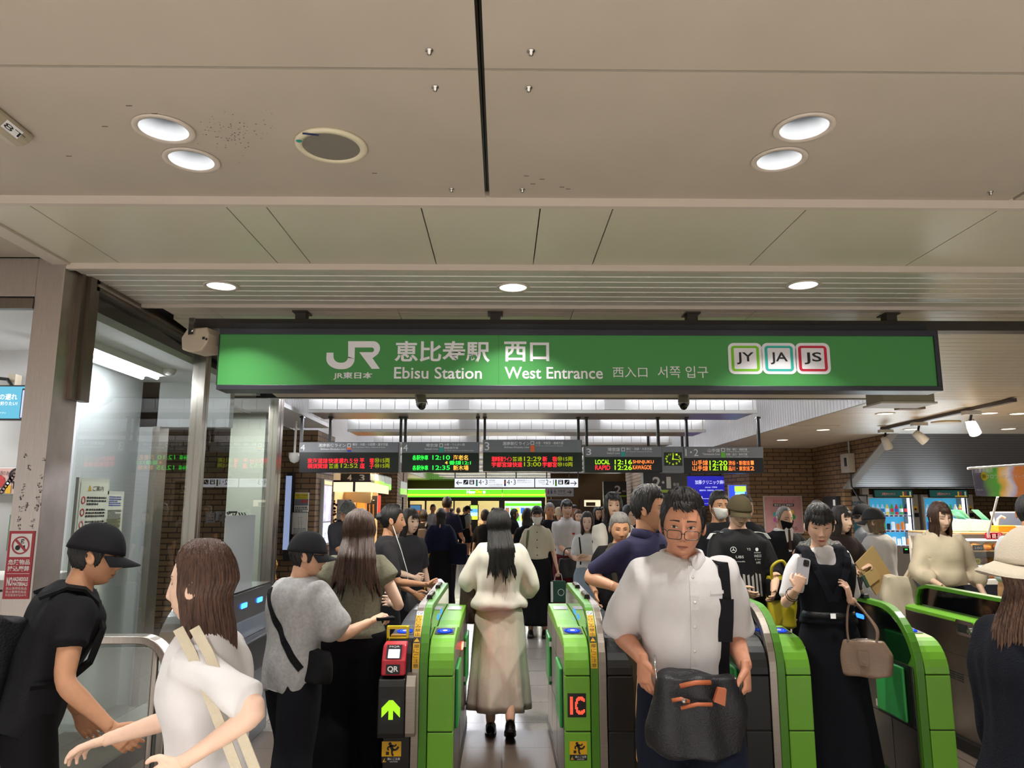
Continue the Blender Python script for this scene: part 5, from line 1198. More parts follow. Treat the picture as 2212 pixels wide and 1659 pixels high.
ct = MB(); zc = W(20, 1246, 4.2).z; ct.box((-6.5, 4.02, zc - .05), (-2.56, 4.6, zc), mat('counter_pale', '#c8c6c0', .4)); ct.box((-6.5, 4.1, 0), (-2.56, 4.16, zc - .05), M_STD); ct.box((-6.5, 4.05, zc - .22), (-2.56, 4.10, zc - .06), M_STB); o = ct.build('ticket_counter', None, bevel=.004); tag(o, 'pale ticket office counter behind the steel pillar', 'counter')
# stainless guard rails
def guard(name, label, pts, w_, th):
    m = MB(); V = [Vector(p) for p in pts]; N = []
    for i in range(len(V)):
        t = (V[min(i + 1, len(V) - 1)] - V[max(i - 1, 0)]).normalized(); N.append(Vector((-t.z, 0, t.x)) if abs(t.y) < .7 else Vector((0, -t.z, t.y)))
    m.strap(V, N, w_, th, M_STV); o = m.build(name, None, smooth=False, bevel=.004); return tag(o, label, 'rail')
def archx(x0, x1, y, z, r_): return [(x0, y, z)] + [(x1 - r_ + r_ * math.sin(R(a)), y, z - r_ + r_ * math.cos(R(a))) for a in range(0, 91, 10)] + [(x1, y, 0.)]
a = W(240, 1380, 3.75); b = W(366, 1420, 3.75)
guard('guard_rail', 'flat stainless guard rail bending down behind the man with a backpack', archx(-3.0, b.x, 3.75, a.z, .14), .09, .035)
m = MB(); m.tube([(a.x + .22, 3.75, 0), (a.x + .22, 3.75, a.z - .045)], .016, M_STV, 10); o = m.build('rail_post'); tag(o, 'thin steel post under the stainless guard rail', 'post')
m = MB(); m.box((-3.0, 3.80, .0), (a.x + .5, 3.81, a.z - .05), M_GLASS); o = m.build('rail_glass'); tag(o, 'clear glass panel below the stainless guard rail', 'panel')
# umbrella stand with cords and decorated little figure seen past the post
tb = empty('display_stand', (0, 0, 0), 0, 'dark stand with red and gold ornaments by the brick wall', 'stand'); p = W(588, 1262, 9.6)
m = MB(); m.box((p.x - .22, 9.5, 0), (p.x + .25, 9.9, p.z), mat('stand_dark', '#1e2421', .5)); m.build('base', tb)
m = MB(); rn = random.Random(4)
for i in range(16): m.ball((p.x + rn.uniform(-.18, .2), 9.55 + rn.uniform(0, .2), p.z + .03), .035, mat('ornament_red', '#9c3030', .5), 8)
m.build('ornaments', tb)['kind'] = 'stuff'
m = MB(); m.tube([(p.x + .02, 9.6, p.z + .05), (p.x - .02, 9.6, p.z + .15), (p.x + .03, 9.6, p.z + .24), (p.x + .01, 9.6, p.z + .32)], [.04, .05, .03, .02], mat('ornament_gold', '#b8862a', .35, .6), 8); m.build('figure', tb)
ex = MB(); a = W(583, 1040, 10.2); ex.box((-2.98, 10.36, .9), (-2.9, 10.498, 2.1), M_GBLACK); ex.box((-2.99, 10.35, 1.05), (-2.91, 10.36, 2.05), glow('side_screen', '#9fb0d8', .5)); o = ex.build('side_screen'); tag(o, 'narrow lit screen edge on the brick wall beside the steel post', 'screen')
m = MB(); 
o = empty('dome_camera', W(636, 987, 9.4), 0, 'white dome camera on the hall ceiling above the left brick wall', 'camera'); 
m.lathe([(.0, -.08), (.05, -.06), (.07, 0), (.07, .05), (0, .05)], WHITE, 16); m.build('dome', o, smooth=True); m = MB(); m.tube([(0, 0, .04), (0, 0, ZE - o.location.z)], .015, WHITE, 8); m.build('stem', o)

# ================================================================ RIGHT: CEILING LIGHTS, VENDING MACHINES, BAKERY
names = ['farthest', 'second', 'third', 'fourth', 'fifth', 'sixth', 'nearest']
for i, (px, py) in enumerate(((1690, 950), (1778, 928), (1912, 893), (1968, 927), (2136, 892), (2178, 926), (2200, 893))):
    p = WZ(px, py, ZE); d = empty('hall_downlight', p, 0, 'small round lit downlight in the slatted hall ceiling at the right', 'light', 'hall downlights at the right')
    m = MB(); m.lathe([(.11, 0), (.11, -.006), (.09, -.008), (.085, 0)], M_LIP, 20, caps=False); m.build('trim_ring', d); m = MB(); disc(m, 0, 0, .088, glow('lamp_warm', '#fff0d8', 3.), 0, 20, T=Matrix.Translation((0, 0, -.004)) @ Matrix.Rotation(PI / 2, 4, 'X')); m.build('lamp', d)
    if i % 2 == 0: spot('hall_spot', (p.x, p.y, p.z - .02), 110, 130, .6)
p = WZ(2043, 911, ZE); d = empty('ceiling_plate', p, 0, 'flat round cream plate on the right hall ceiling', 'plate'); m = MB(); m.lathe([(.17, 0), (.17, -.012), (.15, -.018), (0, -.018)], mat('plate_cream', '#c9b48e', .5), 24); m.build('disc', d)
for px, py in ((1745, 922), (1965, 879)):
    p = WZ(px, py, ZE); m = MB(); m.box((p.x - .35, p.y - .2, ZE - .008), (p.x + .35, p.y + .2, ZE), M_SLATE) if px < 1900 else m.box((p.x - .14, p.y - .06, ZE - .03), (p.x + .14, p.y + .06, ZE), mat('vent_brown', '#7a6a58', .6)); o = m.build('ceiling_hatch' if px < 1900 else 'ceiling_vent'); tag(o, 'flat access hatch in the slatted ceiling at the right' if px < 1900 else 'small brown vent in the slatted ceiling below the beige box', 'hatch' if px < 1900 else 'vent')
ta, tb_ = WZ(1906, 927, ZE - .02), WZ(2190, 864, ZE - .02)
trk = empty('track_light', (0, 0, 0), 0, 'dark lighting track with three spotlights over the bakery', 'light')
m = MB(); d_ = (tb_ - ta).normalized(); n_ = Vector((d_.y, -d_.x, 0)) * .03; up = Vector((0, 0, .018))
V = [ta + n_ - up, ta - n_ - up, ta - n_ + up, ta + n_ + up, tb_ + n_ - up, tb_ - n_ - up, tb_ - n_ + up, tb_ + n_ + up]; m.add(V, [(0, 1, 2, 3), (7, 6, 5, 4), (0, 4, 5, 1), (1, 5, 6, 2), (2, 6, 7, 3), (3, 7, 4, 0)], mat('track_brown', '#4a4244', .5)); m.build('track', trk)
for px, aim in ((1915, (.25, .1, -.5)), (2004, (.4, -.1, -.4)), (2116, (0, -.25, -.5))):
    t = (px - 1906) / (2190 - 1906); c = W(px, 927 - (px - 1906) * .222 + 6, ta.y + (tb_.y - ta.y) * t); k = ta + (tb_ - ta) * t; 
    h = MB(); h.box((k.x - .09, k.y - .04, k.z - .06), (k.x + .09, k.y + .04, k.z - .018), M_SILV); ho = h.build('adapter', trk)
    aim = Vector(aim).normalized(); T = Matrix.Translation(k + Vector((0, 0, -.2))) @ aim.to_track_quat('Z', 'Y').to_matrix().to_4x4()
    h = MB(); h.tube([k + Vector((0, 0, -.05)), k + Vector((-.02, 0, -.12)), k + Vector((0, 0, -.2))], .014, M_GBLACK, 8); h.build('stem', ho)
    h = MB(); h.lathe([(0, -.09), (.045, -.085), (.055, -.02), (.06, .08), (.052, .085)], M_SILV, 18, T, caps=False); h.build('head', ho, smooth=True)
    h = MB(); disc(h, 0, 0, .054, glow('spot_lamp', '#fff6e6', 9.), 0, 18, T=T @ Matrix.Translation((0, 0, .07)) @ Matrix.Rotation(PI / 2, 4, 'X')); h.build('lamp', ho)
    spot('track_spot', k + Vector((0, 0, -.2)) + aim * .12, 55, 75, .5, rot=aim.to_track_quat('-Z', 'Y').to_euler())
# ---- vending machines
YV = 13.4
VCOL = ['#e8f2f6', '#4a9a58', '#d8c060', '#3a60b8', '#b83040', '#e0e0d0', '#c87830', '#202430']
def vending(x0, label, seed):
    # x0: left pixel of the cabinet front
    e = empty('vending_machine', (0, 0, 0), 0, label, 'vending machine', 'drink vending machines side by side')
    k = lambda px: W(x0 + px, 1100, YV).x
    z = lambda py: W(1900, py, YV).z
    CB = mat('vending_cream', '#a79e95', .4)
    m = MB()
    A = k(0); Bx = k(112)
    wx0, wx1, wz0, wz1 = k(5), k(97), z(1180), z(1076)
    m.box((A, YV, 0), (wx0, YV + .7, z(1068)), CB); m.box((wx1, YV, 0), (Bx, YV + .7, z(1068)), CB); m.box((wx0, YV, 0), (wx1, YV + .7, wz0), CB); m.box((wx0, YV, wz1), (wx1, YV + .7, z(1068)), CB); m.box((wx0, YV + .3, wz0), (wx1, YV + .7, wz1), mat('vending_blue', '#3c9ac0', .4, emit=.45)); m.build('cabinet', e, bevel=.006)
    m = MB(); m.box((k(14), YV - .05, z(1075)), (k(99), YV - .01, z(1057)), M_GBLACK); h = m.build('top_panel', e)
    m = MB(); Y = YV - .05; rect(m, k(16), z(1073.5), k(97), z(1059), mat('topper_teal', '#24524c', .4, emit=.3), Y - .002); text(m, 'お得なキャンペーン', k(32), z(1070), 1, mat('topper_pink', '#d87a78', .5, emit=.4), Y - .004, h=z(1064) - z(1070), w=k(60) - k(32)); rect(m, k(70), z(1073), k(96), z(1071), mat('topper_gold', '#c8a428', .5, emit=.4), Y - .004)
    for i in range(4): rect(m, k(76 + i * 5), z(1071), k(79 + i * 5), z(1062), mat('topper_%d' % i, ('#d0a040', '#8a3030', '#303030', '#b0c0b0')[i], .5, emit=.3), Y - .004)
    m.build('print', h)
    m = MB(); m.box((wx0 - .02, YV - .02, wz0 - .02), (wx0, YV + .05, wz1 + .02), WHITE); m.box((wx1, YV - .02, wz0 - .02), (wx1 + .02, YV + .05, wz1 + .02), WHITE); m.box((wx0, YV - .02, wz1), (wx1, YV + .05, wz1 + .02), WHITE); m.build('window_frame', e)
    m = MB(); m.box((wx1 - .05, YV + .02, wz0), (wx1 - .02, YV + .06, wz1), glow('vending_tube', '#dcecff', 2.2)); m.build('tube', e)
    rn = random.Random(seed)
    for r_ in range(3):
        zs = z(1112 + r_ * 33)
        m = MB(); m.box((wx0, YV + .02, zs - .035), (wx1 - .06, YV + .28, zs), mat('vending_shelf', '#d4d8ec', .4, emit=.3)); sh = m.build('shelf', e)
        m = MB()
        for i in range(10): m.box((wx0 + .03 + i * .085, YV + .012, zs - .03), (wx0 + .085 + i * .085, YV + .02, zs - .01), mat('button_navy', '#28306a', .4))
        m.build('buttons', sh)
        for i in range(10):
            c = VCOL[rn.randrange(len(VCOL))] if not (r_ == 0 and i < 4) else '#9fc8dc'
            tall = .19 if r_ == 0 else .15; xx = wx0 + .055 + i * .085
            m = MB(); mm = mat('drink_' + c[1:], c, .3, emit=.35); 
            if r_ == 0: m.lathe([(.028, 0), (.030, .02), (.030, .12), (.014, .16), (.014, .185), (0, .186)], mm, 10, Matrix.Translation((xx, YV + .14, zs))); m.lathe([(.0305, .05), (.0305, .11)], mat('drink_label_%d' % (i % 3), ('#2a70b0', '#f0f0f0', '#d04040')[i % 3], .4, emit=.3), 10, Matrix.Translation((xx, YV + .14, zs)), caps=False)
            else: m.lathe([(.026, 0), (.030, .008), (.030, .10 + .03 * (i % 2)), (.024, .112 + .03 * (i % 2)), (0, .112 + .03 * (i % 2))], mm, 10, Matrix.Translation((xx, YV + .14, zs)))
            o = m.build('drink', None, smooth=True); tag(o, 'small drink standing in the lit window of a vending machine', 'drink', 'drinks in the vending machines')
    m = MB(); rect(m, k(100), z(1103), k(109), z(1093), mat('sticker_yellow', '#e0ac14', .45), YV - .002); rect(m, k(102), z(1102), k(107), z(1098), INK, YV - .004); rect(m, k(101), z(1117), k(111), z(1108), M_GBLACK, YV - .002); rect(m, k(70), z(1196), k(84), z(1184), M_GBLACK, YV - .002); rect(m, k(74), z(1188), k(80), z(1185.5), glow('vending_green', '#40e060', 1.), YV - .004); m.build('coin_panel', e)
    area('vending_glow', ((wx0 + wx1) / 2, YV - .03, (wz0 + wz1) / 2), wx1 - wx0, wz1 - wz0, 14, (.85, .95, 1), (R(-90), 0, 0))
vending(1873, 'drink vending machine beside the tall white bin, its window lit', 1)
vending(1992, 'drink vending machine behind the woman in the cream blouse', 2)
bn = empty('recycling_bin', (0, 0, 0), 0, 'tall white bin with a blue disc beside the vending machines', 'bin'); a = W(1834, 1072, YV); b = W(1871, 1072, YV)
m = MB(); m.box((a.x, YV - .05, 0), (b.x - .02, YV + .6, a.z), mat('bin_white', '#b9b8b6', .4)); m.build('body', bn, bevel=.006)
m = MB(); pt(m, 'acure', 1840, 1083, 1860, 1092, mat('acure_blue', '#1c5a80', .5), YV - .05, .004, bold=.02); p = W(1853, 1128, YV - .054); disc(m, p.x, p.z, .14, mat('bin_blue', '#3a86a8', .5), p.y, 24); pr(m, 1836, 1122, 1870, 1190, mat('bin_blue', '#3a86a8', .5), YV - .05, .003); m.build('print', bn)
wc = MB(); pbox(wc, 1863, 1055, 1876, 1068, 13.2, .1, mat('box_white', '#b9b2a8', .5)); p = W(1870, 1060, 13.3); wc.tube([(p.x, 13.27, 0.), (p.x, 13.27, p.z)], .01, M_GBLACK, 6); o = wc.build('cable_box'); tag(o, 'small pale box with a cable on top of the left vending machine', 'box')
# ---- bakery stall
YK2 = 8.2
bk_ = empty('bakery_case', (0, 0, 0), 0, 'lit glass bakery case full of bread at the right', 'display case')
xa = W(2040, 1200, YK2).x; xb = 5.9; z = lambda py: W(2130, py, YK2).z
m = MB(); m.box((xa, YK2, 0), (xb, YK2 + .7, z(1262)), mat('case_navy', '#252838', .5)); m.box((xa - .02, YK2 - .03, z(1262)), (xb, YK2 + .72, z(1252)), WHITE); m.build('base', bk_)
m = MB(); m.box((xa, YK2 - .02, z(1162)), (xb, YK2 + .7, z(1153)), mat('case_top', '#b8b4b0', .4)); m.box((xa, YK2 - .05, z(1154)), (xb, YK2 + .7, z(1150)), mat('case_wood', '#d0a468', .5)); m.build('top', bk_)
m = MB(); m.box((xa, YK2 + .66, z(1252)), (xb, YK2 + .7, z(1162)), mat('case_back', '#e8e0d4', .5)); m.build('back_panel', bk_)
m = MB(); m.box((xa, YK2 + .01, z(1252)), (xb, YK2 + .018, z(1162)), M_GLASS); m.build('glass', bk_)
for py in (1191, 1220):
    m = MB(); m.box((xa, YK2 + .05, z(py) - .012), (xb, YK2 + .65, z(py)), mat('case_shelf', '#d4b48c', .45)); m.build('shelf', bk_)
for py in (1164, 1222):
    m = MB(); m.tube([(xa + .02, YK2 + .06, z(py) - .012), (xb, YK2 + .06, z(py) - .012)], .010, glow('case_tube', '#fff4e4', 12.), 8); m.build('tube', bk_)
rn = random.Random(21); BR = [mat('crust_%d' % i, c, .5, var=.25, vscale=25, bump=.3, bscale=60) for i, c in enumerate(('#d79a4e', '#c98438', '#e2b878', '#b86e30', '#ecd2a2'))]
for row, py in enumerate((1191, 1220, 1251)):
    x = xa + .12
    while x < min(xb, 5.6):
        for dep in range(2):
            m = MB(); s_ = rn.uniform(.85, 1.2); kind = (row + (x > 4.75)) % 3; zz = z(py); yy = YK2 + .16 + dep * .2
            if kind == 0: m.tube([(-.075 * s_, 0, .03), (-.03 * s_, -.02, .04), (.03 * s_, -.02, .04), (.075 * s_, 0, .03)], [.012, .035 * s_, .035 * s_, .012], BR[rn.randrange(5)], 10)
            elif kind == 1: m.ball((0, 0, .035 * s_), (.06 * s_, .055 * s_, .038 * s_), BR[rn.randrange(5)], 12)
            else: m.tube([(-.09 * s_, .03, .028), (0, 0, .034), (.09 * s_, -.03, .028)], [.018, .03, .018], BR[rn.randrange(5)], 10)
            o = m.build('bread', None, smooth=True, loc=(x, yy, zz + .001)); tag(o, 'golden brown baked roll lying on a lit shelf of the bakery case', 'bread', 'breads in the bakery case')
        x += rn.uniform(.13, .17)
def tagcard(px, py, label, c, txt):
    p = W(px, py, YK2 + .05); m = MB(); m.box((p.x - .06, YK2 + .05, z(py) - .03), (p.x + .06, YK2 + .055, z(py) + .03), mat('card_' + c[1:], c, .5)); o = m.build('price_card'); tag(o, label, 'card'); m = MB(); text(m, txt, p.x - .045, z(py) - .012, 1, WINK if c != '#d8d020' else INK, YK2 + .048, h=.025, w=.09); m.build('print', o)
tagcard(2113, 1184, 'dark price card among the rolls on the top bakery shelf', '#2c2c34', '280')
tagcard(2106, 1213, 'yellow price card on the middle bakery shelf', '#d8d020', '150')
tagcard(2124, 1246, 'blue grey price card on the bottom bakery shelf', '#5a6a84', '320')
rc = MB(); p = W(2150, 1158, YK2 - .06)
rb = empty('red_tag', (0, 0, 0), 0, 'red tag with three white characters hanging on the bakery case', 'tag')
for i in range(3):
    xx = p.x - .075 + i * .06; rc.add([(xx + q_[0], YK2 - .06, p.z + q_[1]) for q_ in rrect_pts(-.036, -.04, .036, .04, .02)], [tuple(range(24))], mat('tag_red', '#c82840', .45)); text(rc, '新商品'[i], xx - .024, p.z - .025, 1, WINK, YK2 - .064, h=.05, w=.048)
rc.build('plate', rb)
for px, py, rz, lab in ((2072, 1135, .2, 'mint green carton stacked open on the bakery case'), (2112, 1140, -.2, 'mint green carton lying on its side on the bakery case')):
    p = W(px, 1150, YK2 + .3); e = empty('carton', (p.x, YK2 + .35, z(1149)), rz, lab, 'box'); m = MB(); MT = mat('carton_mint', '#9fd0bc', .55)
    m.prism([(-.15, 0), (.15, 0), (.13, .12), (-.11, .14)], 'y', -.10, .10, MT); m.build('box', e, bevel=.004); m = MB(); m.add([(-.11, -.1, .14), (-.11, .1, .14), (-.22, .12, .20), (-.2, -.12, .22)], [(0, 1, 2, 3)], MT); m.add([(.13, -.1, .12), (.13, .1, .12), (.02, .1, .24), (.02, -.1, .24)], [(0, 1, 2, 3)], MT); m.build('flap', e)
p = W(2150, 1150, YK2 + .25); e = empty('slicer', (p.x, YK2 + .12, z(1149.5)), 0, 'orange tool with a curved handle on top of the bakery case', 'tool'); m = MB(); m.box((-.10, -.08, 0), (.10, .08, .07), mat('tool_orange', '#e08018', .4)); m.build('body', e, bevel=.01); m = MB(); m.tube([(-.06, 0, .06), (-.04, 0, .14), (.0, 0, .17), (.04, 0, .15)], .014, mat('tool_cream', '#d8c8a8', .5), 8); m.build('handle', e)
p = W(2185, 1150, YK2 + .3); e = empty('card_terminal', (p.x, YK2 + .35, z(1149.5)), -.3, 'tilted dark tablet till on the bakery case', 'till'); m = MB(); T = Matrix.Translation((0, 0, .13)) @ Matrix.Rotation(R(-35), 4, 'X'); m.box((-.15, -.01, -.1), (.15, .01, .1), mat('till_wood', '#c8ac88', .5), T); m.box((-.12, 0, 0), (.12, .14, .05), mat('till_wood', '#c8ac88', .5)); m.build('stand', e); m = MB(); rect(m, -.13, -.085, .13, .085, mat('till_screen', '#3a3e48', .2), -.012, T); m.build('screen', e)
# hanging banner over the stall
fb = empty('bakery_banner', (0, 0, 0), 0, 'lit hanging banner with green and orange bread picture at the right edge', 'banner'); YF = 7.6
def bp(px, py): return tuple(W(px, py, YF))
m = MB(); sheet = [bp(2099, 1012), bp(2230, 1004), bp(2230, 1075), bp(2108, 1071)]; n = 14; V = []; 
for i in range(n + 1):
    t = i / n
    for j in range(5):
        u = j / 4; top = Vector(sheet[0]).lerp(Vector(sheet[1]), t); bot = Vector(sheet[3]).lerp(Vector(sheet[2]), t); q_ = top.lerp(bot, u); q_.y += .03 * math.sin(t * 7) * u; V.append(q_)
BNM = mat('banner_print', '#4a4652', .6)
nt = BNM.node_tree; bsd = nt.nodes['Principled BSDF']; g_ = nt.nodes.new('ShaderNodeNewGeometry'); sp_ = nt.nodes.new('ShaderNodeSeparateXYZ'); nt.links.new(g_.outputs['Position'], sp_.inputs[0]); nz = nt.nodes.new('ShaderNodeTexNoise'); nz.inputs['Scale'].default_value = 5; nt.links.new(g_.outputs['Position'], nz.inputs['Vector'])
mr = nt.nodes.new('ShaderNodeMapRange'); mr.inputs[1].default_value = W(2099, 1040, YF).x; mr.inputs[2].default_value = W(2215, 1040, YF).x; nt.links.new(sp_.outputs[0], mr.inputs[0]); ad = nt.nodes.new('ShaderNodeMath'); ad.operation = 'MULTIPLY_ADD'; ad.inputs[1].default_value = .35; nt.links.new(nz.outputs['Fac'], ad.inputs[0]); nt.links.new(mr.outputs[0], ad.inputs[2]); rp = nt.nodes.new('ShaderNodeValToRGB')
els = rp.color_ramp.elements; els[0].position = .40; els[0].color = lin('#4c4854') + (1,); els[1].position = 1.15 if False else 1.0; els[1].color = lin('#c87840') + (1,)
for ps, c in ((.52, '#5c8a40'), (.66, '#4f9a3a'), (.74, '#d8a84a'), (.86, '#e0c8b8'), (.93, '#b8b0c8')): x_ = els.new(ps); x_.color = lin(c) + (1,)
nt.links.new(ad.outputs[0], rp.inputs[0]); nt.links.new(rp.outputs[0], bsd.inputs['Base Color']); nt.links.new(rp.outputs[0], bsd.inputs['Emission Color']); bsd.inputs['Emission Strength'].default_value = .25
m.add(V, [(i * 5 + j, i * 5 + j + 1, i * 5 + 6 + j, i * 5 + 5 + j) for i in range(n) for j in range(4)], BNM); o = m.build('sheet', fb, smooth=True); so_ = o.modifiers.new('thick', 'SOLIDIFY'); so_.thickness = .004
m = MB(); a = W(2090, 1012, YF); b = W(2240, 1002, YF); m.tube([a, b], .012, WHITE, 8); m.build('rod', fb)
m = MB(); pt(m, '三重県発の', 2106, 1010, 2144, 1021, WINK, YF, .03); p = W(2126, 1029, YF - .035); disc(m, p.x, p.z, .034, mat('banner_yellow', '#e0d020', .5), p.y, 16, rz=.045); pt(m, '新', 2122, 1024, 2130, 1033, mat('ink_olive', '#5a5410', .5), YF, .04); pt(m, 'クロワッサンスイーツ', 2131, 1025, 2215, 1034, WINK, YF, .03); pt(m, 'クロワッサン', 2110, 1056, 2124, 1061, WINK, YF, .03); m.build('lettering', fb)
m = MB(); p = W(2155, 1073, YF + .1); m.tube([(p.x, p.y, p.z), (p.x + .12, p.y + .4, z(1153))], .012, WHITE, 8); m.build('pole', fb)
for hx in (-1.5, .1, 1.6, 3.2): spot('hall_spot', (hx, 5.15, 2.84), 95, 140, .7)  # added spots without fixtures behind the sign, brightening gates and people
area('bakery_lamp', (4.9, 7.9, 2.55), 1.0, .3, 60, (1, .9, .75))
# ================================================================ PEOPLE: BUILDERS
def remesh(parts, voxel, it=4, fac=.5):
    V = []; Fc = []; o = 0
    for v, f in parts:
        V += [tuple(map(float, p)) for p in v]; Fc += [tuple(i + o for i in g) for g in f]; o += len(v)
    me = bpy.data.meshes.new('tmp_form'); me.from_pydata(V, [], Fc); ob = bpy.data.objects.new('tmp_form', me); C.objects.link(ob)
    bm = bmesh.new(); bm.from_mesh(me); bmesh.ops.recalc_face_normals(bm, faces=bm.faces); bm.to_mesh(me); bm.free()
    m = ob.modifiers.new('r', 'REMESH'); m.mode = 'VOXEL'; m.voxel_size = voxel
    if it: s = ob.modifiers.new('s', 'SMOOTH'); s.factor = fac; s.iterations = it
    dg = bpy.context.evaluated_depsgraph_get(); r = bpy.data.meshes.new_from_object(ob.evaluated_get(dg))
    n = len(r.vertices); A = np.empty(n * 3); r.vertices.foreach_get('co', A); N = np.empty(n * 3); r.vertices.foreach_get('normal', N)
    F2 = [tuple(p.vertices) for p in r.polygons]
    bpy.data.objects.remove(ob); bpy.data.meshes.remove(me); bpy.data.meshes.remove(r)
    return A.reshape(-1, 3), F2, N.reshape(-1, 3)
def fbm(P, scale, seed, n=10):
    r_ = np.random.default_rng(seed); out = np.zeros(len(P))
    for i in range(n):
        d = r_.normal(size=3) * np.array(scale); out += np.sin(P @ d + r_.uniform(0, 6.28)) / n ** .5
    return out
def sweep(P, Rr, n=14, ref=(0, 1, 0), cap=True):
    """tube with elliptical sections; Rr: (across ref, along ref) per point"""
    P = [Vector(p) for p in P]; k = len(P); V = []; ref = Vector(ref); prev = None
    for i in range(k):
        t = (P[min(i + 1, k - 1)] - P[max(i - 1, 0)]).normalized()
        a = ref if prev is None else prev
        nr = a - t * a.dot(t)
        if nr.length < 1e-4: nr = Vector((1, 0, 0)) - t * t.x
        nr.normalize(); prev = nr; b = t.cross(nr)
        ra, rb = (Rr[i] if hasattr(Rr[i], '__len__') else (Rr[i], Rr[i]))
        for j in range(n): an = 2 * PI * j / n; V.append(P[i] + b * math.cos(an) * ra + nr * math.sin(an) * rb)
    Fc = [(i * n + j, i * n + (j + 1) % n, (i + 1) * n + (j + 1) % n, (i + 1) * n + j) for i in range(k - 1) for j in range(n)]
    if cap:
        for e, q, sg in ((0, 1, -1), (k - 1, k - 2, 1)):
            d = (P[e] - P[q]).normalized(); r_ = Rr[e] if not hasattr(Rr[e], '__len__') else min(Rr[e])
            V.append(P[e] + d * r_ * .6); c = len(V) - 1
            for j in range(n): Fc.append((e * n + j, e * n + (j + 1) % n, c))
    return V, Fc
def rings(L, n=28, pw=2.3, fold=None):
    """stacked superellipse rings (cx,cy,z,rx,ry)"""
    V = []; Fc = []
    for i, (cx, cy, z, rx, ry) in enumerate(L):
        for j in range(n):
            a = 2 * PI * j / n; c, s = math.cos(a), math.sin(a); k = 1.
            if fold: k = 1 + fold(i / (len(L) - 1), a)
            V.append((cx + rx * k * math.copysign(abs(c) ** (2 / pw), c), cy + ry * k * math.copysign(abs(s) ** (2 / pw), s), z))
    Fc = [(i * n + j, i * n + (j + 1) % n, (i + 1) * n + (j + 1) % n, (i + 1) * n + j) for i in range(len(L) - 1) for j in range(n)]
    Fc += [tuple(range(n))[::-1], tuple(range((len(L) - 1) * n, len(L) * n))]
    return V, Fc
def lerp_pts(A, B, n): return [A.lerp(B, i / n) for i in range(n + 1)]
def limb(A, B, Cc, n=5):
    """joint path A-B-C rounded at B"""
    d1 = (B - A); d2 = (Cc - B); c = .16
    P = lerp_pts(A, A.lerp(B, 1 - c), n); Q = lerp_pts(B.lerp(Cc, c), Cc, n); e0, e1 = P[-1], Q[0]
    M_ = [e0.lerp(B, t).lerp(B.lerp(e1, t), t) for t in (.33, .67)]
    return P + M_ + Q
def ik(A, T, la, lb, pole):
    d = T - A; L = min(d.length, (la + lb) * .995); u = d.normalized(); x = (la * la - lb * lb + L * L) / (2 * L); h = math.sqrt(max(0, la * la - x * x))
    p = Vector(pole); p = (p - u * p.dot(u)); p = p.normalized() if p.length > 1e-4 else Vector((0, 1, 0))
    return A + u * x + p * h, A + u * L

# ---- head in its own frame: centre of the skull at 0, face towards -y, about 0.235 high
def skull(th, ph, fat=1., jaw=1.):
    z = .118 * np.cos(th); s = np.abs(np.sin(th)) ** .82
    low = np.clip(-z / .118, 0, 1); up = np.clip(z / .118, 0, 1)
    ax = .0745 * fat * (1 - .30 * low ** 1.3 * (2 - jaw)); fr = np.cos(ph) > 0
    dep = np.where(fr, .090 + .006 * low, .099 - .038 * low ** .8)
    x = ax * s * np.sin(ph); y = -dep * s * np.cos(ph) - .010 * low * np.where(fr, 1, .2) + .004 * up
    return np.stack([x, y, z], -1)
def gau(d, s): return np.exp(-(d / s) ** 2)
def face_relief(x, z, nose=1., fem=0):
    ax = np.abs(x)
    pr = np.where(z > .018, gau(z - .018, .012) * .25, np.where(z > -.036, .25 + .75 * (.018 - z) / .054, np.clip(1 - (-.036 - z) / .013, 0, 1)))
    d = .023 * nose * gau(x, .0095 + .004 * np.clip((.0 - z) / .036, 0, 1)) * pr
    d += .010 * nose * gau(ax - .0125, .0065) * gau(z + .041, .008)
    d -= .0085 * gau(ax - .031, .016) * gau(z - .002, .013)
    d += (.0045 - .002 * fem) * gau(ax - .030, .022) * gau(z - .026, .009)
    d += .004 * gau(ax - .047, .018) * gau(z + .028, .022)
    d += .0065 * gau(x, .019) * gau(z + .0665, .0048) + .0070 * gau(x, .016) * gau(z + .0785, .0058) - .0045 * gau(x, .023) * gau(z + .0722, .0022)
    d -= .003 * gau(x, .02) * gau(z + .089, .005)
    d += .006 * gau(x, .02) * gau(z + .104, .012)
    d -= .0025 * gau(ax - .026, .006) * gau(z + .058, .012)
    return d
def head_grid(nu, nv, o):
    th = np.linspace(0, PI, nv + 1)[:, None]; 
    t = np.linspace(0, 2 * PI, nu, endpoint=False)[None, :]; ph = t - .45 * np.sin(t) if nu > 40 else t + 0 * th   # denser round the face
    th = th + 0 * ph; ph = ph + 0 * th
    P = skull(th, ph, o.get('fat', 1.), o.get('jaw', 1.))
    w = np.clip(np.cos(ph) * 1.6, 0, 1)
    P[..., 1] -= w * face_relief(P[..., 0], P[..., 2], o.get('nose', 1.), o.get('fem', 0))
    V = P.reshape(-1, 3)
    Fc = [(i * nu + j, (i + 1) * nu + j, (i + 1) * nu + (j + 1) % nu, i * nu + (j + 1) % nu) for i in range(nv) for j in range(nu)]
    return V, Fc
def hairline(ph, front=58, side=92, back=128, temple=0):
    a = np.abs(np.arctan2(np.sin(ph), np.cos(ph)))           # 0 at the face
    f = np.degrees(a)
    return np.radians(np.interp(f, [0, 32, 48, 62, 72, 84, 92, 104, 118, 180], [front, front, front + 3 + temple, (front + side) / 2, side + 4, side + 14, side - 2, side + 8, back - 8, back]))
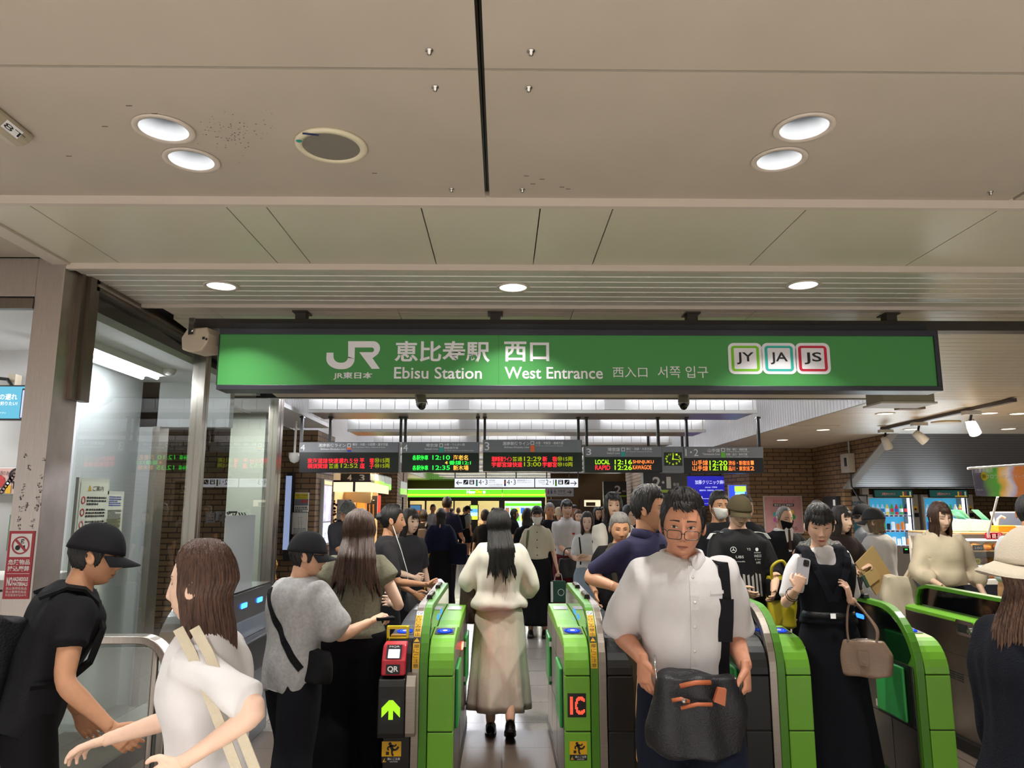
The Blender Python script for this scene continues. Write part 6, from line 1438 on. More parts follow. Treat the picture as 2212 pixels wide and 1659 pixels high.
def hair_cap(nu, nv, thick, o, seed=0, front=58, side=92, back=128, spike=.004, groove=30, part=None, temple=0, top=1.3):
    ph = np.linspace(0, 2 * PI, nu, endpoint=False)[None, :]; r_ = np.random.default_rng(seed)
    hl = hairline(ph, front, side, back, temple) + .05 * np.sin(ph * 23 + 1.3) * .35 + r_.normal(0, .018, (1, nu))
    u = np.linspace(0, 1, nv + 1)[:, None]; th = u * hl; ph2 = ph + 0 * th
    B = skull(th, ph2, o.get('fat', 1.), o.get('jaw', 1.)); N = B / np.linalg.norm(B, axis=-1, keepdims=True)
    g = np.zeros_like(th)
    for k in range(5): g += np.sin(ph2 * (groove * (.6 + .35 * k)) + 3 * np.sin(th * (2 + k) + k) + r_.uniform(0, 6)) / 3
    t = thick * (1 - .75 * u ** 3) * (1 + (top - 1) * np.cos(th) ** 2 * (th < PI / 2)) + spike * g * np.clip(u * 3, 0, 1) * (1 - .4 * u)
    if part is not None: t -= thick * .5 * gau(np.sin(ph2 - part) * np.sin(th), .05) * (np.cos(ph2 - part) > 0)
    Pp = B + N * t[..., None]; Q = B - N * .003
    V = np.concatenate([Pp.reshape(-1, 3), Q.reshape(-1, 3)]); n1 = (nv + 1) * nu
    Fc = [(i * nu + j, (i + 1) * nu + j, (i + 1) * nu + (j + 1) % nu, i * nu + (j + 1) % nu) for i in range(nv) for j in range(nu)]
    e = nv * nu; Fc += [(e + j, n1 + e + j, n1 + e + (j + 1) % nu, e + (j + 1) % nu) for j in range(nu)]
    return V, Fc
def hair_fall(nu, nv, length, o, seed=0, vol=.013, open_deg=62, flare=.0, back=.02, groove=46, amp=.005, thick=.02, jag=.14, wave=0., x0=.0):
    """long hair: a curtain round the sides and back of the head, hanging to `length` below the skull centre"""
    r_ = np.random.default_rng(seed); a0 = R(open_deg)
    ph = np.linspace(a0, 2 * PI - a0, nu)[None, :]; u = np.linspace(0, 1, nv + 1)[:, None]
    jl = 1 + jag * (r_.normal(0, .5, (1, nu)) + .6 * np.sin(ph * 9 + seed)) * .7
    z = .113 - u ** 1.15 * (.113 + length * jl); th = np.arccos(np.clip(z / .118, -.35, 1)); zz = np.maximum(z, -.042)
    B = skull(np.arccos(np.clip(zz / .118, -1, 1)) + 0 * ph, ph + 0 * z, o.get('fat', 1.), o.get('jaw', 1.))
    d = np.clip((-.042 - z) / .25, 0, 1.6)
    cx = B[..., 0] * (1 + .16 * d + flare * d); d2 = np.clip((-.02 - z) / .17, 0, 1); cy = B[..., 1] * (1 - .12 * np.clip(d, 0, 1)) + back * (d2 * d2 * (3 - 2 * d2))
    g = np.zeros_like(z + ph)
    for k in range(6): g += np.sin(ph * groove * (.4 + .3 * k) + 2 * np.sin(z * (9 + 5 * k) + k) + r_.uniform(0, 6)) / 3
    off = vol + amp * g * (.35 + .65 * u) + wave * np.sin(z * 42 + ph * 3) * u
    nr = np.stack([np.sin(ph) + 0 * z, -np.cos(ph) + 0 * z], -1)
    taper = np.clip((1 - u) * 9, .12, 1)
    Po = np.stack([cx + nr[..., 0] * off, cy + nr[..., 1] * off, z + 0 * ph], -1); Pi = np.stack([cx + nr[..., 0] * (off - thick * taper), cy + nr[..., 1] * (off - thick * taper), z + 0 * ph], -1)
    V = np.concatenate([Po.reshape(-1, 3), Pi.reshape(-1, 3)]); n1 = (nv + 1) * nu; q = lambda i, j: i * nu + j; Fc = []
    for i in range(nv):
        for j in range(nu - 1): Fc += [(q(i, j), q(i + 1, j), q(i + 1, j + 1), q(i, j + 1)), (n1 + q(i, j), n1 + q(i, j + 1), n1 + q(i + 1, j + 1), n1 + q(i + 1, j))]
        for j in (0, nu - 1): Fc.append((q(i, j), n1 + q(i, j), n1 + q(i + 1, j), q(i + 1, j)))
    for j in range(nu - 1):
        Fc.append((q(nv, j), n1 + q(nv, j), n1 + q(nv, j + 1), q(nv, j + 1))); Fc.append((q(0, j), q(0, j + 1), n1 + q(0, j + 1), n1 + q(0, j)))
    return V, Fc
def locks(pts_list, w, seed=0, n=8):
    """flattened tapering hair locks along given paths"""
    V = []; Fc = []; r_ = random.Random(seed)
    for P in pts_list:
        ww = w * r_.uniform(.6, 1.3); k = len(P); R_ = [(ww * (1 - (i / (k - 1)) ** 2 * .85), ww * .28 * (1 - (i / (k - 1)) ** 2 * .8)) for i in range(k)]
        v, f = sweep(P, R_, 6, ref=(0, -1, .3)); o = len(V); V += v; Fc += [tuple(i + o for i in g) for g in f]
    return V, Fc
def hand_parts(wr, d, nrm, side, pose, s=1., n=7):
    """palm, four fingers, thumb. wr: wrist, d: direction of the hand, nrm: palm normal; side +1 left hand"""
    d = Vector(d).normalized(); nrm = Vector(nrm); nrm = (nrm - d * nrm.dot(d)).normalized(); ac = nrm.cross(d) * side * 1.0     # towards the thumb
    wr = Vector(wr); parts = [sweep([wr - d * .02 * s, wr + d * .015 * s, wr + d * .05 * s, wr + d * .085 * s], [(.024 * s, .018 * s), (.030 * s, .017 * s), (.041 * s, .0145 * s), (.039 * s, .012 * s)], 12, ref=nrm)]
    curl = {'relax': (18, 26, 20), 'hold': (42, 46, 30), 'fist': (70, 82, 50), 'flat': (6, 8, 6), 'grip': (60, 70, 40), 'point': (30, 40, 30)}[pose]
    for i, (off, L) in enumerate(((.030, .070), (.010, .079), (-.010, .073), (-.0285, .057))):
        b = wr + d * (.080 - .004 * abs(i - 1)) * s + ac * off * s; P = [b - d * .015 * s, b]; a = 0; p = b; k = 1 + .14 * i
        for j, fl in enumerate((.46, .30, .24)):
            a += R(curl[j]) * k * (1 if pose != 'point' or i else .2); dd = d * math.cos(a) + nrm * math.sin(a) + ac * off * 1.6; p = p + dd.normalized() * L * fl * s; P.append(p)
        parts.append(sweep(P, [.0098 * s, .0095 * s, .0088 * s, .0080 * s, .0062 * s], n, ref=ac))
    b = wr + d * .022 * s + ac * .024 * s; q = {'fist': .9, 'grip': .8, 'hold': .6, 'relax': .45, 'flat': .1, 'point': .5}[pose]
    d1 = (d * .62 + ac * .72 + nrm * .35 * q).normalized(); d2 = (d * .80 + ac * (.45 - .5 * q) + nrm * .75 * q).normalized(); d3 = (d * .85 + ac * (.2 - .6 * q) + nrm * .8 * q).normalized()
    p1 = b + d1 * .040 * s; p2 = p1 + d2 * .030 * s; p3 = p2 + d3 * .024 * s
    parts.append(sweep([b - d1 * .01 * s, b, p1, p2, p3], [.014 * s, .0145 * s, .0115 * s, .0100 * s, .0070 * s], n, ref=nrm))
    return parts
BODY_Z = np.array([.80, .86, .92, .98, 1.05, 1.14, 1.22, 1.29, 1.345, 1.39, 1.42, 1.445, 1.47])
BODY_W = {'m': np.array([.150, .158, .163, .158, .150, .155, .166, .176, .176, .146, .110, .076, .060]), 'f': np.array([.150, .163, .168, .152, .128, .133, .145, .152, .150, .124, .092, .064, .051])}
BODY_D = {'m': np.array([.095, .105, .108, .105, .102, .106, .112, .116, .112, .098, .083, .068, .060]), 'f': np.array([.095, .108, .110, .098, .088, .094, .106, .108, .098, .085, .072, .058, .052])}
SKIN = {k: mat('skin_' + k, c, .48, var=.05, vscale=30, bump=.04, bscale=220, spec=.35) for k, c in (('light', '#d9ae94'), ('fair', '#e0bba4'), ('tan', '#c08d6c'), ('ruddy', '#c98d70'), ('mid', '#cfa184'))}
M_EYEW = mat('eye_white', '#dcd4cc', .3); M_IRIS = mat('eye_iris', '#1c120c', .15); M_LASH = mat('lash', '#1c1412', .6)
LIPS = {k: mat('lips_' + k, c, .4) for k, c in (('rose', '#b0605a'), ('red', '#b04040'), ('nude', '#a86a58'), ('dull', '#9c6454'))}
def hairmat(name, c1, c2, rough=.38): return mat('hair_' + name, c1, rough, var=.3, vscale=5, stretch=(42, 42, 3), col2=c2, bump=.5, bscale=8, spec=.45)
HAIR = {'black': hairmat('black', '#1b1613', '#0a0807'), 'dark': hairmat('dark', '#2c1f18', '#120c09'), 'brown': hairmat('brown', '#54382a', '#2a1a12'), 'auburn': hairmat('auburn', '#5c3d2c', '#33201a'), 'chest': hairmat('chest', '#6a4a36', '#38241a'), 'grey': hairmat('grey', '#8c8884', '#4c4844'), 'silver': hairmat('silver', '#b4b2ae', '#6c6a66'), 'ash': hairmat('ash', '#8a7458', '#55442f')}
def cloth(name, c, rough=.85, var=.06, bump=.25, bscale=240, sheen=0., **k): return mat('cloth_' + name, c, rough, spec=.15, var=var, vscale=k.pop('vscale', 6), bump=bump, bscale=bscale, sheen=sheen, **k)
def mesh_obj(name, V, Fc, m, parent, smooth=True, T=None, mi=None, mats=None):
    if T is not None: V = [T @ Vector(p) for p in V]
    me = bpy.data.meshes.new(name); me.from_pydata([tuple(map(float, p)) for p in V], [], [tuple(map(int, f)) for f in Fc])
    for mm in (mats or [m]): me.materials.append(mm)
    if mi is not None: me.polygons.foreach_set('material_index', mi)
    if smooth: me.polygons.foreach_set('use_smooth', [True] * len(me.polygons))
    me.update(); o = bpy.data.objects.new(name, me); C.objects.link(o); o.parent = parent
    return o
def joinp(parts):
    V = []; Fc = []
    for v, f in parts: o = len(V); V += list(v); Fc += [tuple(i + o for i in g) for g in f]
    return V, Fc
def straps(bag, s, m, off=.10, y0=.15, w=.05, ztop=1.432, fy=-.145, zend=1.08):
    # a pair of shoulder straps running from the bag over the shoulders to the flanks
    for sd in (1, -1):
        pts = [(sd * off, y0, ztop - .06), (sd * off * 1.02, .07, ztop + .004), (sd * off * 1.05, .0, ztop + .012), (sd * off * 1.1, -.07, ztop - .025), (sd * off * 1.2, fy + .02, ztop - .12), (sd * off * 1.35, fy + .02, zend + .1), (sd * off * 1.7, -.05, zend), (sd * off * 1.75, .08, zend - .04)]
        P = []; k = s.k
        for i in range(len(pts) - 1):
            for t in (0, .25, .5, .75): P.append(s.lean @ (Vector(pts[i]).lerp(Vector(pts[i + 1]), t) * k))
        N = [(p - s.lean @ Vector((sd * .06, 0, 1.2 * k))).normalized() for p in P]
        q = MB(); q.strap(P, N, w * k, .012, m); o = mesh_obj('strap', [bag.matrix_world.inverted() @ (s.M @ Vector(p)) for p in q.v], q.f, m, bag, smooth=False)
def on_body(s, x, y, z): return s.M @ s.lean @ Matrix.Translation((x * s.k, y * s.k, z * s.k))
def handle(bag, pts, r_, m, name='handle', n=10):
    inv = bag.matrix_world.inverted(); P = []
    K = [Vector(p) for p in pts]
    for i in range(len(K) - 1):
        p0, p1, p2, p3 = K[max(i - 1, 0)], K[i], K[i + 1], K[min(i + 2, len(K) - 1)]
        for t in np.linspace(0, 1, 6, endpoint=False): P.append(.5 * ((2 * p1) + (p2 - p0) * t + (2 * p0 - 5 * p1 + 4 * p2 - p3) * t * t + (3 * p1 - p0 - 3 * p2 + p3) * t ** 3))
    P.append(K[-1]); q = MB(); q.tube([inv @ p for p in P], r_, m, n); return mesh_obj(name, q.v, q.f, m, bag)
class Person:
    def __init__(s, label, px, Y, h, rz=0, sex='f', skin='light', build=1., lean=0., roll=0., head=(0, 0, 0), group=None, lod=None, fem=None, face=None, sx=1., **k):
        s.sex = sex; s.h = h; s.k = h / 1.70; s.build = build; s.lod = lod if lod is not None else (0 if Y < 4.8 else (1 if Y < 8.6 else 2))
        x = px if k.get('world') else W(px, 1100, Y).x
        s.loc = Vector((x, Y, 0)); s.rz = R(rz); s.seed = int(abs(px * 7 + Y * 131)) % 9973
        s.M = Matrix.Translation(s.loc) @ Matrix.Rotation(s.rz, 4, 'Z'); s.Mi = s.M.inverted()
        s.lean = Matrix.Translation((0, 0, .95 * s.k)) @ Matrix.Rotation(R(lean), 4, 'X') @ Matrix.Rotation(R(roll), 4, 'Y') @ Matrix.Translation((0, 0, -.95 * s.k))
        s.skin = SKIN[skin]; s.o = dict(face or {}); s.o.setdefault('fem', 1 if sex == 'f' else 0); s.body_parts = []; s.extra = []
        s.vox = (.010, .013, .019)[s.lod]; s.root = None; s.label = label; s.group = group; s.hand = {}; s.kids = []
        hk = s.k ** .6; s.headscale = hk
        hc = Vector((0, -.018, 1.578 * s.k)); nb = Vector((0, .012, 1.44 * s.k))
        s.H = s.lean @ Matrix.Translation((0, -.006, 1.478 * s.k)) @ Matrix.Rotation(R(head[0]), 4, 'Z') @ Matrix.Rotation(R(head[2]), 4, 'Y') @ Matrix.Rotation(R(head[1]), 4, 'X') @ Matrix.Translation((0, -.012, .102 * s.k)) @ Matrix.Scale(hk, 4)
        s.neckbase = s.lean @ nb
    def L(s, p):                    # world or local target to local coordinates
        return Vector(p) if len(p) == 3 else s.Mi @ W(p[0], p[1], p[2]) if len(p) == 4 and p[3] == 'px' else Vector(p[:3])
    def px(s, x, y, dY=0): return s.Mi @ W(x, y, s.loc.y + dY)
    def arm(s, side, wrist, pole=None, hand='relax', hd=None, pn=None, thick=1., shoulder_drop=0):
        """side +1 is the person's left arm; wrist in local metres"""
        k = s.k; wsh = (.163 if s.sex == 'm' else .138) * (.6 + .4 * s.build) * k
        A = s.lean @ Vector((side * wsh, .005, 1.358 * k - shoulder_drop)); T = Vector(wrist)
        E, Wr = ik(A, T, .285 * k, .255 * k, pole or (side * .22, .9, -.3))
        f = k * thick * (1. if s.sex == 'm' else .86) * (.5 + .5 * s.build)
        P = limb(A, E, Wr); n = len(P)
        rad = np.interp(np.linspace(0, 1, n), [0, .12, .3, .47, .55, .66, .9, 1], [.050, .050, .045, .038, .039, .040, .028, .026]) * f
        s.body_parts.append(sweep([A + Vector((-side * .05 * k, 0, -.01))] + P, [rad[0] * .85, rad[0] * .86, rad[1] * .9] + list(rad[2:]), 14))
        d = Vector(hd) if hd is not None else (Wr - E).normalized(); pnv = Vector(pn) if pn is not None else Vector((-side * 1, -.2, 0))
        hp = hand_parts(Wr, d, pnv, side, hand, .98 * k ** .7 * (1. if s.sex == 'm' else .9), 8 if s.lod == 0 else 6)
        if s.lod == 0: v, f_, _ = remesh(hp, .0034, 2); s.extra.append((v, f_))
        else: s.extra.append(joinp(hp))
        s.hand[side] = (Wr, d, pnv); setattr(s, 'arm%d' % side, (A, E, Wr, P))
        return s
    def torso_ring(s, z, ew=0., ed=0., dy=0.):
        k = s.k; zz = z; w = np.interp(zz, BODY_Z, BODY_W[s.sex]) * s.build; d = np.interp(zz, BODY_Z, BODY_D[s.sex]) * s.build
        if s.sex == 'f': dy = dy - .012 * math.exp(-((zz - 1.25) / .06) ** 2)
        return (0, dy + .008, zz * k, (w + ew) * k, (d + ed) * k)
    def legs(s, feet=None, kind='m'):
        k = s.k; feet = feet or [(.09, 0, 0), (-.09, 0, 0)]; s.legp = []
        for sd, ft in zip((1, -1), feet):
            A = Vector((sd * .085 * k, .0, .90 * k)); T = Vector((ft[0], ft[1], ft[2] + .085 * k)); E, An = ik(A, T, .420 * k, .404 * k, (0, -1, 0)); P = limb(A, E, An); n = len(P)
            rad = np.interp(np.linspace(0, 1, n), [0, .2, .45, .55, .7, 1], [.082, .078, .056, .052, .054, .036]) * k * (.4 + .6 * s.build)
            s.body_parts.append(sweep(P, list(rad), 14)); s.legp.append((P, rad, ft, sd))
    def finish(s, nohead=False):
        k = s.k
        zs = [.82, .9, 1.0, 1.1, 1.2, 1.3, 1.36, 1.40, 1.425, 1.45]; L_ = [s.torso_ring(z, -.018 - .018 * (z > 1.3) * (z < 1.42), -.018 - .008 * (z > 1.3)) for z in zs]
        v, f = rings(L_, 24); v = [s.lean @ Vector(p) for p in v]; s.body_parts.append((v, f))
        nb = s.neckbase; hc = s.H @ Vector((0, .022, -.055)); wn = (.058 if s.sex == 'm' else .047) * k * (.5 + .5 * s.build)
        s.body_parts.append(sweep([nb + Vector((0, .004, -.05 * k)), nb, nb.lerp(hc, .5), hc], [(wn * 1.25, wn * 1.1), (wn * 1.08, wn * 1.02), (wn * .97, wn * .97), (wn * .95, wn)], 18))
        V, Fc, _ = remesh(s.body_parts, s.vox, 3)
        V = list(V); Fc = list(Fc)
        for v, f in s.extra: o = len(V); V += list(v); Fc += [tuple(i + o for i in g) for g in f]
        nu, nv = ((104, 84), (64, 52), (40, 34))[s.lod]
        hv, hf = head_grid(nu, nv, s.o); mats = [s.skin]; 
        bvh = BVHTree.FromPolygons([tuple(p) for p in hv], hf); s.hbvh = bvh
        ears = []
        if not s.o.get('noears'):
            for sd in (1, -1):
                T = Matrix.Translation((sd * .0735 * s.o.get('fat', 1.), .008, -.012)) @ Matrix.Rotation(R(-12), 4, 'X') @ Matrix.Rotation(R(sd * 22), 4, 'Z')
                m = MB(); m.ball((0, 0, 0), (.008, .019, .031), None, 14); ev = []
                for p in m.v:
                    q = Vector(p); q.x += sd * (.006 * math.exp(-((math.hypot(q.y / .019, q.z / .031) - .8) / .25) ** 2)); q.y += .004 * (q.z / .03); ev.append(T @ q)
                ears.append((ev, m.f))
        hv = [s.H @ Vector(p) for p in hv]; o = len(V); V += hv; Fc += [tuple(i + o for i in g) for g in hf]
        for v, f in ears: o = len(V); V += [s.H @ p for p in v]; Fc += [tuple(i + o for i in g) for g in f]
        mi = [0] * len(Fc)
        def patch(P2, mm, lift):
            hit = []
            for x, z in P2:
                h = bvh.ray_cast(Vector((x, -.3, z)), Vector((0, 1, 0)))
                if h[0] is None: return
                hit.append(s.H @ (h[0] + Vector((0, -lift, 0))))
            if mm not in mats: mats.append(mm)
            o = len(V); V.extend(hit); return o, mats.index(mm)
        def grid_patch(top, bot, nx, mm, lift, nz=3):
            # area between two curves given as functions of t in 0..1 -> (x,z)
            P2 = []
            for i in range(nx + 1):
                a, b = top(i / nx), bot(i / nx)
                for j in range(nz + 1): P2.append((a[0] + (b[0] - a[0]) * j / nz, a[1] + (b[1] - a[1]) * j / nz))
            r_ = patch(P2, mm, lift)
            if r_ is None: return
            o, q = r_
            for i in range(nx):
                for j in range(nz): Fc.append((o + i * (nz + 1) + j, o + i * (nz + 1) + j + 1, o + (i + 1) * (nz + 1) + j + 1, o + (i + 1) * (nz + 1) + j)); mi.append(q)
        if not nohead and not s.o.get('noface'):
            op = s.o.get('open', 1.); gx = s.o.get('gaze', (0, 0)); hm = s.o.get('brow', M_LASH); es = s.o.get('eye', 1.)
            nx = 12 if s.lod == 0 else 8
            for sd in (1, -1):
                c = sd * .0315; hw = .0145 * es; ht = .0058 * op * es; hb = .0042 * max(op, .25) * es; zc = .001
                tp = lambda t: (c + (t * 2 - 1) * hw, zc + ht * (1 - (2 * t - 1) ** 2) ** .8 + .0016 * sd * (2 * t - 1))
                bt = lambda t: (c + (t * 2 - 1) * hw, zc - hb * (1 - (2 * t - 1) ** 2) + .0016 * sd * (2 * t - 1))
                if op > .25:
                    grid_patch(tp, bt, nx, M_EYEW, .0008)
                    ir = .0062 * es; ic = c + gx[0] * .006; izc = zc + gx[1] * .003 + .0004
                    def it(t): x = ic + (2 * t - 1) * ir; w = ir * math.sqrt(max(0, 1 - (2 * t - 1) ** 2)); tt = (x - c + hw) / (2 * hw); return (x, min(izc + w, tp(min(1, max(0, tt)))[1]))
                    def ib(t): x = ic + (2 * t - 1) * ir; w = ir * math.sqrt(max(0, 1 - (2 * t - 1) ** 2)); tt = (x - c + hw) / (2 * hw); return (x, max(izc - w, bt(min(1, max(0, tt)))[1]))
                    grid_patch(it, ib, 8, M_IRIS, .0014)
                lw = (.0019 if s.sex == 'f' else .0014) * (1.5 if s.lod else 1)
                grid_patch(lambda t: (tp(t)[0] * 1.0 + sd * (.001 if t > .9 else 0), tp(t)[1] + lw * .7), lambda t: (tp(t)[0], tp(t)[1] - lw * .5), nx, M_LASH, .0017, 1)
                bz = .0235 + s.o.get('browz', 0); bl = .0045 if s.sex == 'm' else .0028
                by = lambda t: bz + .0035 * math.sin(t * PI * .8) + s.o.get('browtilt', 0) * (t - .5)
                grid_patch(lambda t: (sd * (.0135 + .037 * t), by(t) + bl * (1 - .75 * t)), lambda t: (sd * (.0135 + .037 * t), by(t) - bl * .55 * (1 - .6 * t)), nx, hm, .0012, 1)
            lp = LIPS[s.o.get('lips', 'rose' if s.sex == 'f' else 'dull')]; lw = .0215 if s.sex == 'f' else .0225; 
            grid_patch(lambda t: ((2 * t - 1) * lw, -.0722 + .0068 * (1 - abs(2 * t - 1) ** 1.6) - .0016 * math.exp(-((2 * t - 1) / .16) ** 2)), lambda t: ((2 * t - 1) * lw, -.0722 + .0002), nx, lp, .0006)
            grid_patch(lambda t: ((2 * t - 1) * lw * .98, -.0722 - .0002), lambda t: ((2 * t - 1) * lw * .98, -.0722 - .0080 * (1 - abs(2 * t - 1) ** 2.2)), nx, lp, .0006)
            grid_patch(lambda t: ((2 * t - 1) * lw, -.0722 + .0006), lambda t: ((2 * t - 1) * lw, -.0722 - .0006), nx, mat('mouth_line', '#5a2c28', .6), .0012, 1)
            for sd in (1, -1): grid_patch(lambda t: (sd * .0065 + (t - .5) * .006, -.0475), lambda t: (sd * .0065 + (t - .5) * .006, -.0495), 4, mat('nostril', '#5c3428', .7), .0006, 1)
            if s.o.get('stubble'): pass
        s.root = mesh_obj('person', V, Fc, s.skin, None, mi=mi, mats=mats)
        s.root.matrix_world = s.M; tag(s.root, s.label, 'person', s.group)
        for fn in s.kids: fn()
        return s
    def part(s, name, V, Fc, m, T=None, **k): o = mesh_obj(name, V, Fc, m, s.root, T=T, **k); return o
    # ---------------- clothing (added after finish)
    def wrinkle(s, V, N, amp, seed, sc=(14, 14, 9)): 
        return V + N * (amp * fbm(V, sc, seed) + amp * .6 * fbm(V, (30, 30, 14), seed + 1))[:, None]
    def top(s, m, hem=.86, sleeve=.45, ew=.018, ed=.02, flare=0., neck=1.445, sl_ease=.009, sl_flare=.010, name='shirt', amp=.005, waist=0., vox=None, nw=None, cuff=0., blouson=0.):
        k = s.k; zs = list(np.arange(hem, neck, .045)) + [neck]; L_ = []
        for z in zs:
            t = np.clip((1.25 - z) / (1.25 - hem + 1e-6), 0, 1); g = flare * t - waist * math.exp(-((z - 1.06) / .07) ** 2); b_ = blouson * math.exp(-((z - hem - .06) / .05) ** 2)
            up = np.clip((z - 1.38) / .07, 0, 1)
            L_.append(s.torso_ring(z, (ew + g + b_) * (1 - .55 * up), (ed + g * .8 + b_) * (1 - .5 * up)))
        v, f = rings(L_, 32); P = [([s.lean @ Vector(p) for p in v], f)]
        s.sleeve_end = {}
        for side in (1, -1):
            if sleeve > 0 and hasattr(s, 'arm%d' % side):
                A, E, Wr, PP = getattr(s, 'arm%d' % side); tot = len(PP) - 1; n = max(2, int(round(tot * sleeve))); Q = PP[:n + 1]; f_ = k * (1. if s.sex == 'm' else .9) * (.5 + .5 * s.build)
                u = np.linspace(0, sleeve, len(Q)); rad = np.interp(u, [0, .12, .3, .47, .55, .66, .9, 1], [.060, .058, .049, .041, .040, .040, .031, .030]) * f_ + sl_ease + sl_flare * (u / sleeve)
                if cuff: rad[-1] = rad[-1] * .72; rad[-2] *= 1.08
                P.append(sweep([A + Vector((-side * .06 * k, 0, -.01))] + Q, [rad[0] * 1.05] + list(rad), 16)); s.sleeve_end[side] = (Q[-1], rad[-1])
        V, Fc, N = remesh(P, vox or s.vox * 1.05, 5 if s.lod == 0 else 3)
        V = s.wrinkle(V, N, amp, s.seed)
        s.top_bvh = BVHTree.FromPolygons([tuple(p) for p in V], Fc)
        s.shirt = s.part(name, V, Fc, m); return s.shirt
    def trousers(s, m, ease=.018, name='trousers', length=1., flare=0., top=1.04, amp=.003):
        k = s.k; P = []
        L_ = [s.torso_ring(z, .006 + (.0 if z > .95 else ease * .3), .006) for z in (.80, .86, .92, .98, top)]; v, f = rings(L_, 26); P.append((v, f))
        for PP, rad, ft, sd in s.legp:
            n = max(2, int(round((len(PP) - 1) * length))); u = np.linspace(0, 1, len(PP))[:n + 1]; Q = [Vector(p) for p in PP[:n + 1]]
            if length >= 1: Q[-1].z -= .03 * k
            P.append(sweep([Q[0] + Vector((0, 0, .05))] + Q, [rad[0] + ease] + [r_ + ease * (1 + .4 * t) + flare * max(0, t - .4) for r_, t in zip(rad[:n + 1], u)], 16))
        V, Fc, N = remesh(P, s.vox * 1.15, 3); V = s.wrinkle(V, N, amp, s.seed + 5); return s.part(name, V, Fc, m)
    def skirt(s, m, hem=.3, waist=1.05, rx=.30, ry=.26, folds=9, famp=.07, name='skirt', dy=0., amp=.003):
        k = s.k; L_ = []; n = 16; r0 = s.torso_ring(waist, .008, .008); rh = s.torso_ring(.90, .022, .02)
        for i in range(n + 1):
            t = i / n; z = waist + (hem - waist) * t
            if z > .90: a = (waist - z) / (waist - .90); w, d = r0[3] + (rh[3] - r0[3]) * a, r0[4] + (rh[4] - r0[4]) * a
            else: a = (.90 - z) / (.90 - hem); w, d = rh[3] + (rx * k - rh[3]) * a, rh[4] + (ry * k - rh[4]) * a
            L_.append((0, .008 + dy * t, z * k, w, d))
        ph = s.seed % 6
        v, f = rings(L_, 96 if s.lod == 0 else 56, 2.1, lambda t, a: famp * t ** 1.4 * (math.sin(folds * a + ph + 1.5 * math.sin(2 * a)) + .5 * math.sin(folds * 1.7 * a + 2)))
        V = np.array(v); V[:, :2] *= (1 + amp * 3 * fbm(V, (16, 16, 11), s.seed + 7) * np.clip((waist * k - V[:, 2]) * 4, 0, 1))[:, None]; return s.part(name, V, f, m)
    def shoes(s, m, sole=None, low=False):
        for PP, rad, ft, sd in s.legp:
            k = s.k; q = MB(); T = Matrix.Translation((ft[0], ft[1], ft[2])) @ Matrix.Rotation(R(ft[3] if len(ft) > 3 else 0), 4, 'X')
            v, f = sweep([(0, .065, .045), (0, .05, .05), (0, 0, .055), (0, -.07, .042), (0, -.13, .032), (0, -.165, .028)], [(.030, .042), (.036, .046), (.037, .05), (.041, .038), (.040, .028), (.026, .018)], 14, ref=(0, 0, 1))
            v = [T @ Vector((p[0] * k, p[1] * k, max(.012, p[2]) * k)) for p in v]; o = s.part('shoe', v, f, m)
            v, f = rings([(0, -.05 * k, 0, .045 * k, .125 * k), (0, -.05 * k, .02 * k, .046 * k, .125 * k)], 20, 2.6); mesh_obj('sole', [T @ Vector(p) for p in v], f, sole or BLACKP, o, smooth=False)
    def hair(s, style, col='black', **k):
        m = HAIR[col]; nu, nv = ((180, 34), (120, 24), (64, 14))[s.lod]; o = s.o; P = []
        if style == 'short': P.append(hair_cap(nu, nv, k.pop('thick', .015), o, s.seed, **k))
        elif style == 'long':
            fall = k.pop('fall', {}); fringe = k.pop('fringe', 0); P.append(hair_cap(nu, nv, k.pop('thick', .012), o, s.seed, back=k.pop('back', 108), side=k.pop('side', 96), **k)); P.append(hair_fall(nu, int(nv * 1.2), fall.pop('length', .3), o, s.seed + 1, **fall))
        elif style == 'bun':
            bun = k.pop('bun', (0, .09, .09)); br = k.pop('br', .05); P.append(hair_cap(nu, nv, k.pop('thick', .014), o, s.seed, **k)); q = MB(); q.ball(bun, (br, br, br * .9), None, 24); V = np.array(q.v); dV = V - np.array(bun); V = V + dV * (.12 * fbm(V, (60, 60, 60), s.seed))[:, None]; P.append((V, q.f))
        fr = k.get('_fr')
        V, Fc = joinp(P); ob = s.part('hair', V, Fc, m, T=s.H); return ob
    def fringe(s, col, n=26, x=.055, z0=.088, z1=.03, w=.009, seed=1, sweepx=0., y=-.095, curve=.012):
        r_ = random.Random(seed); PL_ = []
        for i in range(n):
            t = i / (n - 1); xx = (t * 2 - 1) * x; zz = z1 + r_.uniform(-.008, .008); P = []
            for j in range(6):
                u = j / 5; z = z0 + (zz - z0) * u; q = xx * (.55 + .45 * u) + sweepx * u * u + r_.uniform(-.001, .001); h = s.hbvh.ray_cast(Vector((q, -.3, z)), Vector((0, 1, 0))); yy = (h[0].y if h[0] else y) - .010 - .004 * math.sin(u * PI) - r_.uniform(0, .003); P.append(Vector((q, yy, z)))
            PL_.append(P)
        V, Fc = locks(PL_, w, seed); return s.part('fringe', V, Fc, HAIR[col], T=s.H)
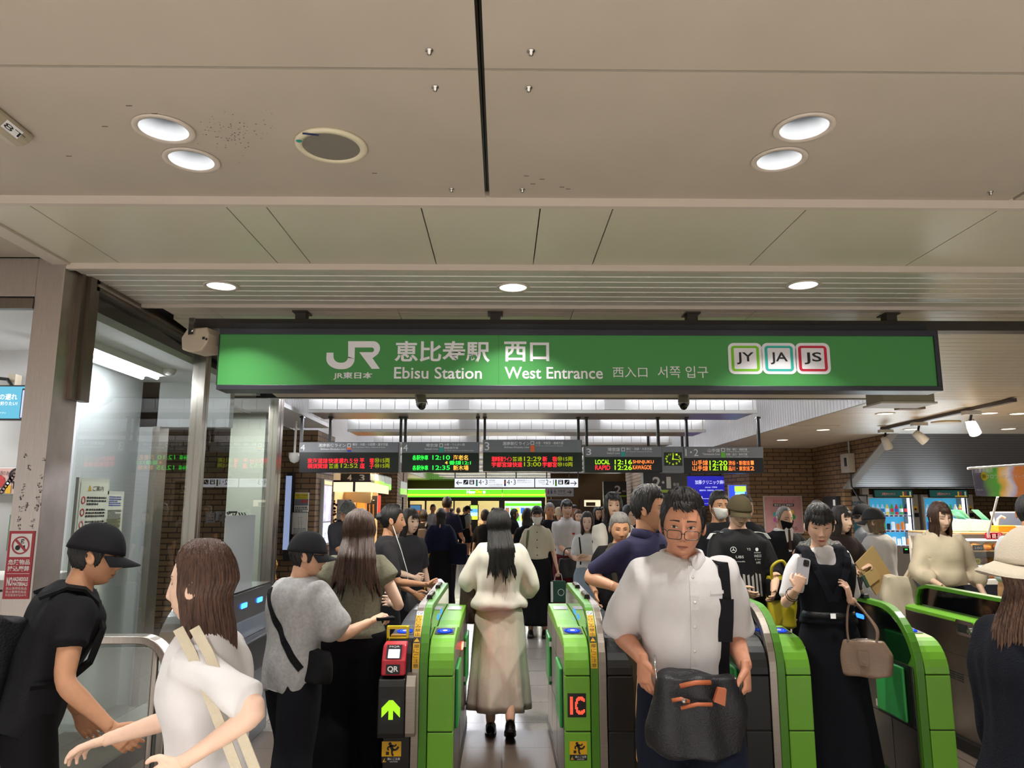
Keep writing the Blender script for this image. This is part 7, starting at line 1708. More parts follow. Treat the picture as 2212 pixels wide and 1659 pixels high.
    def cap(s, m, brim=.085, yaw=0, off=.015, lid=84, name='cap', tilt=0, brim_m=None, drop=.0):
        nu, nv = 48, 16; ph = np.linspace(0, 2 * PI, nu, endpoint=False)[None, :]; u = np.linspace(0, 1, nv + 1)[:, None]; th = u * R(lid) + 0 * ph; P2 = ph + 0 * th; B = skull(th, P2, s.o.get('fat', 1.), 1.); N = B / np.linalg.norm(B, axis=-1, keepdims=True); q = B + N * (off + .006 * np.sin(th))[..., None]; q[..., 2] += .004
        q2 = B + N * (off - .004); V = np.concatenate([q.reshape(-1, 3), q2.reshape(-1, 3)]); n1 = (nv + 1) * nu
        Fc = [(i * nu + j, (i + 1) * nu + j, (i + 1) * nu + (j + 1) % nu, i * nu + (j + 1) % nu) for i in range(nv) for j in range(nu)]; Fc += [(nv * nu + j, n1 + nv * nu + j, n1 + nv * nu + (j + 1) % nu, nv * nu + (j + 1) % nu) for j in range(nu)]
        T = s.H @ Matrix.Rotation(R(yaw), 4, 'Z') @ Matrix.Rotation(R(tilt), 4, 'X'); ob = s.part(name, V, Fc, m, T=T)
        if brim:
            V = []; nb = 20; zb = .118 * math.cos(R(lid)) + .002
            for lay in (0, 1):
                for j in range(6):
                    for i in range(nb + 1):
                        a = R(-68 + 136 * i / nb); b0 = skull(np.array([R(lid)]), np.array([a]))[0]; e = (off + .002 + brim * (j / 5) * math.cos(a) ** .7 * (1 if True else 0)); d = Vector((b0[0], b0[1], 0)).normalized(); dd = Vector((d.x * .35, -abs(d.y) * 1. - .0, 0)); p = Vector((b0[0], b0[1], zb)) + d * (off) + Vector((0, -1, 0)) * brim * (j / 5) * math.cos(a) ** .8
                        p.z = zb - drop - .020 * (j / 5) - .030 * (math.sin(a) ** 2) * (j / 5 * .7 + .3) - lay * .005; V.append(p)
            Fc = []; w_ = nb + 1
            for lay in (0, 1):
                for j in range(5):
                    for i in range(nb): Fc.append(tuple(lay * 6 * w_ + t for t in (j * w_ + i, j * w_ + i + 1, (j + 1) * w_ + i + 1, (j + 1) * w_ + i)))
            for i in range(nb): Fc.append((5 * w_ + i, 5 * w_ + i + 1, 11 * w_ + i + 1, 11 * w_ + i))
            mesh_obj('brim', V, Fc, brim_m or m, ob, T=T)
        q = MB(); q.ball((0, .003, .118 + off + .004), (.008, .008, .005), m, 10); mesh_obj('button', q.v, q.f, m, ob, T=T)
        return ob
    def mask(s, m):
        nx, nz = 22, 12; V = []; Fc = []
        for i in range(nx + 1):
            a = R(-66 + 132 * i / nx)
            for j in range(nz + 1):
                z = -.018 - .098 * j / nz + .010 * abs(math.sin(a)) * (1 - 2 * j / nz); th = math.acos(max(-1, min(1, z / .118))); b = skull(np.array([th]), np.array([a]), s.o.get('fat', 1.), 1.)[0]; d = Vector((math.sin(a), -math.cos(a), 0)); e = .016 * math.cos(a) ** 2 + .005 + .010 * math.exp(-((z + .04) / .022) ** 2) * math.exp(-(a / .35) ** 2) + .0012 * math.sin(j * 2.6); V.append(Vector(b) + d * e)
        for i in range(nx):
            for j in range(nz): Fc.append((i * (nz + 1) + j, i * (nz + 1) + j + 1, (i + 1) * (nz + 1) + j + 1, (i + 1) * (nz + 1) + j))
        o = s.part('face_mask', V, Fc, m, T=s.H); so = o.modifiers.new('thick', 'SOLIDIFY'); so.thickness = .003
        for sd in (1, -1):
            q = MB(); q.tube([(sd * .066, -.036, -.03), (sd * .077, -.005, -.008), (sd * .082, .015, .0), (sd * .079, .018, -.03), (sd * .074, -.0, -.06), (sd * .062, -.036, -.09)], .0016, m, 6); mesh_obj('ear_loop', q.v, q.f, m, o, T=s.H)
        return o
    def glasses(s, m, z=-.002, w=.026, hgt=.017, dy=0., lens=None):
        q = MB(); yb = -.105 + dy
        for sd in (1, -1):
            P = [(sd * .032 + p[0], yb + .012 * (abs(p[0] + sd * .032) / .06) ** 2, z + p[1]) for p in rrect_pts(-w, -hgt, w, hgt, .010, 5)]; q.tube(P + [P[0]], .0016, m, 6); q.tube([(sd * .058, yb + .012, z + .010), (sd * .078, -.04, z + .010), (sd * .079, .01, z + .008), (sd * .078, .025, z - .008)], .0018, m, 6)
        q.tube([(-.008, yb, z + .004), (0, yb - .003, z + .006), (.008, yb, z + .004)], .0014, m, 6)
        return s.part('glasses', q.v, q.f, m, T=s.H)
    def on_top(s, x, z, front=True, lift=.003):
        d = Vector((0, 1 if front else -1, 0)); h = s.top_bvh.ray_cast(Vector((x, -1 if front else 1, z)), d)
        return (h[0] - d * lift, h[1]) if h[0] is not None else (Vector((x, -.12 if front else .12, z)), -d)
    def decal(s, name, polys, m, front=True, lift=.003, parent=None):
        """polys: list of ([(x,z)...], faces) projected on the garment"""
        V = []; Fc = []
        for P2, f in polys:
            o = len(V); V += [s.on_top(p[0] * (1 if front else -1), p[1], front, lift)[0] for p in P2]; Fc += [tuple(i + o for i in g) for g in f]
        return mesh_obj(name, V, Fc, m, parent or s.shirt, smooth=False)
    def dtext(s, body, x, z, w, h):
        V, Fc = text_geo(body, 1.); V[:, 1] -= V[:, 1].min(); V[:, 0] *= w / V[:, 0].max(); V[:, 1] *= h / max(V[:, 1].max(), 1e-3)
        return [(p[0] + x, p[1] + z) for p in V], Fc
    def strapline(s, name, pts, w, m, front=True, th=.005, lift=.004, parent=None):
        P = []; N = []
        for i in range(len(pts) - 1):
            for t in np.linspace(0, 1, 8, endpoint=False):
                x = pts[i][0] + (pts[i + 1][0] - pts[i][0]) * t; z = pts[i][1] + (pts[i + 1][1] - pts[i][1]) * t; p, n_ = s.on_top(x, z, front, lift); P.append(p); N.append(n_)
        p, n_ = s.on_top(pts[-1][0], pts[-1][1], front, lift); P.append(p); N.append(n_)
        q = MB(); q.strap(P, N, w, th, m); return mesh_obj(name, q.v, q.f, m, parent or s.root, smooth=False)
    def collar(s, m, open_=.03, h=.035, spread=1.0, name='collar', rad=None, z=1.448, point=.05):
        """turned-down shirt collar round the neck with two points in front"""
        k = s.k; V = []; n = 40; rx, ry = rad or ((.072, .066) if s.sex == 'm' else (.060, .056)); rx *= k * (.5 + .5 * s.build); ry *= k * (.5 + .5 * s.build); Fc = []
        for i in range(n + 1):
            a = R(-180 + 14) + R(360 - 28) * i / n; a2 = a + PI      # starts beside the front, runs round the back
            fr = math.cos(a2 - PI); t = i / n; e = abs(2 * t - 1)    # 1 at the points
            c, s_ = math.sin(a), math.cos(a)
            top_ = Vector((rx * 1.0 * c, .004 + ry * s_, z * k + .022 * k - .018 * e ** 4)); out = Vector((c, s_, 0))
            inn = Vector((rx * .97 * c, .004 + ry * .97 * s_, z * k - .02 * k))
            mid = top_ + out * .010 + Vector((0, 0, -.004)); tip = top_ + out * (.022 + .012 * e ** 3) + Vector((0, 0, -h - point * max(0, e - .72) / .28)); 
            for p in (inn, top_, mid, tip): V.append(s.lean @ p)
        for i in range(n):
            for j in range(3): Fc.append((i * 4 + j, i * 4 + j + 1, i * 4 + 5 + j, i * 4 + 4 + j))
        o = mesh_obj(name, V, Fc, m, s.shirt); so = o.modifiers.new('thick', 'SOLIDIFY'); so.thickness = .004; return o
    def buttons(s, m, xs, r_=.006):
        for x, z in xs:
            p, n_ = s.on_top(x, z, True, .002); q = MB(); q.lathe([(r_, 0), (r_, .002), (0, .003)], m, 12, Matrix.Translation(p) @ n_.to_track_quat('Z', 'Y').to_matrix().to_4x4()); mesh_obj('button', q.v, q.f, m, s.shirt)
    def world(s, p): return s.M @ Vector(p)
def phone(label, pos, rot, m=None, screen=None, size=(.072, .148, .008)):
    e = empty('smartphone', pos, 0, label, 'phone'); e.rotation_euler = rot; a, b, c = size
    q = MB(); q.prism(rrect_pts(-a / 2, -b / 2, a / 2, b / 2, .010), 'y', -c / 2, c / 2, m or BLACKP); q.build('case', e)
    q = MB(); rrect(q, -a / 2 + .004, -b / 2 + .004, a / 2 - .004, b / 2 - .004, .007, screen or M_GGLASS, -c / 2 - .0006); q.build('screen', e)
    q = MB(); q.prism(rrect_pts(-a / 2 + .006, b / 2 - .045, -a / 2 + .038, b / 2 - .008, .008), 'y', c / 2, c / 2 + .002, BLACKP); 
    for i in range(2): disc(q, -a / 2 + .015 + .0 * i, b / 2 - .018 - .018 * i, .0065, M_GGLASS, c / 2 + .0026, 12)
    q.build('camera_bump', e)
    return e
def bag_form(name, label, T, w, h, d, m, soft=.006, top=.85, vox=.008, seed=3, cat='bag', pw=4.):
    """soft bag body from stacked rounded rings, local z up; T places it"""
    L_ = []
    for z, f in ((0, .90), (.04, .98), (.3, 1.02), (.6, 1.0), (.85, .96 if top > .9 else top + .1), (1, top)): L_.append((0, 0, z * h, w / 2 * (f if top > .9 else f), d / 2 * (1.05 - .35 * z if top < .95 else 1)))
    v, f = rings(L_, 32, pw); V, Fc, N = remesh([(v, f)], vox, 4); V = V + N * (soft * fbm(V, (18, 18, 14), seed))[:, None]
    e = mesh_obj(name, V, Fc, m, None); e.matrix_world = T; tag(e, label, cat); return e
# ================================================================ PEOPLE, FRONT TO BACK
K_WHITE = cloth('white_shirt', '#d6d3d3', .8, bump=.12); K_BLACK = cloth('black', '#141416'); K_BLK2 = cloth('soft_black', '#1c1c1f'); K_NAVY = cloth('navy_trouser', '#191e2c'); K_CREAM = cloth('cream', '#ddd3bf', vscale=10); K_BEIGE = cloth('beige', '#c8b99f')
K_CANVAS = cloth('canvas', '#c9bda6', bump=.5, bscale=400); K_LEATH = mat('black_leather', '#131318', .42, bump=.35, bscale=160)
# --- man in the white shirt with a shoulder bag, walking out of the middle lane
p = Person('man in a white short-sleeved shirt, glasses low on his nose, black shoulder bag', 1470, 3.02, 1.685, 0, 'm', 'ruddy', .98, lean=7, roll=-2, head=(-12, 3, 4), face=dict(fat=1.02, jaw=1.35, open=.9, gaze=(-.4, .4), browtilt=-.004))
p.arm(1, p.px(1610, 1440, -.16), hand='hold', pn=(-.8, .5, 0), hd=(-.05, -.3, -1), thick=1.08, pole=(.25, 1, -.3)); p.arm(-1, p.px(1388, 1424, -.12), hand='relax', pn=(.8, .5, 0), hd=(.06, -.2, -1), thick=1.08, pole=(-.25, 1, -.3))
p.legs([(.10, -.22, 0), (-.11, .24, .02)]); p.finish()
p.top(K_WHITE, .965, sleeve=.44, ew=.014, ed=.022, sl_ease=.016, sl_flare=.022, amp=.0105, blouson=.006); p.collar(K_WHITE, h=.045, point=.035)
p.strapline('placket', [(.0, 1.40), (.0, .98)], .032, K_WHITE, th=.003, lift=.0015, parent=p.shirt); p.buttons(mat('button_pearl', '#d8d4cc', .25), [(0, 1.36), (0, 1.27), (0, 1.18), (0, 1.09), (0, 1.01)])
pk = MB(); P2 = [(.065, 1.20), (.15, 1.20), (.15, 1.305), (.065, 1.305)]
p.strapline('pocket_edge', [(.062, 1.305), (.152, 1.305)], .012, K_WHITE, th=.003, lift=.0015, parent=p.shirt)
p.trousers(K_NAVY, .03, flare=.03); p.shoes(BLACKP); m_ = MB()
L_ = [p.torso_ring(z, .014, .014) for z in (1.0, 1.035)]; v, f = rings(L_, 32); p.part('belt', v, f, K_LEATH)
p.hair('short', 'black', thick=.018, front=50, spike=.006, groove=24, top=1.5, back=124); p.fringe('black', 15, .050, .102, .066, .010, 4, .016); p.glasses(mat('frame_black', '#17171a', .3), z=-.022, w=.0265, hgt=.0165, dy=-.006)
# messenger bag on a wide strap
T = on_body(p, -.02, -.195, .785) @ Matrix.Rotation(R(3), 4, 'Y'); mb_ = bag_form('messenger_bag', 'black leather shoulder bag with tan trim hanging before the man in the white shirt', T, .355, .27, .14, K_LEATH, .012, top=.80, pw=2.8)
TAN = mat('tan_leather', '#b2603a', .5)
for a, b, c in (((-.08, .250, -.055), (.03, .262, -.048), .016), ((-.11, .205, -.068), (-.05, .202, -.070), .013), ((-.08, .180, -.072), (.03, .194, -.072), .013)): q = MB(); q.tube([(a[0], a[2] - .012, a[1]), ((a[0] + b[0]) / 2, a[2] - .02, (a[1] + b[1]) / 2 + .01), (b[0], b[2] - .012, b[1])], c * .55, TAN, 8); mesh_obj('trim', q.v, q.f, TAN, mb_)
q = MB(); q.prism([(.035, .205), (.075, .19), (.08, .248), (.05, .252)], 'y', -.088, -.072, TAN); mesh_obj('tab', q.v, q.f, TAN, mb_, smooth=False)
q = MB(); q.lathe([(.009, 0), (.009, .012), (0, .014)], CHROME, 12, Matrix.Translation((-.07, -.082, .208)) @ Matrix.Rotation(PI / 2, 4, 'X')); mesh_obj('clasp', q.v, q.f, CHROME, mb_)
inv = mb_.matrix_world.inverted(); pts = [p.on_top(.118, 1.0, lift=.012)[0]] + [p.on_top(.118 + .002 * i, z, lift=.006)[0] for i, z in enumerate((1.06, 1.12, 1.2, 1.28, 1.34, 1.38, 1.405))] + [p.lean @ Vector((.122, .02, 1.425)), p.lean @ Vector((.125, .08, 1.39))]
nn = [Vector((0, -1, .1))] * 6 + [Vector((0, -.8, .6)), Vector((0, -.5, .9)), Vector((0, 0, 1)), Vector((0, .6, .8))]
q = MB(); q.strap([inv @ (p.M @ v) for v in pts], [inv.to_3x3() @ (p.M.to_3x3() @ v) for v in nn], .042, .006, K_BLACK); so = mesh_obj('shoulder_strap', q.v, q.f, K_BLACK, mb_, smooth=False)
q = MB(); q.strap([inv @ (p.M @ (v + Vector((0, -.006, 0)))) for v in pts[2:5]], [inv.to_3x3() @ Vector((0, -1, .1))] * 3, .056, .012, K_BLK2); mesh_obj('pad', q.v, q.f, K_BLK2, so, smooth=False)
q = MB(); a = inv @ (p.M @ pts[0]); q.tube([a + Vector((-.022, 0, -.006)), a + Vector((.022, 0, -.006)), a + Vector((.0, 0, -.03)), a + Vector((-.022, 0, -.006))], .003, CHROME, 6); q.tube([a + Vector((0, 0, -.03)), a + Vector((.0, -.01, -.06)), (a.x + .005, -.02, .265)], .004, CHROME, 6); mesh_obj('hook', q.v, q.f, CHROME, so)
q = MB(); q.tube([(-.145, -.01, .235), (-.15, .02, .285), (-.145, .05, .32)], .004, CHROME, 6); mesh_obj('ring', q.v, q.f, CHROME, mb_)
wr, d, pn = p.hand[1]; phone('black smartphone in the hand of the man in the white shirt', p.M @ (wr + d * .10 + Vector((-.035, -.005, 0))), (R(8), R(12), R(70)), size=(.07, .14, .009))
# paper bag carried by the man in the navy polo behind
# --- man in the black cap with a backpack, far left
p = Person('man in a black cap and black top wearing a black backpack', 104, 2.98, 1.565, 126, 'm', 'tan', .98, lean=18, head=(-16, -10, 0), face=dict(noface=0))
p.arm(-1, p.px(240, 1572, -.14), hand='relax', pole=(-.1, 1, -.2)); p.arm(1, (.22, -.2, .78)); p.legs(); p.finish(); p.top(K_BLK2, .86, sleeve=.26, ew=.03, ed=.03, sl_flare=.02, amp=.008); p.trousers(K_BLACK); p.shoes(BLACKP)
p.hair('short', 'black', thick=.012, back=134, side=100, spike=.003); p.cap(K_BLK2, .075, off=.016, tilt=4)
T = on_body(p, .03, .185, .76) @ Matrix.Rotation(R(-4), 4, 'X'); b = bag_form('backpack', 'black backpack on the back of the man in the black cap at the far left', T, .31, .47, .20, cloth('nylon', '#17171a', .6, bump=.5, bscale=120), .010, top=.72, pw=3.); straps(b, p, K_BLACK, .105)
T2 = MB(); 
q = MB(); q.box((-.11, .10, .05), (.11, .135, .25), K_BLACK); o = mesh_obj('pocket', q.v, q.f, K_BLACK, b, smooth=False); bv = o.modifiers.new('b', 'BEVEL'); bv.width = .012; bv.segments = 3
# --- woman striding left in front
p = Person('woman in a white T-shirt striding left, brown hair past her shoulders', 480, 2.2, 1.515, -94, 'f', 'fair', .98, lean=3, head=(0, 0, 0), face=dict(open=.7, nose=.85))
p.arm(1, p.px(392, 1650, -.20), hand='relax', pole=(.1, 1, -.1)); p.arm(-1, p.px(222, 1600, .16), hand='relax', hd=(-.1, -.9, -.3), pn=(.2, .1, -1), pole=(-.1, .7, -.7)); p.legs([(.08, -.25, 0), (-.09, .25, 0)]); p.finish()
p.top(K_WHITE, .84, sleeve=.36, ew=.018, ed=.022, sl_flare=.014, amp=.011); p.trousers(K_BEIGE); p.shoes(BLACKP); p.hair('long', 'auburn', thick=.013, front=56, fall=dict(length=.215, open_deg=70, back=.02, amp=.004, flare=.02))
T = on_body(p, .20, .22, .56); b = bag_form('tote_bag', 'cream canvas tote on the shoulder of the woman striding left', T @ Matrix.Rotation(R(80), 4, 'Z'), .36, .36, .09, K_CANVAS, .008); 
for dx in (.0, .045):
    q = MB(); pts = [p.lean @ Vector(v) for v in ((.20, .18 + dx, .96), (.178, .10 + dx, 1.12), (.150, .03 + dx, 1.24), (.125, -.02 + dx, 1.30))]; q.strap([b.matrix_world.inverted() @ (p.M @ v) for v in pts], [b.matrix_world.inverted().to_3x3() @ (p.M.to_3x3() @ Vector(n_)) for n_ in ((1, 0, .2), (1, 0, .2), (1, 0, .4), (.7, 0, .8))], .026, .004, K_CANVAS); mesh_obj('strap', q.v, q.f, K_CANVAS, b, smooth=False)
# --- woman in the bucket hat at the right edge
p = Person('woman in an off-white bucket hat and dark navy jacket at the right edge', 2206, 2.05, 1.545, 108, 'f', 'tan', 1.0, lean=2, head=(-6, 4, 0))
p.arm(-1, (-.26, .02, .88), pole=(-.6, .6, -.2)); p.arm(1, (.2, -.2, .8)); p.legs(); p.finish(); p.top(cloth('jacket_navy', '#14171f', bump=.5), .80, sleeve=1., ew=.035, ed=.03, sl_ease=.026, sl_flare=.012, amp=.010, name='jacket'); p.trousers(K_BEIGE); p.shoes(BLACKP)
p.hair('long', 'chest', thick=.012, fall=dict(length=.24, open_deg=70, back=.05, flare=.2)); m_ = cloth('hat_cream', '#d2c6b2', bump=.4, bscale=300); o = p.cap(m_, 0, off=.024, lid=80, name='bucket_hat'); V = []; Fc = []; n = 40
for lay in (0, 1):
    for j in range(5):
        for i in range(n): a = 2 * PI * i / n; b0 = skull(np.array([R(78)]), np.array([a]))[0]; dd = Vector((b0[0], b0[1], 0)).normalized(); V.append(Vector((b0[0], b0[1], .028)) + dd * (.026 + .052 * j / 4) + Vector((0, 0, -.030 * j / 4 + .006 * math.sin(3 * a) - lay * .005)))
for lay in (0, 1):
    for j in range(4):
        for i in range(n): Fc.append((lay * 5 * n + j * n + i, lay * 5 * n + j * n + (i + 1) % n, lay * 5 * n + (j + 1) * n + (i + 1) % n, lay * 5 * n + (j + 1) * n + i))
for i in range(n): Fc.append((4 * n + i, 4 * n + (i + 1) % n, 9 * n + (i + 1) % n, 9 * n + i))
mesh_obj('brim', V, Fc, m_, o, T=p.H)
# --- boy tapping the left gate
p = Person('boy in a black cap, glasses and loose grey T-shirt reaching over the left gate', 648, 4.02, 1.475, 140, 'm', 'mid', .94, lean=4, head=(-42, 2, 0), face=dict(nose=.7, fat=1.03, fem=1, open=.8))
p.arm(-1, p.px(800, 1343, .12), hand='hold', pn=(.2, -.1, -1), hd=p.Mi.to_3x3() @ Vector((.9, .1, .45)), thick=1.05, pole=(-.3, .3, -.9)); p.arm(1, (.16, -.2, .78)); p.legs([(.10, -.1, 0), (-.10, .12, 0)]); p.finish()
p.top(cloth('grey_marl', '#a3a2a2', bump=.3, var=.12, vscale=60), .80, sleeve=.42, ew=.045, ed=.04, sl_ease=.02, sl_flare=.035, amp=.009); p.trousers(cloth('black_trouser', '#121218'), .04, flare=.03); p.shoes(BLACKP); p.hair('short', 'black', thick=.013, back=134, side=98); p.cap(cloth('cap_grey', '#26262a'), .070, off=.016); p.glasses(DARKM)
p.strapline('sling_strap', [(.11, 1.385 * p.k), (.05, 1.28 * p.k), (-.06, 1.10 * p.k), (-.13, .98 * p.k)], .032, K_BLACK, front=False)if 0 else None
b = bag_form('sling_bag', 'small black sling bag at the waist of the boy in the grey T-shirt', on_body(p, -.20, .0, .88), .24, .15, .09, K_BLACK, .006, top=.8)
inv = b.matrix_world.inverted(); P = []; N = []
for t in np.linspace(0, 1, 24): x = (-.115 + .305 * t) * p.k; z = (1.385 - .43 * t) * p.k; a, n_ = p.on_top(-x if 0 else -x, z, False, .004); P.append(inv @ (p.M @ a)); N.append(inv.to_3x3() @ (p.M.to_3x3() @ n_))
q = MB(); q.strap(P[:], N, .034, .005, K_BLACK); mesh_obj('strap', q.v, q.f, K_BLACK, b, smooth=False)
wr, d, pn = p.hand[-1]; e = empty('card_wallet', p.M @ (wr + d * .085 + Vector((.0, .0, -.022))), R(20), 'dark wallet in the hand of the boy at the left gate', 'wallet'); q = MB(); q.box((-.05, -.035, -.008), (.05, .035, .008), K_BLACK); q.build('cover', e, bevel=.004)
# --- woman with long brown hair and a knitted vest, seen from behind
p = Person('woman seen from behind in a sage knitted vest and black trousers, long brown hair', 776, 4.55, 1.60, 184, 'f', 'fair', 1.0, head=(0, 4, 0))
p.arm(-1, (-.19, -.20, 1.04), pole=(-.4, .8, -.3)); p.arm(1, (.18, -.22, 1.03), pole=(.4, .8, -.3)); p.legs([(.12, 0, 0), (-.12, -.1, 0)]); p.finish(); KN = cloth('sage_knit', '#8f8c78', .95, bump=.9, bscale=330, var=.15, vscale=90)
p.top(KN, .955, sleeve=.11, ew=.026, ed=.03, sl_ease=.018, sl_flare=.02, amp=.004, name='vest'); p.trousers(cloth('black_wide', '#0f0f12'), .045, flare=.05, top=1.08); p.shoes(BLACKP); p.hair('long', 'brown', thick=.012, fall=dict(length=.34, vol=.028, open_deg=50, back=.10, flare=.50, amp=.006, wave=.003, jag=.25))
L_ = [p.torso_ring(z, .031, .034) for z in (.935, .965, .99)]; v, f = rings(L_, 40); mesh_obj('rib_hem', v, f, KN, p.shirt)
b = bag_form('shoulder_bag', 'black shoulder bag at the side of the woman in the knitted vest', on_body(p, .25, -.06, .82), .12, .20, .26, K_LEATH, .005); handle(b, [on_body(p, .20, -.08, 1.0).translation, on_body(p, .168, .02, 1.2).translation, on_body(p, .125, .075, 1.36).translation, on_body(p, .105, .02, 1.425).translation, on_body(p, .12, -.06, 1.38).translation, on_body(p, .2, -.13, 1.02).translation], .007, K_BLACK, 'strap')
# --- navy polo man in the middle lane
p = Person('man in a navy polo shirt looking to the right behind the man in white', 1396, 4.45, 1.73, 34, 'm', 'tan', 1.02, head=(28, 2, 0), face=dict(gaze=(.7, 0), jaw=1.15, nose=1.1))
p.arm(-1, p.px(1330, 1268, -.20), hand='grip', pn=(.5, .4, -.6), hd=p.Mi.to_3x3() @ Vector((.75, -.3, -.35)), pole=(-.15, 1, -.2)); p.arm(1, (.22, -.24, .98)); p.legs([(.1, -.1, 0), (-.1, .1, 0)]); p.finish(); KP = cloth('polo_navy', '#34324e', bump=.5, bscale=420)
p.top(KP, .86, sleeve=.40, ew=.022, ed=.022, sl_flare=.008, amp=.006); p.collar(KP, h=.042, point=.03); p.strapline('placket', [(.0, 1.41), (.0, 1.24)], .034, cloth('navy_dark', '#15151f'), th=.003, lift=.002, parent=p.shirt); p.buttons(WHITE, [(0, 1.36), (0, 1.30)]); p.trousers(cloth('olive_trouser', '#4a4436'), .03); p.shoes(BLACKP)
p.hair('short', 'black', thick=.022, front=54, spike=.005, groove=20, top=1.5, side=88, back=120); p.fringe('black', 14, .045, .10, .07, .010, 8, -.012)
wr, d, pn = p.hand[-1]; phone('black phone held by the man in the navy polo', p.M @ (wr + d * .10 + pn.normalized() * .032), (R(60), 0, R(30)))
e = bag_form('paper_bag', 'brown paper carrier bag held low beside the middle gate', Matrix.Translation(W(1408, 1640, 4.05)) @ Matrix.Rotation(R(60), 4, 'Z'), .20, .42, .11, mat('kraft_paper', '#b0865a', .8, var=.1, vscale=8), .005, pw=9.)
tp = e.matrix_world @ Vector((0, 0, .42)); hd_ = W(1396, 1418, 3.3); handle(e, [tp + Vector((-.02, 0, -.01)), tp + Vector((-.05, -.1, .13)), tp + Vector((.0, -.12, .16)), tp + Vector((.05, -.03, -.01))], .004, mat('kraft_cord', '#b8916a', .8))
# --- woman on her phone between the right gates
p = Person('woman in a black sleeveless waistcoat dress and white top reading her phone', 1774, 4.55, 1.635, -6, 'f', 'light', .97, roll=-3, head=(-8, 14, 3), face=dict(open=.35, lips='red', nose=.9))
p.arm(-1, p.px(1722, 1272, -.22), hand='hold', hd=p.Mi.to_3x3() @ Vector((.35, .1, .9)), pn=p.Mi.to_3x3() @ Vector((.5, .85, .1)), pole=(-.3, .5, -.9)); p.arm(1, p.px(1836, 1296, -.16), hand='relax', hd=p.Mi.to_3x3() @ Vector((-.15, .0, 1)), pn=p.Mi.to_3x3() @ Vector((-.7, .6, .0)), pole=(.3, .5, -1)); p.legs([(.09, -.05, 0), (-.09, .08, 0)]); p.finish()
KW = cloth('white_knit', '#dcdadc', bump=.6, bscale=420); p.top(KW, 1.0, sleeve=.42, ew=.012, ed=.012, sl_ease=.012, sl_flare=.010, name='top'); KV = cloth('vest_black', '#16171d', bump=.3)
L_ = []; 
for z in (.98, 1.05, 1.14, 1.22, 1.29, 1.335): L_.append(p.torso_ring(z, .026, .028))
v, f = rings(L_, 40); P = [(v, f)]
for sd in (1, -1): P.append(sweep([p.lean @ Vector((sd * x, y, z)) * 1.0 for x, y, z in ((.10, .05, 1.28), (.098, .05, 1.34), (.094, .02, 1.385), (.088, -.05, 1.36), (.09, -.09, 1.28))], [(.045, .03), (.05, .022), (.05, .018), (.048, .022), (.05, .03)], 12))
V, Fc, N = remesh(P, .010, 4); V = p.wrinkle(V, N, .004, 3); p.top_bvh = BVHTree.FromPolygons([tuple(q) for q in V], Fc); p.shirt = p.part('waistcoat', V, Fc, KV)
for sd in (1, -1): p.strapline('lapel', [(sd * .098, 1.36), (sd * .090, 1.27), (sd * .045, 1.17), (sd * .008, 1.08)], .040, cloth('lapel_black', '#1e2028'), th=.006, lift=.004, parent=p.shirt)
p.decal('neck_opening', [([(-.045, 1.375), (.045, 1.375), (.012, 1.27), (-.006, 1.24)], [(0, 1, 2, 3)])], p.skin, lift=.006) if 0 else None
p.skirt(cloth('skirt_black', '#121319'), .10, 1.06, .245, .24, 7, .06); p.shoes(mat('beige_shoe', '#a08870', .4)); L_ = [p.torso_ring(z, .030, .032) for z in (1.02, 1.055)]; v, f = rings(L_, 36); o = p.part('belt', v, f, K_LEATH); q = MB(); q.box((-.03, -.135, 1.025 * p.k), (.0, -.125, 1.055 * p.k), CHROME); mesh_obj('buckle', q.v, q.f, CHROME, o, smooth=False)
p.hair('bun', 'black', thick=.018, front=60, bun=(0, .095, .03), br=.035, back=126); p.fringe('black', 24, .058, .090, .030, .008, 2)
A, E, Wr, PP = getattr(p, 'arm-1') if hasattr(p, 'arm-1') else p.__dict__['arm-1']
for t in (.30, .40): c = Wr.lerp(E, t); q = MB(); ax = (Wr - E).normalized(); q.lathe([(.036, -.003), (.039, 0), (.036, .003)], K_BLACK, 18, Matrix.Translation(c) @ ax.to_track_quat('Z', 'Y').to_matrix().to_4x4(), caps=False); p.part('hair_tie', q.v, q.f, K_BLACK)
wr, d, pn = p.hand[-1]; phone('silver white phone in the hand of the woman in the waistcoat', p.M @ (wr + d * .105 + pn.normalized() * .026), (R(12), R(-14), R(172)), mat('phone_silver', '#b9b8c0', .25))
A, E, Wr, PP = p.__dict__['arm1']; fp = p.M @ Wr.lerp(E, .35); KH = mat('taupe_leather', '#8d7562', .35, bump=.2, bscale=90)
b = bag_form('handbag', 'taupe leather handbag hanging from the forearm of the woman in the waistcoat', Matrix.Translation((fp.x + .03, fp.y - .05, fp.z - .40)) @ Matrix.Rotation(R(-30), 4, 'Z'), .30, .19, .15, KH, .006, top=.72, pw=3.)
Z_ = b.matrix_world
for dy in (-.04, .04): handle(b, [Z_ @ Vector((-.07, dy, .17)), Z_ @ Vector((-.075, dy * .8, .26)), fp + Vector((-.02, dy * .4, -.02)), fp + Vector((.03, dy * .4, -.015)), Z_ @ Vector((.075, dy * .8, .26)), Z_ @ Vector((.07, dy, .17))], .007, KH)
q = MB(); q.tube([(-.08, -.05, .185), (0, -.0, .195), (.10, .02, .185)], .004, CHROME, 6); mesh_obj('zip', q.v, q.f, CHROME, b); q = MB(); q.box((-.02, -.085, .06), (.03, -.08, .14), KH); q.lathe([(.008, 0), (.008, .008)], CHROME, 10, Matrix.Translation((.0, -.085, .07)) @ Matrix.Rotation(PI / 2, 4, 'X')); mesh_obj('tag', q.v, q.f, KH, b, smooth=False)
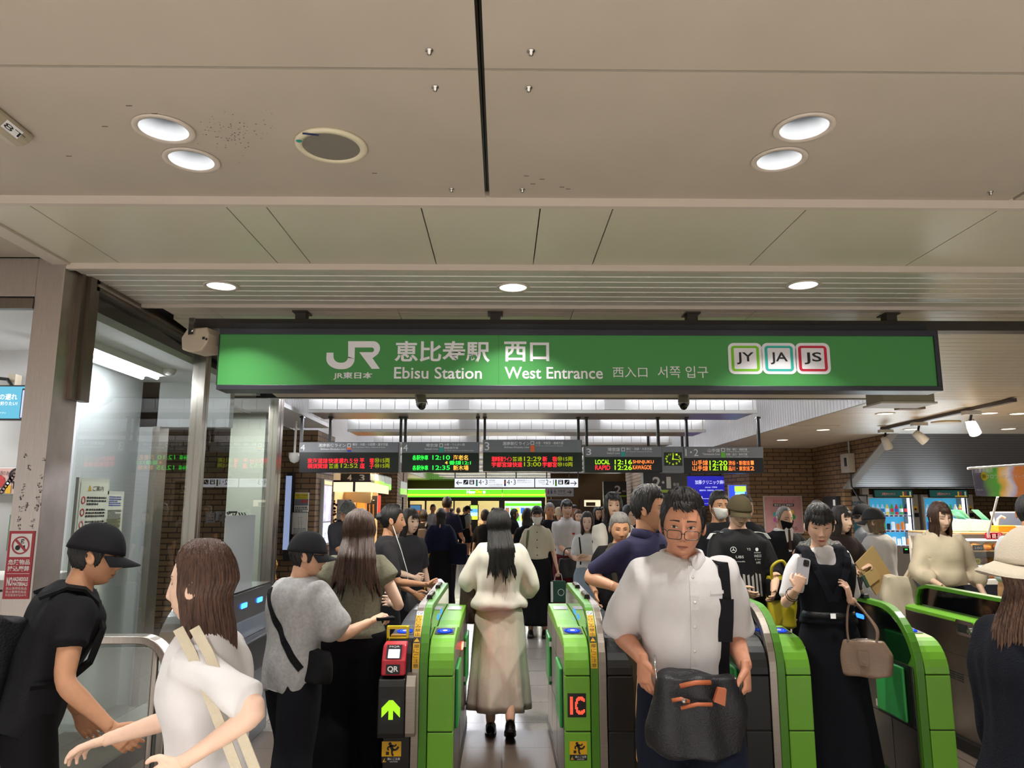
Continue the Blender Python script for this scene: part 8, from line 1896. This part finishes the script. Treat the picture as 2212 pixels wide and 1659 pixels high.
# --- man in the printed black shirt and olive cap
p = Person('man in an olive cap and black printed sports shirt looking down', 1592, 6.1, 1.71, 6, 'm', 'light', 1.14, head=(-10, 11, 4), face=dict(open=.3, nose=1.1, fat=1.1))
p.arm(1, (.15, -.26, .98), pole=(.7, .5, -.2)); p.arm(-1, (-.12, -.27, 1.0), pole=(-.7, .5, -.2)); p.legs(); p.finish(); p.top(cloth('sport_black', '#17171a', .6), .90, sleeve=.62, ew=.028, ed=.026, amp=.006); p.trousers(K_BLACK); p.shoes(BLACKP)
WD = mat('print_white', '#d8d8d8', .6); pr_ = [p.dtext('UBS', -.088, 1.225, .06, .020), p.dtext('Y3', .0, 1.285, .030, .018), p.dtext('PETRONAS', .06, 1.262, .06, .010), p.dtext('INEOS', .062, 1.232, .065, .020), p.dtext('Q Team', .066, 1.208, .055, .012), p.dtext('HPE', .078, 1.180, .040, .018), p.dtext('crowdfit', -.088, 1.195, .07, .010)]
n = 26; c0 = (-.105, 1.290)
pr_.append(([(c0[0] + r_ * math.cos(2 * PI * i / n), c0[1] + r_ * math.sin(2 * PI * i / n)) for i in range(n) for r_ in (.020, .024)], [(2 * i, 2 * i + 1, (2 * i + 3) % (2 * n), (2 * i + 2) % (2 * n)) for i in range(n)]))
for a in (90, 210, 330): u = (math.cos(R(a)), math.sin(R(a))); pr_.append(([(c0[0] + u[0] * .022, c0[1] + u[1] * .022), (c0[0] - u[1] * .004, c0[1] + u[0] * .004), (c0[0] + u[1] * .004, c0[1] - u[0] * .004)], [(0, 1, 2)]))
pr_.append(([(.085 + .014 * math.cos(2 * PI * i / 14), 1.292 + .014 * math.sin(2 * PI * i / 14)) for i in range(14)], [tuple(range(14))])); p.decal('shirt_print', pr_, WD)
rn = random.Random(6); pl = []
for i in range(7):
    x = -.10 + i * .035; pl.append(([(x - .010, 1.10 + rn.uniform(-.02, .03)), (x + .008, 1.10), (x + .016, .93), (x - .004, .93)], [(0, 1, 2, 3)]))
p.decal('claw_print', pl, mat('print_grey', '#9c9894', .6)); 
for sd in (1, -1):
    A, E, Wr, PP = p.__dict__['arm%d' % sd]
    for k_ in range(3): a = Vector((sd * (.085), .02 - .022 * k_ + .0, 1.418)); b_ = A + Vector((sd * .055, .012 - .024 * k_, .038)); q = MB(); q.strap([p.lean @ a, p.lean @ a.lerp(b_, .5) + Vector((0, 0, .012)), b_ + Vector((0, 0, .006)), b_ + Vector((sd * .03, 0, -.035))], [(0, 0, 1), (sd * .2, 0, 1), (sd * .5, 0, .9), (sd * .9, 0, .4)], .010, .004, WD); mesh_obj('shoulder_stripe', q.v, q.f, WD, p.shirt, smooth=False)
p.hair('short', 'dark', thick=.012); p.cap(cloth('cap_olive', '#4a4230', bump=.4), .062, off=.014)
b = bag_form('yellow_bag', 'black and yellow holdall beside the man in the olive cap', Matrix.Translation(W(1690, 1352, 6.02)), .22, .38, .16, mat('bag_yellow', '#a8981c', .45), .012, top=.8); q = MB(); q.box((-.115, -.09, .20), (.115, .09, .36), K_BLACK); o = mesh_obj('flap', q.v, q.f, K_BLACK, b, smooth=False); bv = o.modifiers.new('b', 'BEVEL'); bv.width = .03; bv.segments = 3
handle(b, [b.matrix_world @ Vector(v) for v in ((-.08, -.06, .34), (-.09, -.1, .46), (.0, -.1, .50), (.06, -.08, .36))], .012, mat('bag_yellow', '#a8981c', .45))
# --- woman in white walking away through the middle lane
p = Person('woman from behind in a white blouse and satin skirt walking through the gate', 1079, 5.72, 1.605, 180, 'f', 'light', 1.0, head=(6, 0, 2))
p.arm(1, (.17, -.22, .98), pole=(.6, .8, -.3)); p.arm(-1, (-.17, -.22, .98), pole=(-.6, .8, -.3)); p.legs([(.06, .02, 0), (-.08, .22, .06, 24)]); p.finish(); KB = cloth('blouse_white', '#d6d0c4', .7, bump=.15)
p.top(KB, .93, sleeve=.95, ew=.05, ed=.045, sl_ease=.026, sl_flare=.012, cuff=1, amp=.010, blouson=.03, name='blouse'); p.skirt(mat('satin_cream', '#c9c2b2', .30, var=.05, vscale=6, bump=.9, bscale=13, stretch=(1, 1, .5), sheen=.2), .20, 1.02, .245, .22, 8, .085, amp=.011); p.shoes(BLACKP)
p.hair('long', 'black', thick=.010, fall=dict(length=.37, vol=.022, open_deg=52, back=.11, flare=.30, amp=.005, jag=.2))
b = bag_form('brown_bag', 'dark brown paper bag at the left hand of the woman walking away', Matrix.Translation(W(1010, 1345, 5.75)), .12, .30, .10, mat('bag_brown', '#3a2a22', .7), .004, pw=9.); tp = b.matrix_world @ Vector((0, 0, .30)); handle(b, [tp + Vector((-.03, 0, 0)), tp + Vector((0, 0, .07)), tp + Vector((.03, 0, 0))], .004, K_BLACK)

def quick(label, px, Y, h, rz, sex, skin, topm, bot, hairs, head=(0, 0, 0), arms=None, build=1., sleeve=.42, hem=.93, lean=0, topk=None, face=None, feet=None, group=None, hcol='black', botk=None, name='shirt', hk=None):
    p = Person(label, px, Y, h, rz, sex, skin, build, lean=lean, head=head, face=face, group=group)
    for sd in (1, -1):
        a = (arms or {}).get(sd, {}); a = dict(a); w = a.pop('w', (sd * .23, -.04, .82 * p.k)); p.arm(sd, w, **a)
    p.legs(feet); p.finish(); p.top(topm, hem, sleeve=sleeve, name=name, **(topk or {}))
    kind, bm_ = bot
    if kind == 't': p.trousers(bm_, **(botk or {}))
    else: p.skirt(bm_, **(botk or {}))
    p.shoes(BLACKP)
    if hairs: p.hair(hairs, hcol, **(hk or {}))
    return p
# --- middle distance, left
p = quick('woman in profile in a dark T-shirt, sunglasses on her head', 842, 6.12, 1.635, 98, 'f', 'tan', cloth('dark_tee', '#2e2c2f'), ('t', K_BLK2), 'bun', (0, 4, 0), {-1: dict(w=(-.14, -.30, 1.02), hand='hold', pn=(.6, 0, .6), pole=(-.4, .7, -.6)), 1: dict(w=(.16, -.22, .92), hand='relax')}, hk=dict(bun=(0, .10, .02), br=.04, thick=.013), sleeve=.40, face=dict(nose=1.))
wr, d, pn = p.hand[-1]; phone('lit phone held out by the woman with sunglasses on her head', p.M @ (wr + d * .12 + Vector((0, 0, .02))), (R(-70), 0, R(30)), BLACKP, glow('phone_pink', '#f0d8f4', 1.0))
q = MB()
for sd in (1, -1): q.tube([(sd * .035 + v[0], -.055, .105 + v[1]) for v in rrect_pts(-.026, -.016, .026, .016, .01)], .003, BLACKP, 6); 
p.part('sunglasses', q.v, q.f, CHROME, T=p.H)
q = MB(); q.tube([p.H @ Vector((-.076, 0, -.03)), p.lean @ Vector((-.10, -.10, 1.28)), p.lean @ Vector((-.06, -.15, 1.12)), p.lean @ Vector((-.08, -.16, 1.0))], .003, WHITE, 6); p.part('earphone_cord', q.v, q.f, WHITE)
p = quick('woman in a charcoal top with a fringe standing behind the woman with sunglasses', 884, 7.3, 1.60, 35, 'f', 'fair', cloth('charcoal', '#302f33'), ('s', K_BLACK), 'long', (10, 4, 0), {-1: dict(w=(-.06, -.26, .98), hand='grip')}, hcol='dark', hk=dict(fall=dict(length=.16)), botk=dict(hem=.35)); p.fringe('dark', 16, .05, .09, .035)
b = bag_form('black_bag', 'black handbag held by the woman in the charcoal top', on_body(p, -.02, -.26, .72), .26, .17, .12, K_LEATH, .006)
p = quick('bearded man in a grey cap typing on a phone by the coffee stand', 745, 9.8, 1.70, 42, 'm', 'tan', cloth('grey_polo', '#37363a'), ('t', K_BLACK), None, (8, 26, 0), {1: dict(w=(.10, -.30, 1.14), hand='hold'), -1: dict(w=(-.06, -.31, 1.13), hand='hold')}, build=1.1, face=dict(nose=1.25, open=.3))
p.cap(cloth('beanie_grey', '#6f706c', var=.3, vscale=40), 0, off=.018, lid=92, name='beanie'); q = MB(); q.ball((0, -.062, -.085), (.045, .036, .034), None, 14); p.part('beard', q.v, q.f, HAIR['dark'], T=p.H); q = MB(); q.tube([p.lean @ Vector((.085 * math.cos(a), .0 + .075 * math.sin(a), 1.455)) for a in np.linspace(-.5, PI + .5, 14)], .012, BLACKP, 8); p.part('headphones', q.v, q.f, BLACKP)
wr, d, pn = p.hand[1]; phone('phone in the hands of the bearded man by the coffee stand', p.M @ (wr + d * .1 + Vector((-.05, 0, .02))), (R(-60), 0, R(40)))
p = quick('woman from behind in a navy blouse with a keyhole back', 952, 12.0, 1.60, 180, 'f', 'fair', cloth('navy_blouse', '#1d2038'), ('s', K_BLACK), 'long', (-8, 8, 0), {-1: dict(w=(-.18, -.2, 1.08)), 1: dict(w=(.2, -.05, .85))}, sleeve=.8, hem=1.0, topk=dict(sl_ease=.03), hk=dict(fall=dict(length=.18)), botk=dict(hem=.12, rx=.25, ry=.2))
p.decal('keyhole', [([(.012 * math.cos(2 * PI * i / 12), 1.33 + .032 * math.sin(2 * PI * i / 12)) for i in range(12)], [tuple(range(12))])], p.skin, front=False)
b = bag_form('tote_bag', 'large navy tote on the shoulder of the woman in the navy blouse', on_body(p, -.30, .0, .78), .30, .32, .13, cloth('tote_navy', '#1a1c30'), .006); handle(b, [on_body(p, -.25, -.02, 1.08).translation, on_body(p, -.17, -.03, 1.38).translation, on_body(p, -.15, .06, 1.38).translation, on_body(p, -.30, .04, 1.08).translation], .012, K_BLACK)
b = bag_form('shopping_bag', 'mint green plastic shopping bag at the left of the woman in the navy blouse', on_body(p, .26, -.08, .46), .24, .32, .12, mat('bag_mint', '#7ab09c', .4), .012, top=.6)
p = quick('tall man in a navy shirt behind the woman in the navy blouse', 965, 13.4, 1.80, 170, 'm', 'tan', cloth('navy_shirt', '#1f2236'), ('t', K_BLK2), 'short', (-12, 0, 0), {-1: dict(w=(-.26, -.22, 1.05))}, hcol='dark')
p = quick('woman in yellow trousers with a brown backpack facing the store', 914, 14.2, 1.57, 176, 'f', 'fair', K_BLACK, ('t', cloth('yellow_trouser', '#b8982a')), 'long', (0, 0, 0), hk=dict(fall=dict(length=.10)), hcol='dark')
b = bag_form('backpack', 'small brown leather backpack on the woman in yellow trousers', on_body(p, 0, .19, .98), .26, .32, .13, mat('pack_brown', '#453a34', .5), .006, top=.7); straps(b, p, mat('pack_strap', '#6a5c50', .5), .08, w=.03)
p = quick('youth in shorts and a cap with a dark backpack near the store screen', 1009, 25.0, 1.66, 118, 'm', 'tan', cloth('grey_tee', '#9aa09a'), ('t', K_BLK2), 'short', (-10, 0, 0), botk=dict(length=.45, ease=.04), hem=.9); p.cap(K_BLACK)
b = bag_form('backpack', 'dark backpack on the youth in shorts', on_body(p, 0, .20, .95), .3, .44, .18, K_BLK2, .008, top=.7); straps(b, p, K_BLACK)
# --- middle distance, centre
p = quick('woman in a white face mask, cream cardigan and long black skirt', 1160, 9.8, 1.63, -3, 'f', 'light', cloth('cream_knit', '#d2c8b0', bump=.7, bscale=300), ('s', K_BLACK), 'long', (0, 4, 0), {1: dict(w=(.26, -.06, .82), hand='fist'), -1: dict(w=(-.24, -.03, .84))}, hem=1.0, hk=dict(fall=dict(length=.10, open_deg=70)), botk=dict(hem=.16, rx=.23, ry=.2)); p.fringe('black', 22, .056, .09, .025); p.mask(WHITE); p.buttons(BLACKP, [(0, 1.36 * p.k), (0, 1.26 * p.k), (0, 1.16 * p.k), (0, 1.06 * p.k)], .008)
p.strapline('bag_strap', [(-.115, 1.385 * p.k), (-.13, 1.25 * p.k), (-.145, 1.06 * p.k)], .03, mat('strap_olive', '#5a6038', .6))
b = bag_form('gift_bag', 'dark green and white paper bag in the hand of the masked woman', on_body(p, .28, -.08, .46), .20, .26, .10, mat('bag_green', '#1e4a3a', .5), .003, pw=9.); q = MB(); rect(q, -.10, .0, -.07, .25, WHITE, -.054); ring(q, .03, .12, .035, .042, M_SILV, -.055); mesh_obj('print', q.v, q.f, WHITE, b, smooth=False); handle(b, [b.matrix_world @ Vector(v) for v in ((-.05, 0, .25), (-.03, 0, .34), (.03, 0, .34), (.05, 0, .25))], .004, WHITE)
p = quick('young man in a white polo with a red heart and burgundy trousers', 1224, 10.4, 1.715, 4, 'm', 'light', K_WHITE, ('t', cloth('burgundy', '#5c1c24')), 'short', (0, -6, 0), {-1: dict(w=(-.02, -.26, 1.0), hand='relax'), 1: dict(w=(.2, -.1, .9))}, build=.92, hem=.96, hk=dict(thick=.018, front=58), botk=dict(ease=.04)); p.fringe('black', 22, .055, .10, .030); p.collar(K_WHITE, h=.04); p.decal('heart', [([(.075 + .022 * (16 * math.sin(t) ** 3) / 16, 1.265 + .020 * (13 * math.cos(t) - 5 * math.cos(2 * t) - 2 * math.cos(3 * t) - math.cos(4 * t)) / 16) for t in np.linspace(0, 2 * PI, 20, endpoint=False)], [tuple(range(20))])], mat('heart_red', '#b81e2c', .5))
b = bag_form('handbag', 'black leather handbag with a charm hanging before the burgundy trousers', on_body(p, -.0, -.27, .70), .34, .24, .14, K_LEATH, .006); handle(b, [b.matrix_world @ Vector(v) for v in ((-.09, 0, .22), (-.07, 0, .36), (.07, 0, .36), (.09, 0, .22))], .008, K_LEATH)
p = quick('grey-haired man in a dark T-shirt walking behind the masked woman', 1187, 12.2, 1.68, 5, 'm', 'tan', cloth('ink_tee', '#1d1e26'), ('t', K_BLK2), 'short', (0, 0, 0), hcol='silver', hk=dict(thick=.016))
p = quick('young woman in a white top and pale denim skirt with her arms folded', 1268, 9.0, 1.56, -4, 'f', 'fair', cloth('rib_white', '#d8d6d4', bump=.5), ('s', cloth('pale_denim', '#8a97a6', bump=.5)), 'long', (-4, 3, 0), {1: dict(w=(-.02, -.19, 1.06), pole=(1, .1, -.4), hd=(-1, -.1, .1)), -1: dict(w=(.05, -.21, 1.02), pole=(-1, .1, -.4), hd=(1, -.05, .1))}, hcol='dark', hem=.98, hk=dict(fall=dict(length=.26, open_deg=48), part=0.), botk=dict(hem=.30, rx=.2, ry=.17, famp=.02, folds=5))
p.strapline('bag_strap', [(-.10, 1.385 * p.k), (-.085, 1.2 * p.k), (-.09, 1.04 * p.k)], .016, K_BLACK)
p = quick('tall woman with long wavy black hair and a white cardigan holding a phone', 1324, 7.0, 1.755, 4, 'f', 'light', K_BLK2, ('t', K_BLACK), 'long', (-6, -2, 0), {-1: dict(w=(-.06, -.28, 1.14), hand='hold', pn=(.2, .7, .5), hd=(.3, -.4, .7)), 1: dict(w=(.10, -.28, 1.10), hand='hold', pn=(-.3, .2, .9))}, sleeve=.9, hk=dict(fall=dict(length=.38, open_deg=44, wave=.006, amp=.007, flare=.05), part=.35)); p.fringe('black', 14, .05, .10, .045, .009, 3, .02)
KC = cloth('cardigan_white', '#cbc5bb', bump=.5); L_ = []; P = []
for sd in (1, -1):
    A, E, Wr, PP = p.__dict__['arm%d' % sd]; P.append(sweep([A + Vector((-sd * .05, .0, 0))] + PP[:-1], [.075] * 3 + [.066] * (len(PP) - 3), 14)); P.append(sweep([p.lean @ Vector((sd * .115, -.02, z * p.k)) for z in (1.40, 1.3, 1.15, 1.0, .85)], [(.05, .06), (.065, .135), (.065, .135), (.07, .13), (.075, .13)], 16))
P.append(rings([p.torso_ring(z, -.01, .03, .03) for z in (.85, 1.0, 1.15, 1.3, 1.39)], 28)); V, Fc, N = remesh(P, .014, 4); p.part('cardigan', p.wrinkle(V, N, .006, 5), Fc, KC)
wr, d, pn = p.hand[-1]; phone('phone in the hands of the tall long-haired woman', p.M @ (wr + d * .11 + Vector((.03, 0, .02))), (R(-40), 0, 0), mat('phone_brown', '#5a3e38', .4))
p = quick('older woman with grey pulled-back hair, black cardigan and brown dress', 1336, 6.05, 1.575, -4, 'f', 'tan', cloth('brown_dress', '#4a4238'), ('s', cloth('brown_skirt', '#2c2824')), 'bun', (6, 14, 0), {-1: dict(w=p.Mi @ W(1296, 1288, 5.8) if 0 else (-.20, -.14, .96), hand='relax', hd=(.05, -.4, -.9)), 1: dict(w=(.24, -.1, .9))}, build=1.16, sleeve=0, hcol='grey', face=dict(fat=1.08, open=.4), hk=dict(bun=(0, .10, .0), br=.035, thick=.012), botk=dict(hem=.3))
P = []; 
for sd in (1, -1): A, E, Wr, PP = p.__dict__['arm%d' % sd]; P.append(sweep([A + Vector((-sd * .06, .0, 0))] + PP[:8], [.068] * 4 + [.062] * 5, 14)); P.append(sweep([p.lean @ Vector((sd * .125, -.01, z * p.k)) for z in (1.38, 1.3, 1.15, 1.0, .9)], [(.05, .06), (.065, .14), (.075, .145), (.08, .15), (.08, .15)], 16))
P.append(rings([p.torso_ring(z, .0, .03, .035) for z in (.9, 1.0, 1.15, 1.3, 1.39)], 28)); V, Fc, N = remesh(P, .014, 4); p.part('cardigan', p.wrinkle(V, N, .006, 5), Fc, K_BLACK)
p = quick('woman with round glasses in a white top beside the long-haired woman', 1358, 8.7, 1.64, 30, 'f', 'fair', cloth('white_loose', '#d2ccc2'), ('t', K_BLACK), 'bun', (10, 0, 0), hcol='black', sleeve=.6, topk=dict(sl_ease=.03), hk=dict(bun=(0, .1, -.02), br=.03)); p.glasses(DARKM)
# --- middle distance, right
p = quick('tall man in a white face mask and black T-shirt behind the olive cap', 1552, 6.7, 1.755, -6, 'm', 'tan', K_BLK2, ('t', K_BLACK), 'short', (14, 2, 0), {-1: dict(w=(-.12, -.27, 1.16), hand='hold')}, sleeve=.5, hk=dict(thick=.017, side=84, back=116)); p.mask(WHITE)
wr, d, pn = p.hand[-1]
p = quick('man in a dark jacket with a side parting beyond the masked man', 1606, 7.9, 1.735, 12, 'm', 'tan', cloth('ink_jacket', '#1f2127'), ('t', K_BLACK), 'short', (12, 0, 0), sleeve=1., name='jacket', build=1.1, hk=dict(thick=.022), face=dict(fat=1.08, jaw=1.3, open=.6))
p = quick('older man in a dark suit and black face mask reaching into his jacket', 1688, 7.7, 1.63, 10, 'm', 'light', K_BLK2, ('t', K_BLACK), 'short', (6, 12, 0), {1: dict(w=(.06, -.21, 1.18), hand='fist', hd=(-1, -.1, .1), pole=(.9, .2, -.5))}, sleeve=1., name='jacket', hcol='grey', hk=dict(thick=.006, front=40, side=86, back=118, spike=.001), face=dict(noface=0, open=.4)); p.mask(cloth('mask_black', '#141416'))
p.decal('shirt_front', [([(-.05, 1.40), (-.03, 1.42), (.0, 1.40), (.03, 1.42), (.05, 1.40), (.015, 1.18), (-.015, 1.18)], [(0, 1, 2, 3, 4, 5, 6)])], WHITE); p.decal('necktie', [([(-.012, 1.40), (.012, 1.40), (.018, 1.2), (-.018, 1.2)], [(0, 1, 2, 3)])], mat('tie_brown', '#3a2420', .5), lift=.008); p.collar(WHITE, h=.03)
KHT = cloth('houndstooth', '#8c8a86', var=.6, vscale=70, col2='#2a2a2a')
p = quick('woman with a high dark bun and checked top behind the waistcoat woman', 1764, 6.3, 1.62, 172, 'f', 'fair', KHT, ('t', K_BLACK), 'bun', (0, 0, 0), hk=dict(bun=(0, .03, .135), br=.05), hcol='dark')
p = quick('woman in a dark brown top with a fringe holding a large kraft envelope', 1812, 6.8, 1.625, 18, 'f', 'fair', cloth('dark_brown', '#251c1a'), ('s', cloth('khaki_skirt', '#7d6c50')), 'long', (8, 2, 0), {1: dict(w=(-.04, -.24, 1.06), hand='hold', hd=(-1, -.1, .2), pole=(1, .2, -.4)), -1: dict(w=(-.03, -.26, 1.10), hand='hold', hd=(.8, -.2, .4), pole=(-1, .2, -.4))}, sleeve=.5, hcol='dark', hk=dict(fall=dict(length=.20, open_deg=55)), botk=dict(hem=.25)); p.fringe('dark', 20, .055, .09, .03)
e = empty('envelope', on_body(p, .10, -.275, 1.13).translation, R(18), 'large kraft envelope held by the woman in the dark brown top', 'envelope'); T = Matrix.Rotation(R(-36), 4, 'Y'); q = MB(); q.box((-.125, -.006, -.17), (.125, .006, .17), mat('kraft', '#a88d5c', .7), T); q.build('sheet', e, bevel=.002)
e = empty('pouch', on_body(p, .045, -.30, 1.08).translation, R(18), 'smaller kraft pouch with a dark green edge in front of the envelope', 'envelope'); T = Matrix.Rotation(R(-28), 4, 'Y'); q = MB(); q.box((-.07, -.006, -.055), (.07, .006, .055), mat('kraft2', '#b09662', .7), T); q.box((-.10, -.007, -.055), (-.07, .007, .055), mat('pouch_green', '#2e4a38', .6), T); q.build('cover', e)
p = quick('woman from behind in a charcoal cap and loose pale T-shirt', 1890, 7.4, 1.60, -140, 'f', 'fair', cloth('pale_tee', '#b8b6b4', var=.08), ('t', K_BLACK), 'long', (18, 4, 0), {1: dict(w=(.2, -.18, .95))}, sleeve=.7, hem=.76, topk=dict(ew=.05, ed=.05, sl_ease=.03, flare=.02), hcol='ash', hk=dict(thick=.010, fall=dict(length=.12, open_deg=60))); p.cap(cloth('cap_charcoal', '#39393b'), .075, off=.016); p.mask(WHITE)
p = quick('person in a grey T-shirt half hidden by the woman in the charcoal cap', 1866, 8.5, 1.64, -100, 'm', 'fair', cloth('grey_back', '#7f8286'), ('t', K_BLK2), 'short', (0, 0, 0)); p.cap(K_BLACK, .075, off=.02)
p = quick('woman in a sheer cream blouse and navy skirt touching the wide gate', 2024, 6.35, 1.665, -6, 'f', 'fair', cloth('cream_blouse', '#cdbfa6', .75), ('s', cloth('navy_denim', '#262c40')), 'long', (8, 14, -4), {-1: dict(w=(-.14, -.30, .99), hand='relax', hd=(.3, -.3, -.5), pole=(-.6, .6, -.5)), 1: dict(w=(.27, -.10, .90), pole=(.4, .8, -.2))}, sleeve=.78, hem=1.0, topk=dict(ew=.04, ed=.04, sl_ease=.030, sl_flare=.016, cuff=1, blouson=.03, amp=.011), hcol='brown', hk=dict(fall=dict(length=.30, open_deg=42, flare=.02, back=.0), part=0.1), face=dict(open=.3), name='blouse', botk=dict(hem=.3)); p.fringe('brown', 12, .052, .10, .045, .008, 5, .02)
b = bag_form('canvas_bag', 'large cream canvas bag hanging behind the woman in the sheer blouse', on_body(p, -.36, .02, .60), .34, .46, .16, K_CANVAS, .014, top=.65); handle(b, [on_body(p, -.28, .02, 1.04).translation, on_body(p, -.20, -.02, 1.25).translation, on_body(p, -.125, .0, 1.43).translation, on_body(p, -.2, .06, 1.2).translation, on_body(p, -.3, .06, 1.04).translation], .014, K_CANVAS)
p = quick('dark-haired man in a pale T-shirt at the bakery, cut by the right edge', 2222, 5.5, 1.70, 152, 'm', 'tan', cloth('ice_tee', '#c3c6cc'), ('t', K_BLK2), 'short', (-8, 0, 0), sleeve=.45)
# --- far crowd
FAR = [('woman in black with a backpack strap walking away behind the masked woman', 1139, 11.2, 1.60, 175, 'f', K_BLK2, 'long', 'black'), ('woman in black looking at a phone near the store window', 1110, 17, 1.58, 80, 'f', K_BLACK, 'long', 'black'), ('person in dark clothes beyond the woman walking away', 1048, 13, 1.57, 170, 'f', K_BLK2, 'short', 'dark'),
       ('woman in a cream bucket hat in the far crowd', 1207, 13.8, 1.60, 5, 'f', cloth('maroon', '#4a2428'), 'long', 'dark'), ('woman with parted hair between the polo and the folded arms', 1249, 12.8, 1.57, 0, 'f', K_BLK2, 'long', 'brown'), ('woman with a black top in the crowd left of the long-haired woman', 1290, 14.5, 1.62, 15, 'f', K_BLACK, 'long', 'black'),
       ('dark-haired person behind the polo in the far crowd', 1240, 16, 1.66, 5, 'm', K_NAVY, 'short', 'black'), ('man in a pale blue shirt coming out of the store', 935, 22, 1.70, 20, 'm', cloth('pale_blue', '#aeb6c0'), 'short', 'dark'), ('woman facing right before the store doors', 974, 21, 1.58, 70, 'f', K_NAVY, 'long', 'dark'),
       ('person in a white hat and grey top inside the store', 990, 27.4, 1.60, 170, 'f', cloth('store_grey', '#8a8580'), 'short', 'ash'), ('person in beige inside the store beside the white hat', 1004, 27.4, 1.62, 175, 'm', K_BEIGE, 'short', 'ash'), ('brown-haired shopper at the right of the store doors', 1066, 24, 1.60, 170, 'f', cloth('pink_top', '#b08a88'), 'short', 'brown'),
       ('person in a navy jacket carrying a bag near the track sign', 1372, 13, 1.65, 140, 'm', K_NAVY, 'short', 'black'), ('woman in a white coat far beyond the folded arms', 1303, 16.5, 1.62, -10, 'f', cloth('far_white', '#c4c0ba'), 'long', 'black')]
for lab, px, Y, h, rz, sx_, tm, hs, hc in FAR:
    p = quick(lab, px, Y, h, rz, sx_, 'fair' if sx_ == 'f' else 'tan', tm, ('t', K_BLK2), hs, hcol=hc, hk=dict(fall=dict(length=.2)) if hs == 'long' else None)
    if 'bucket' in lab: p.cap(m_, 0, off=.024, lid=96, name='bucket_hat')
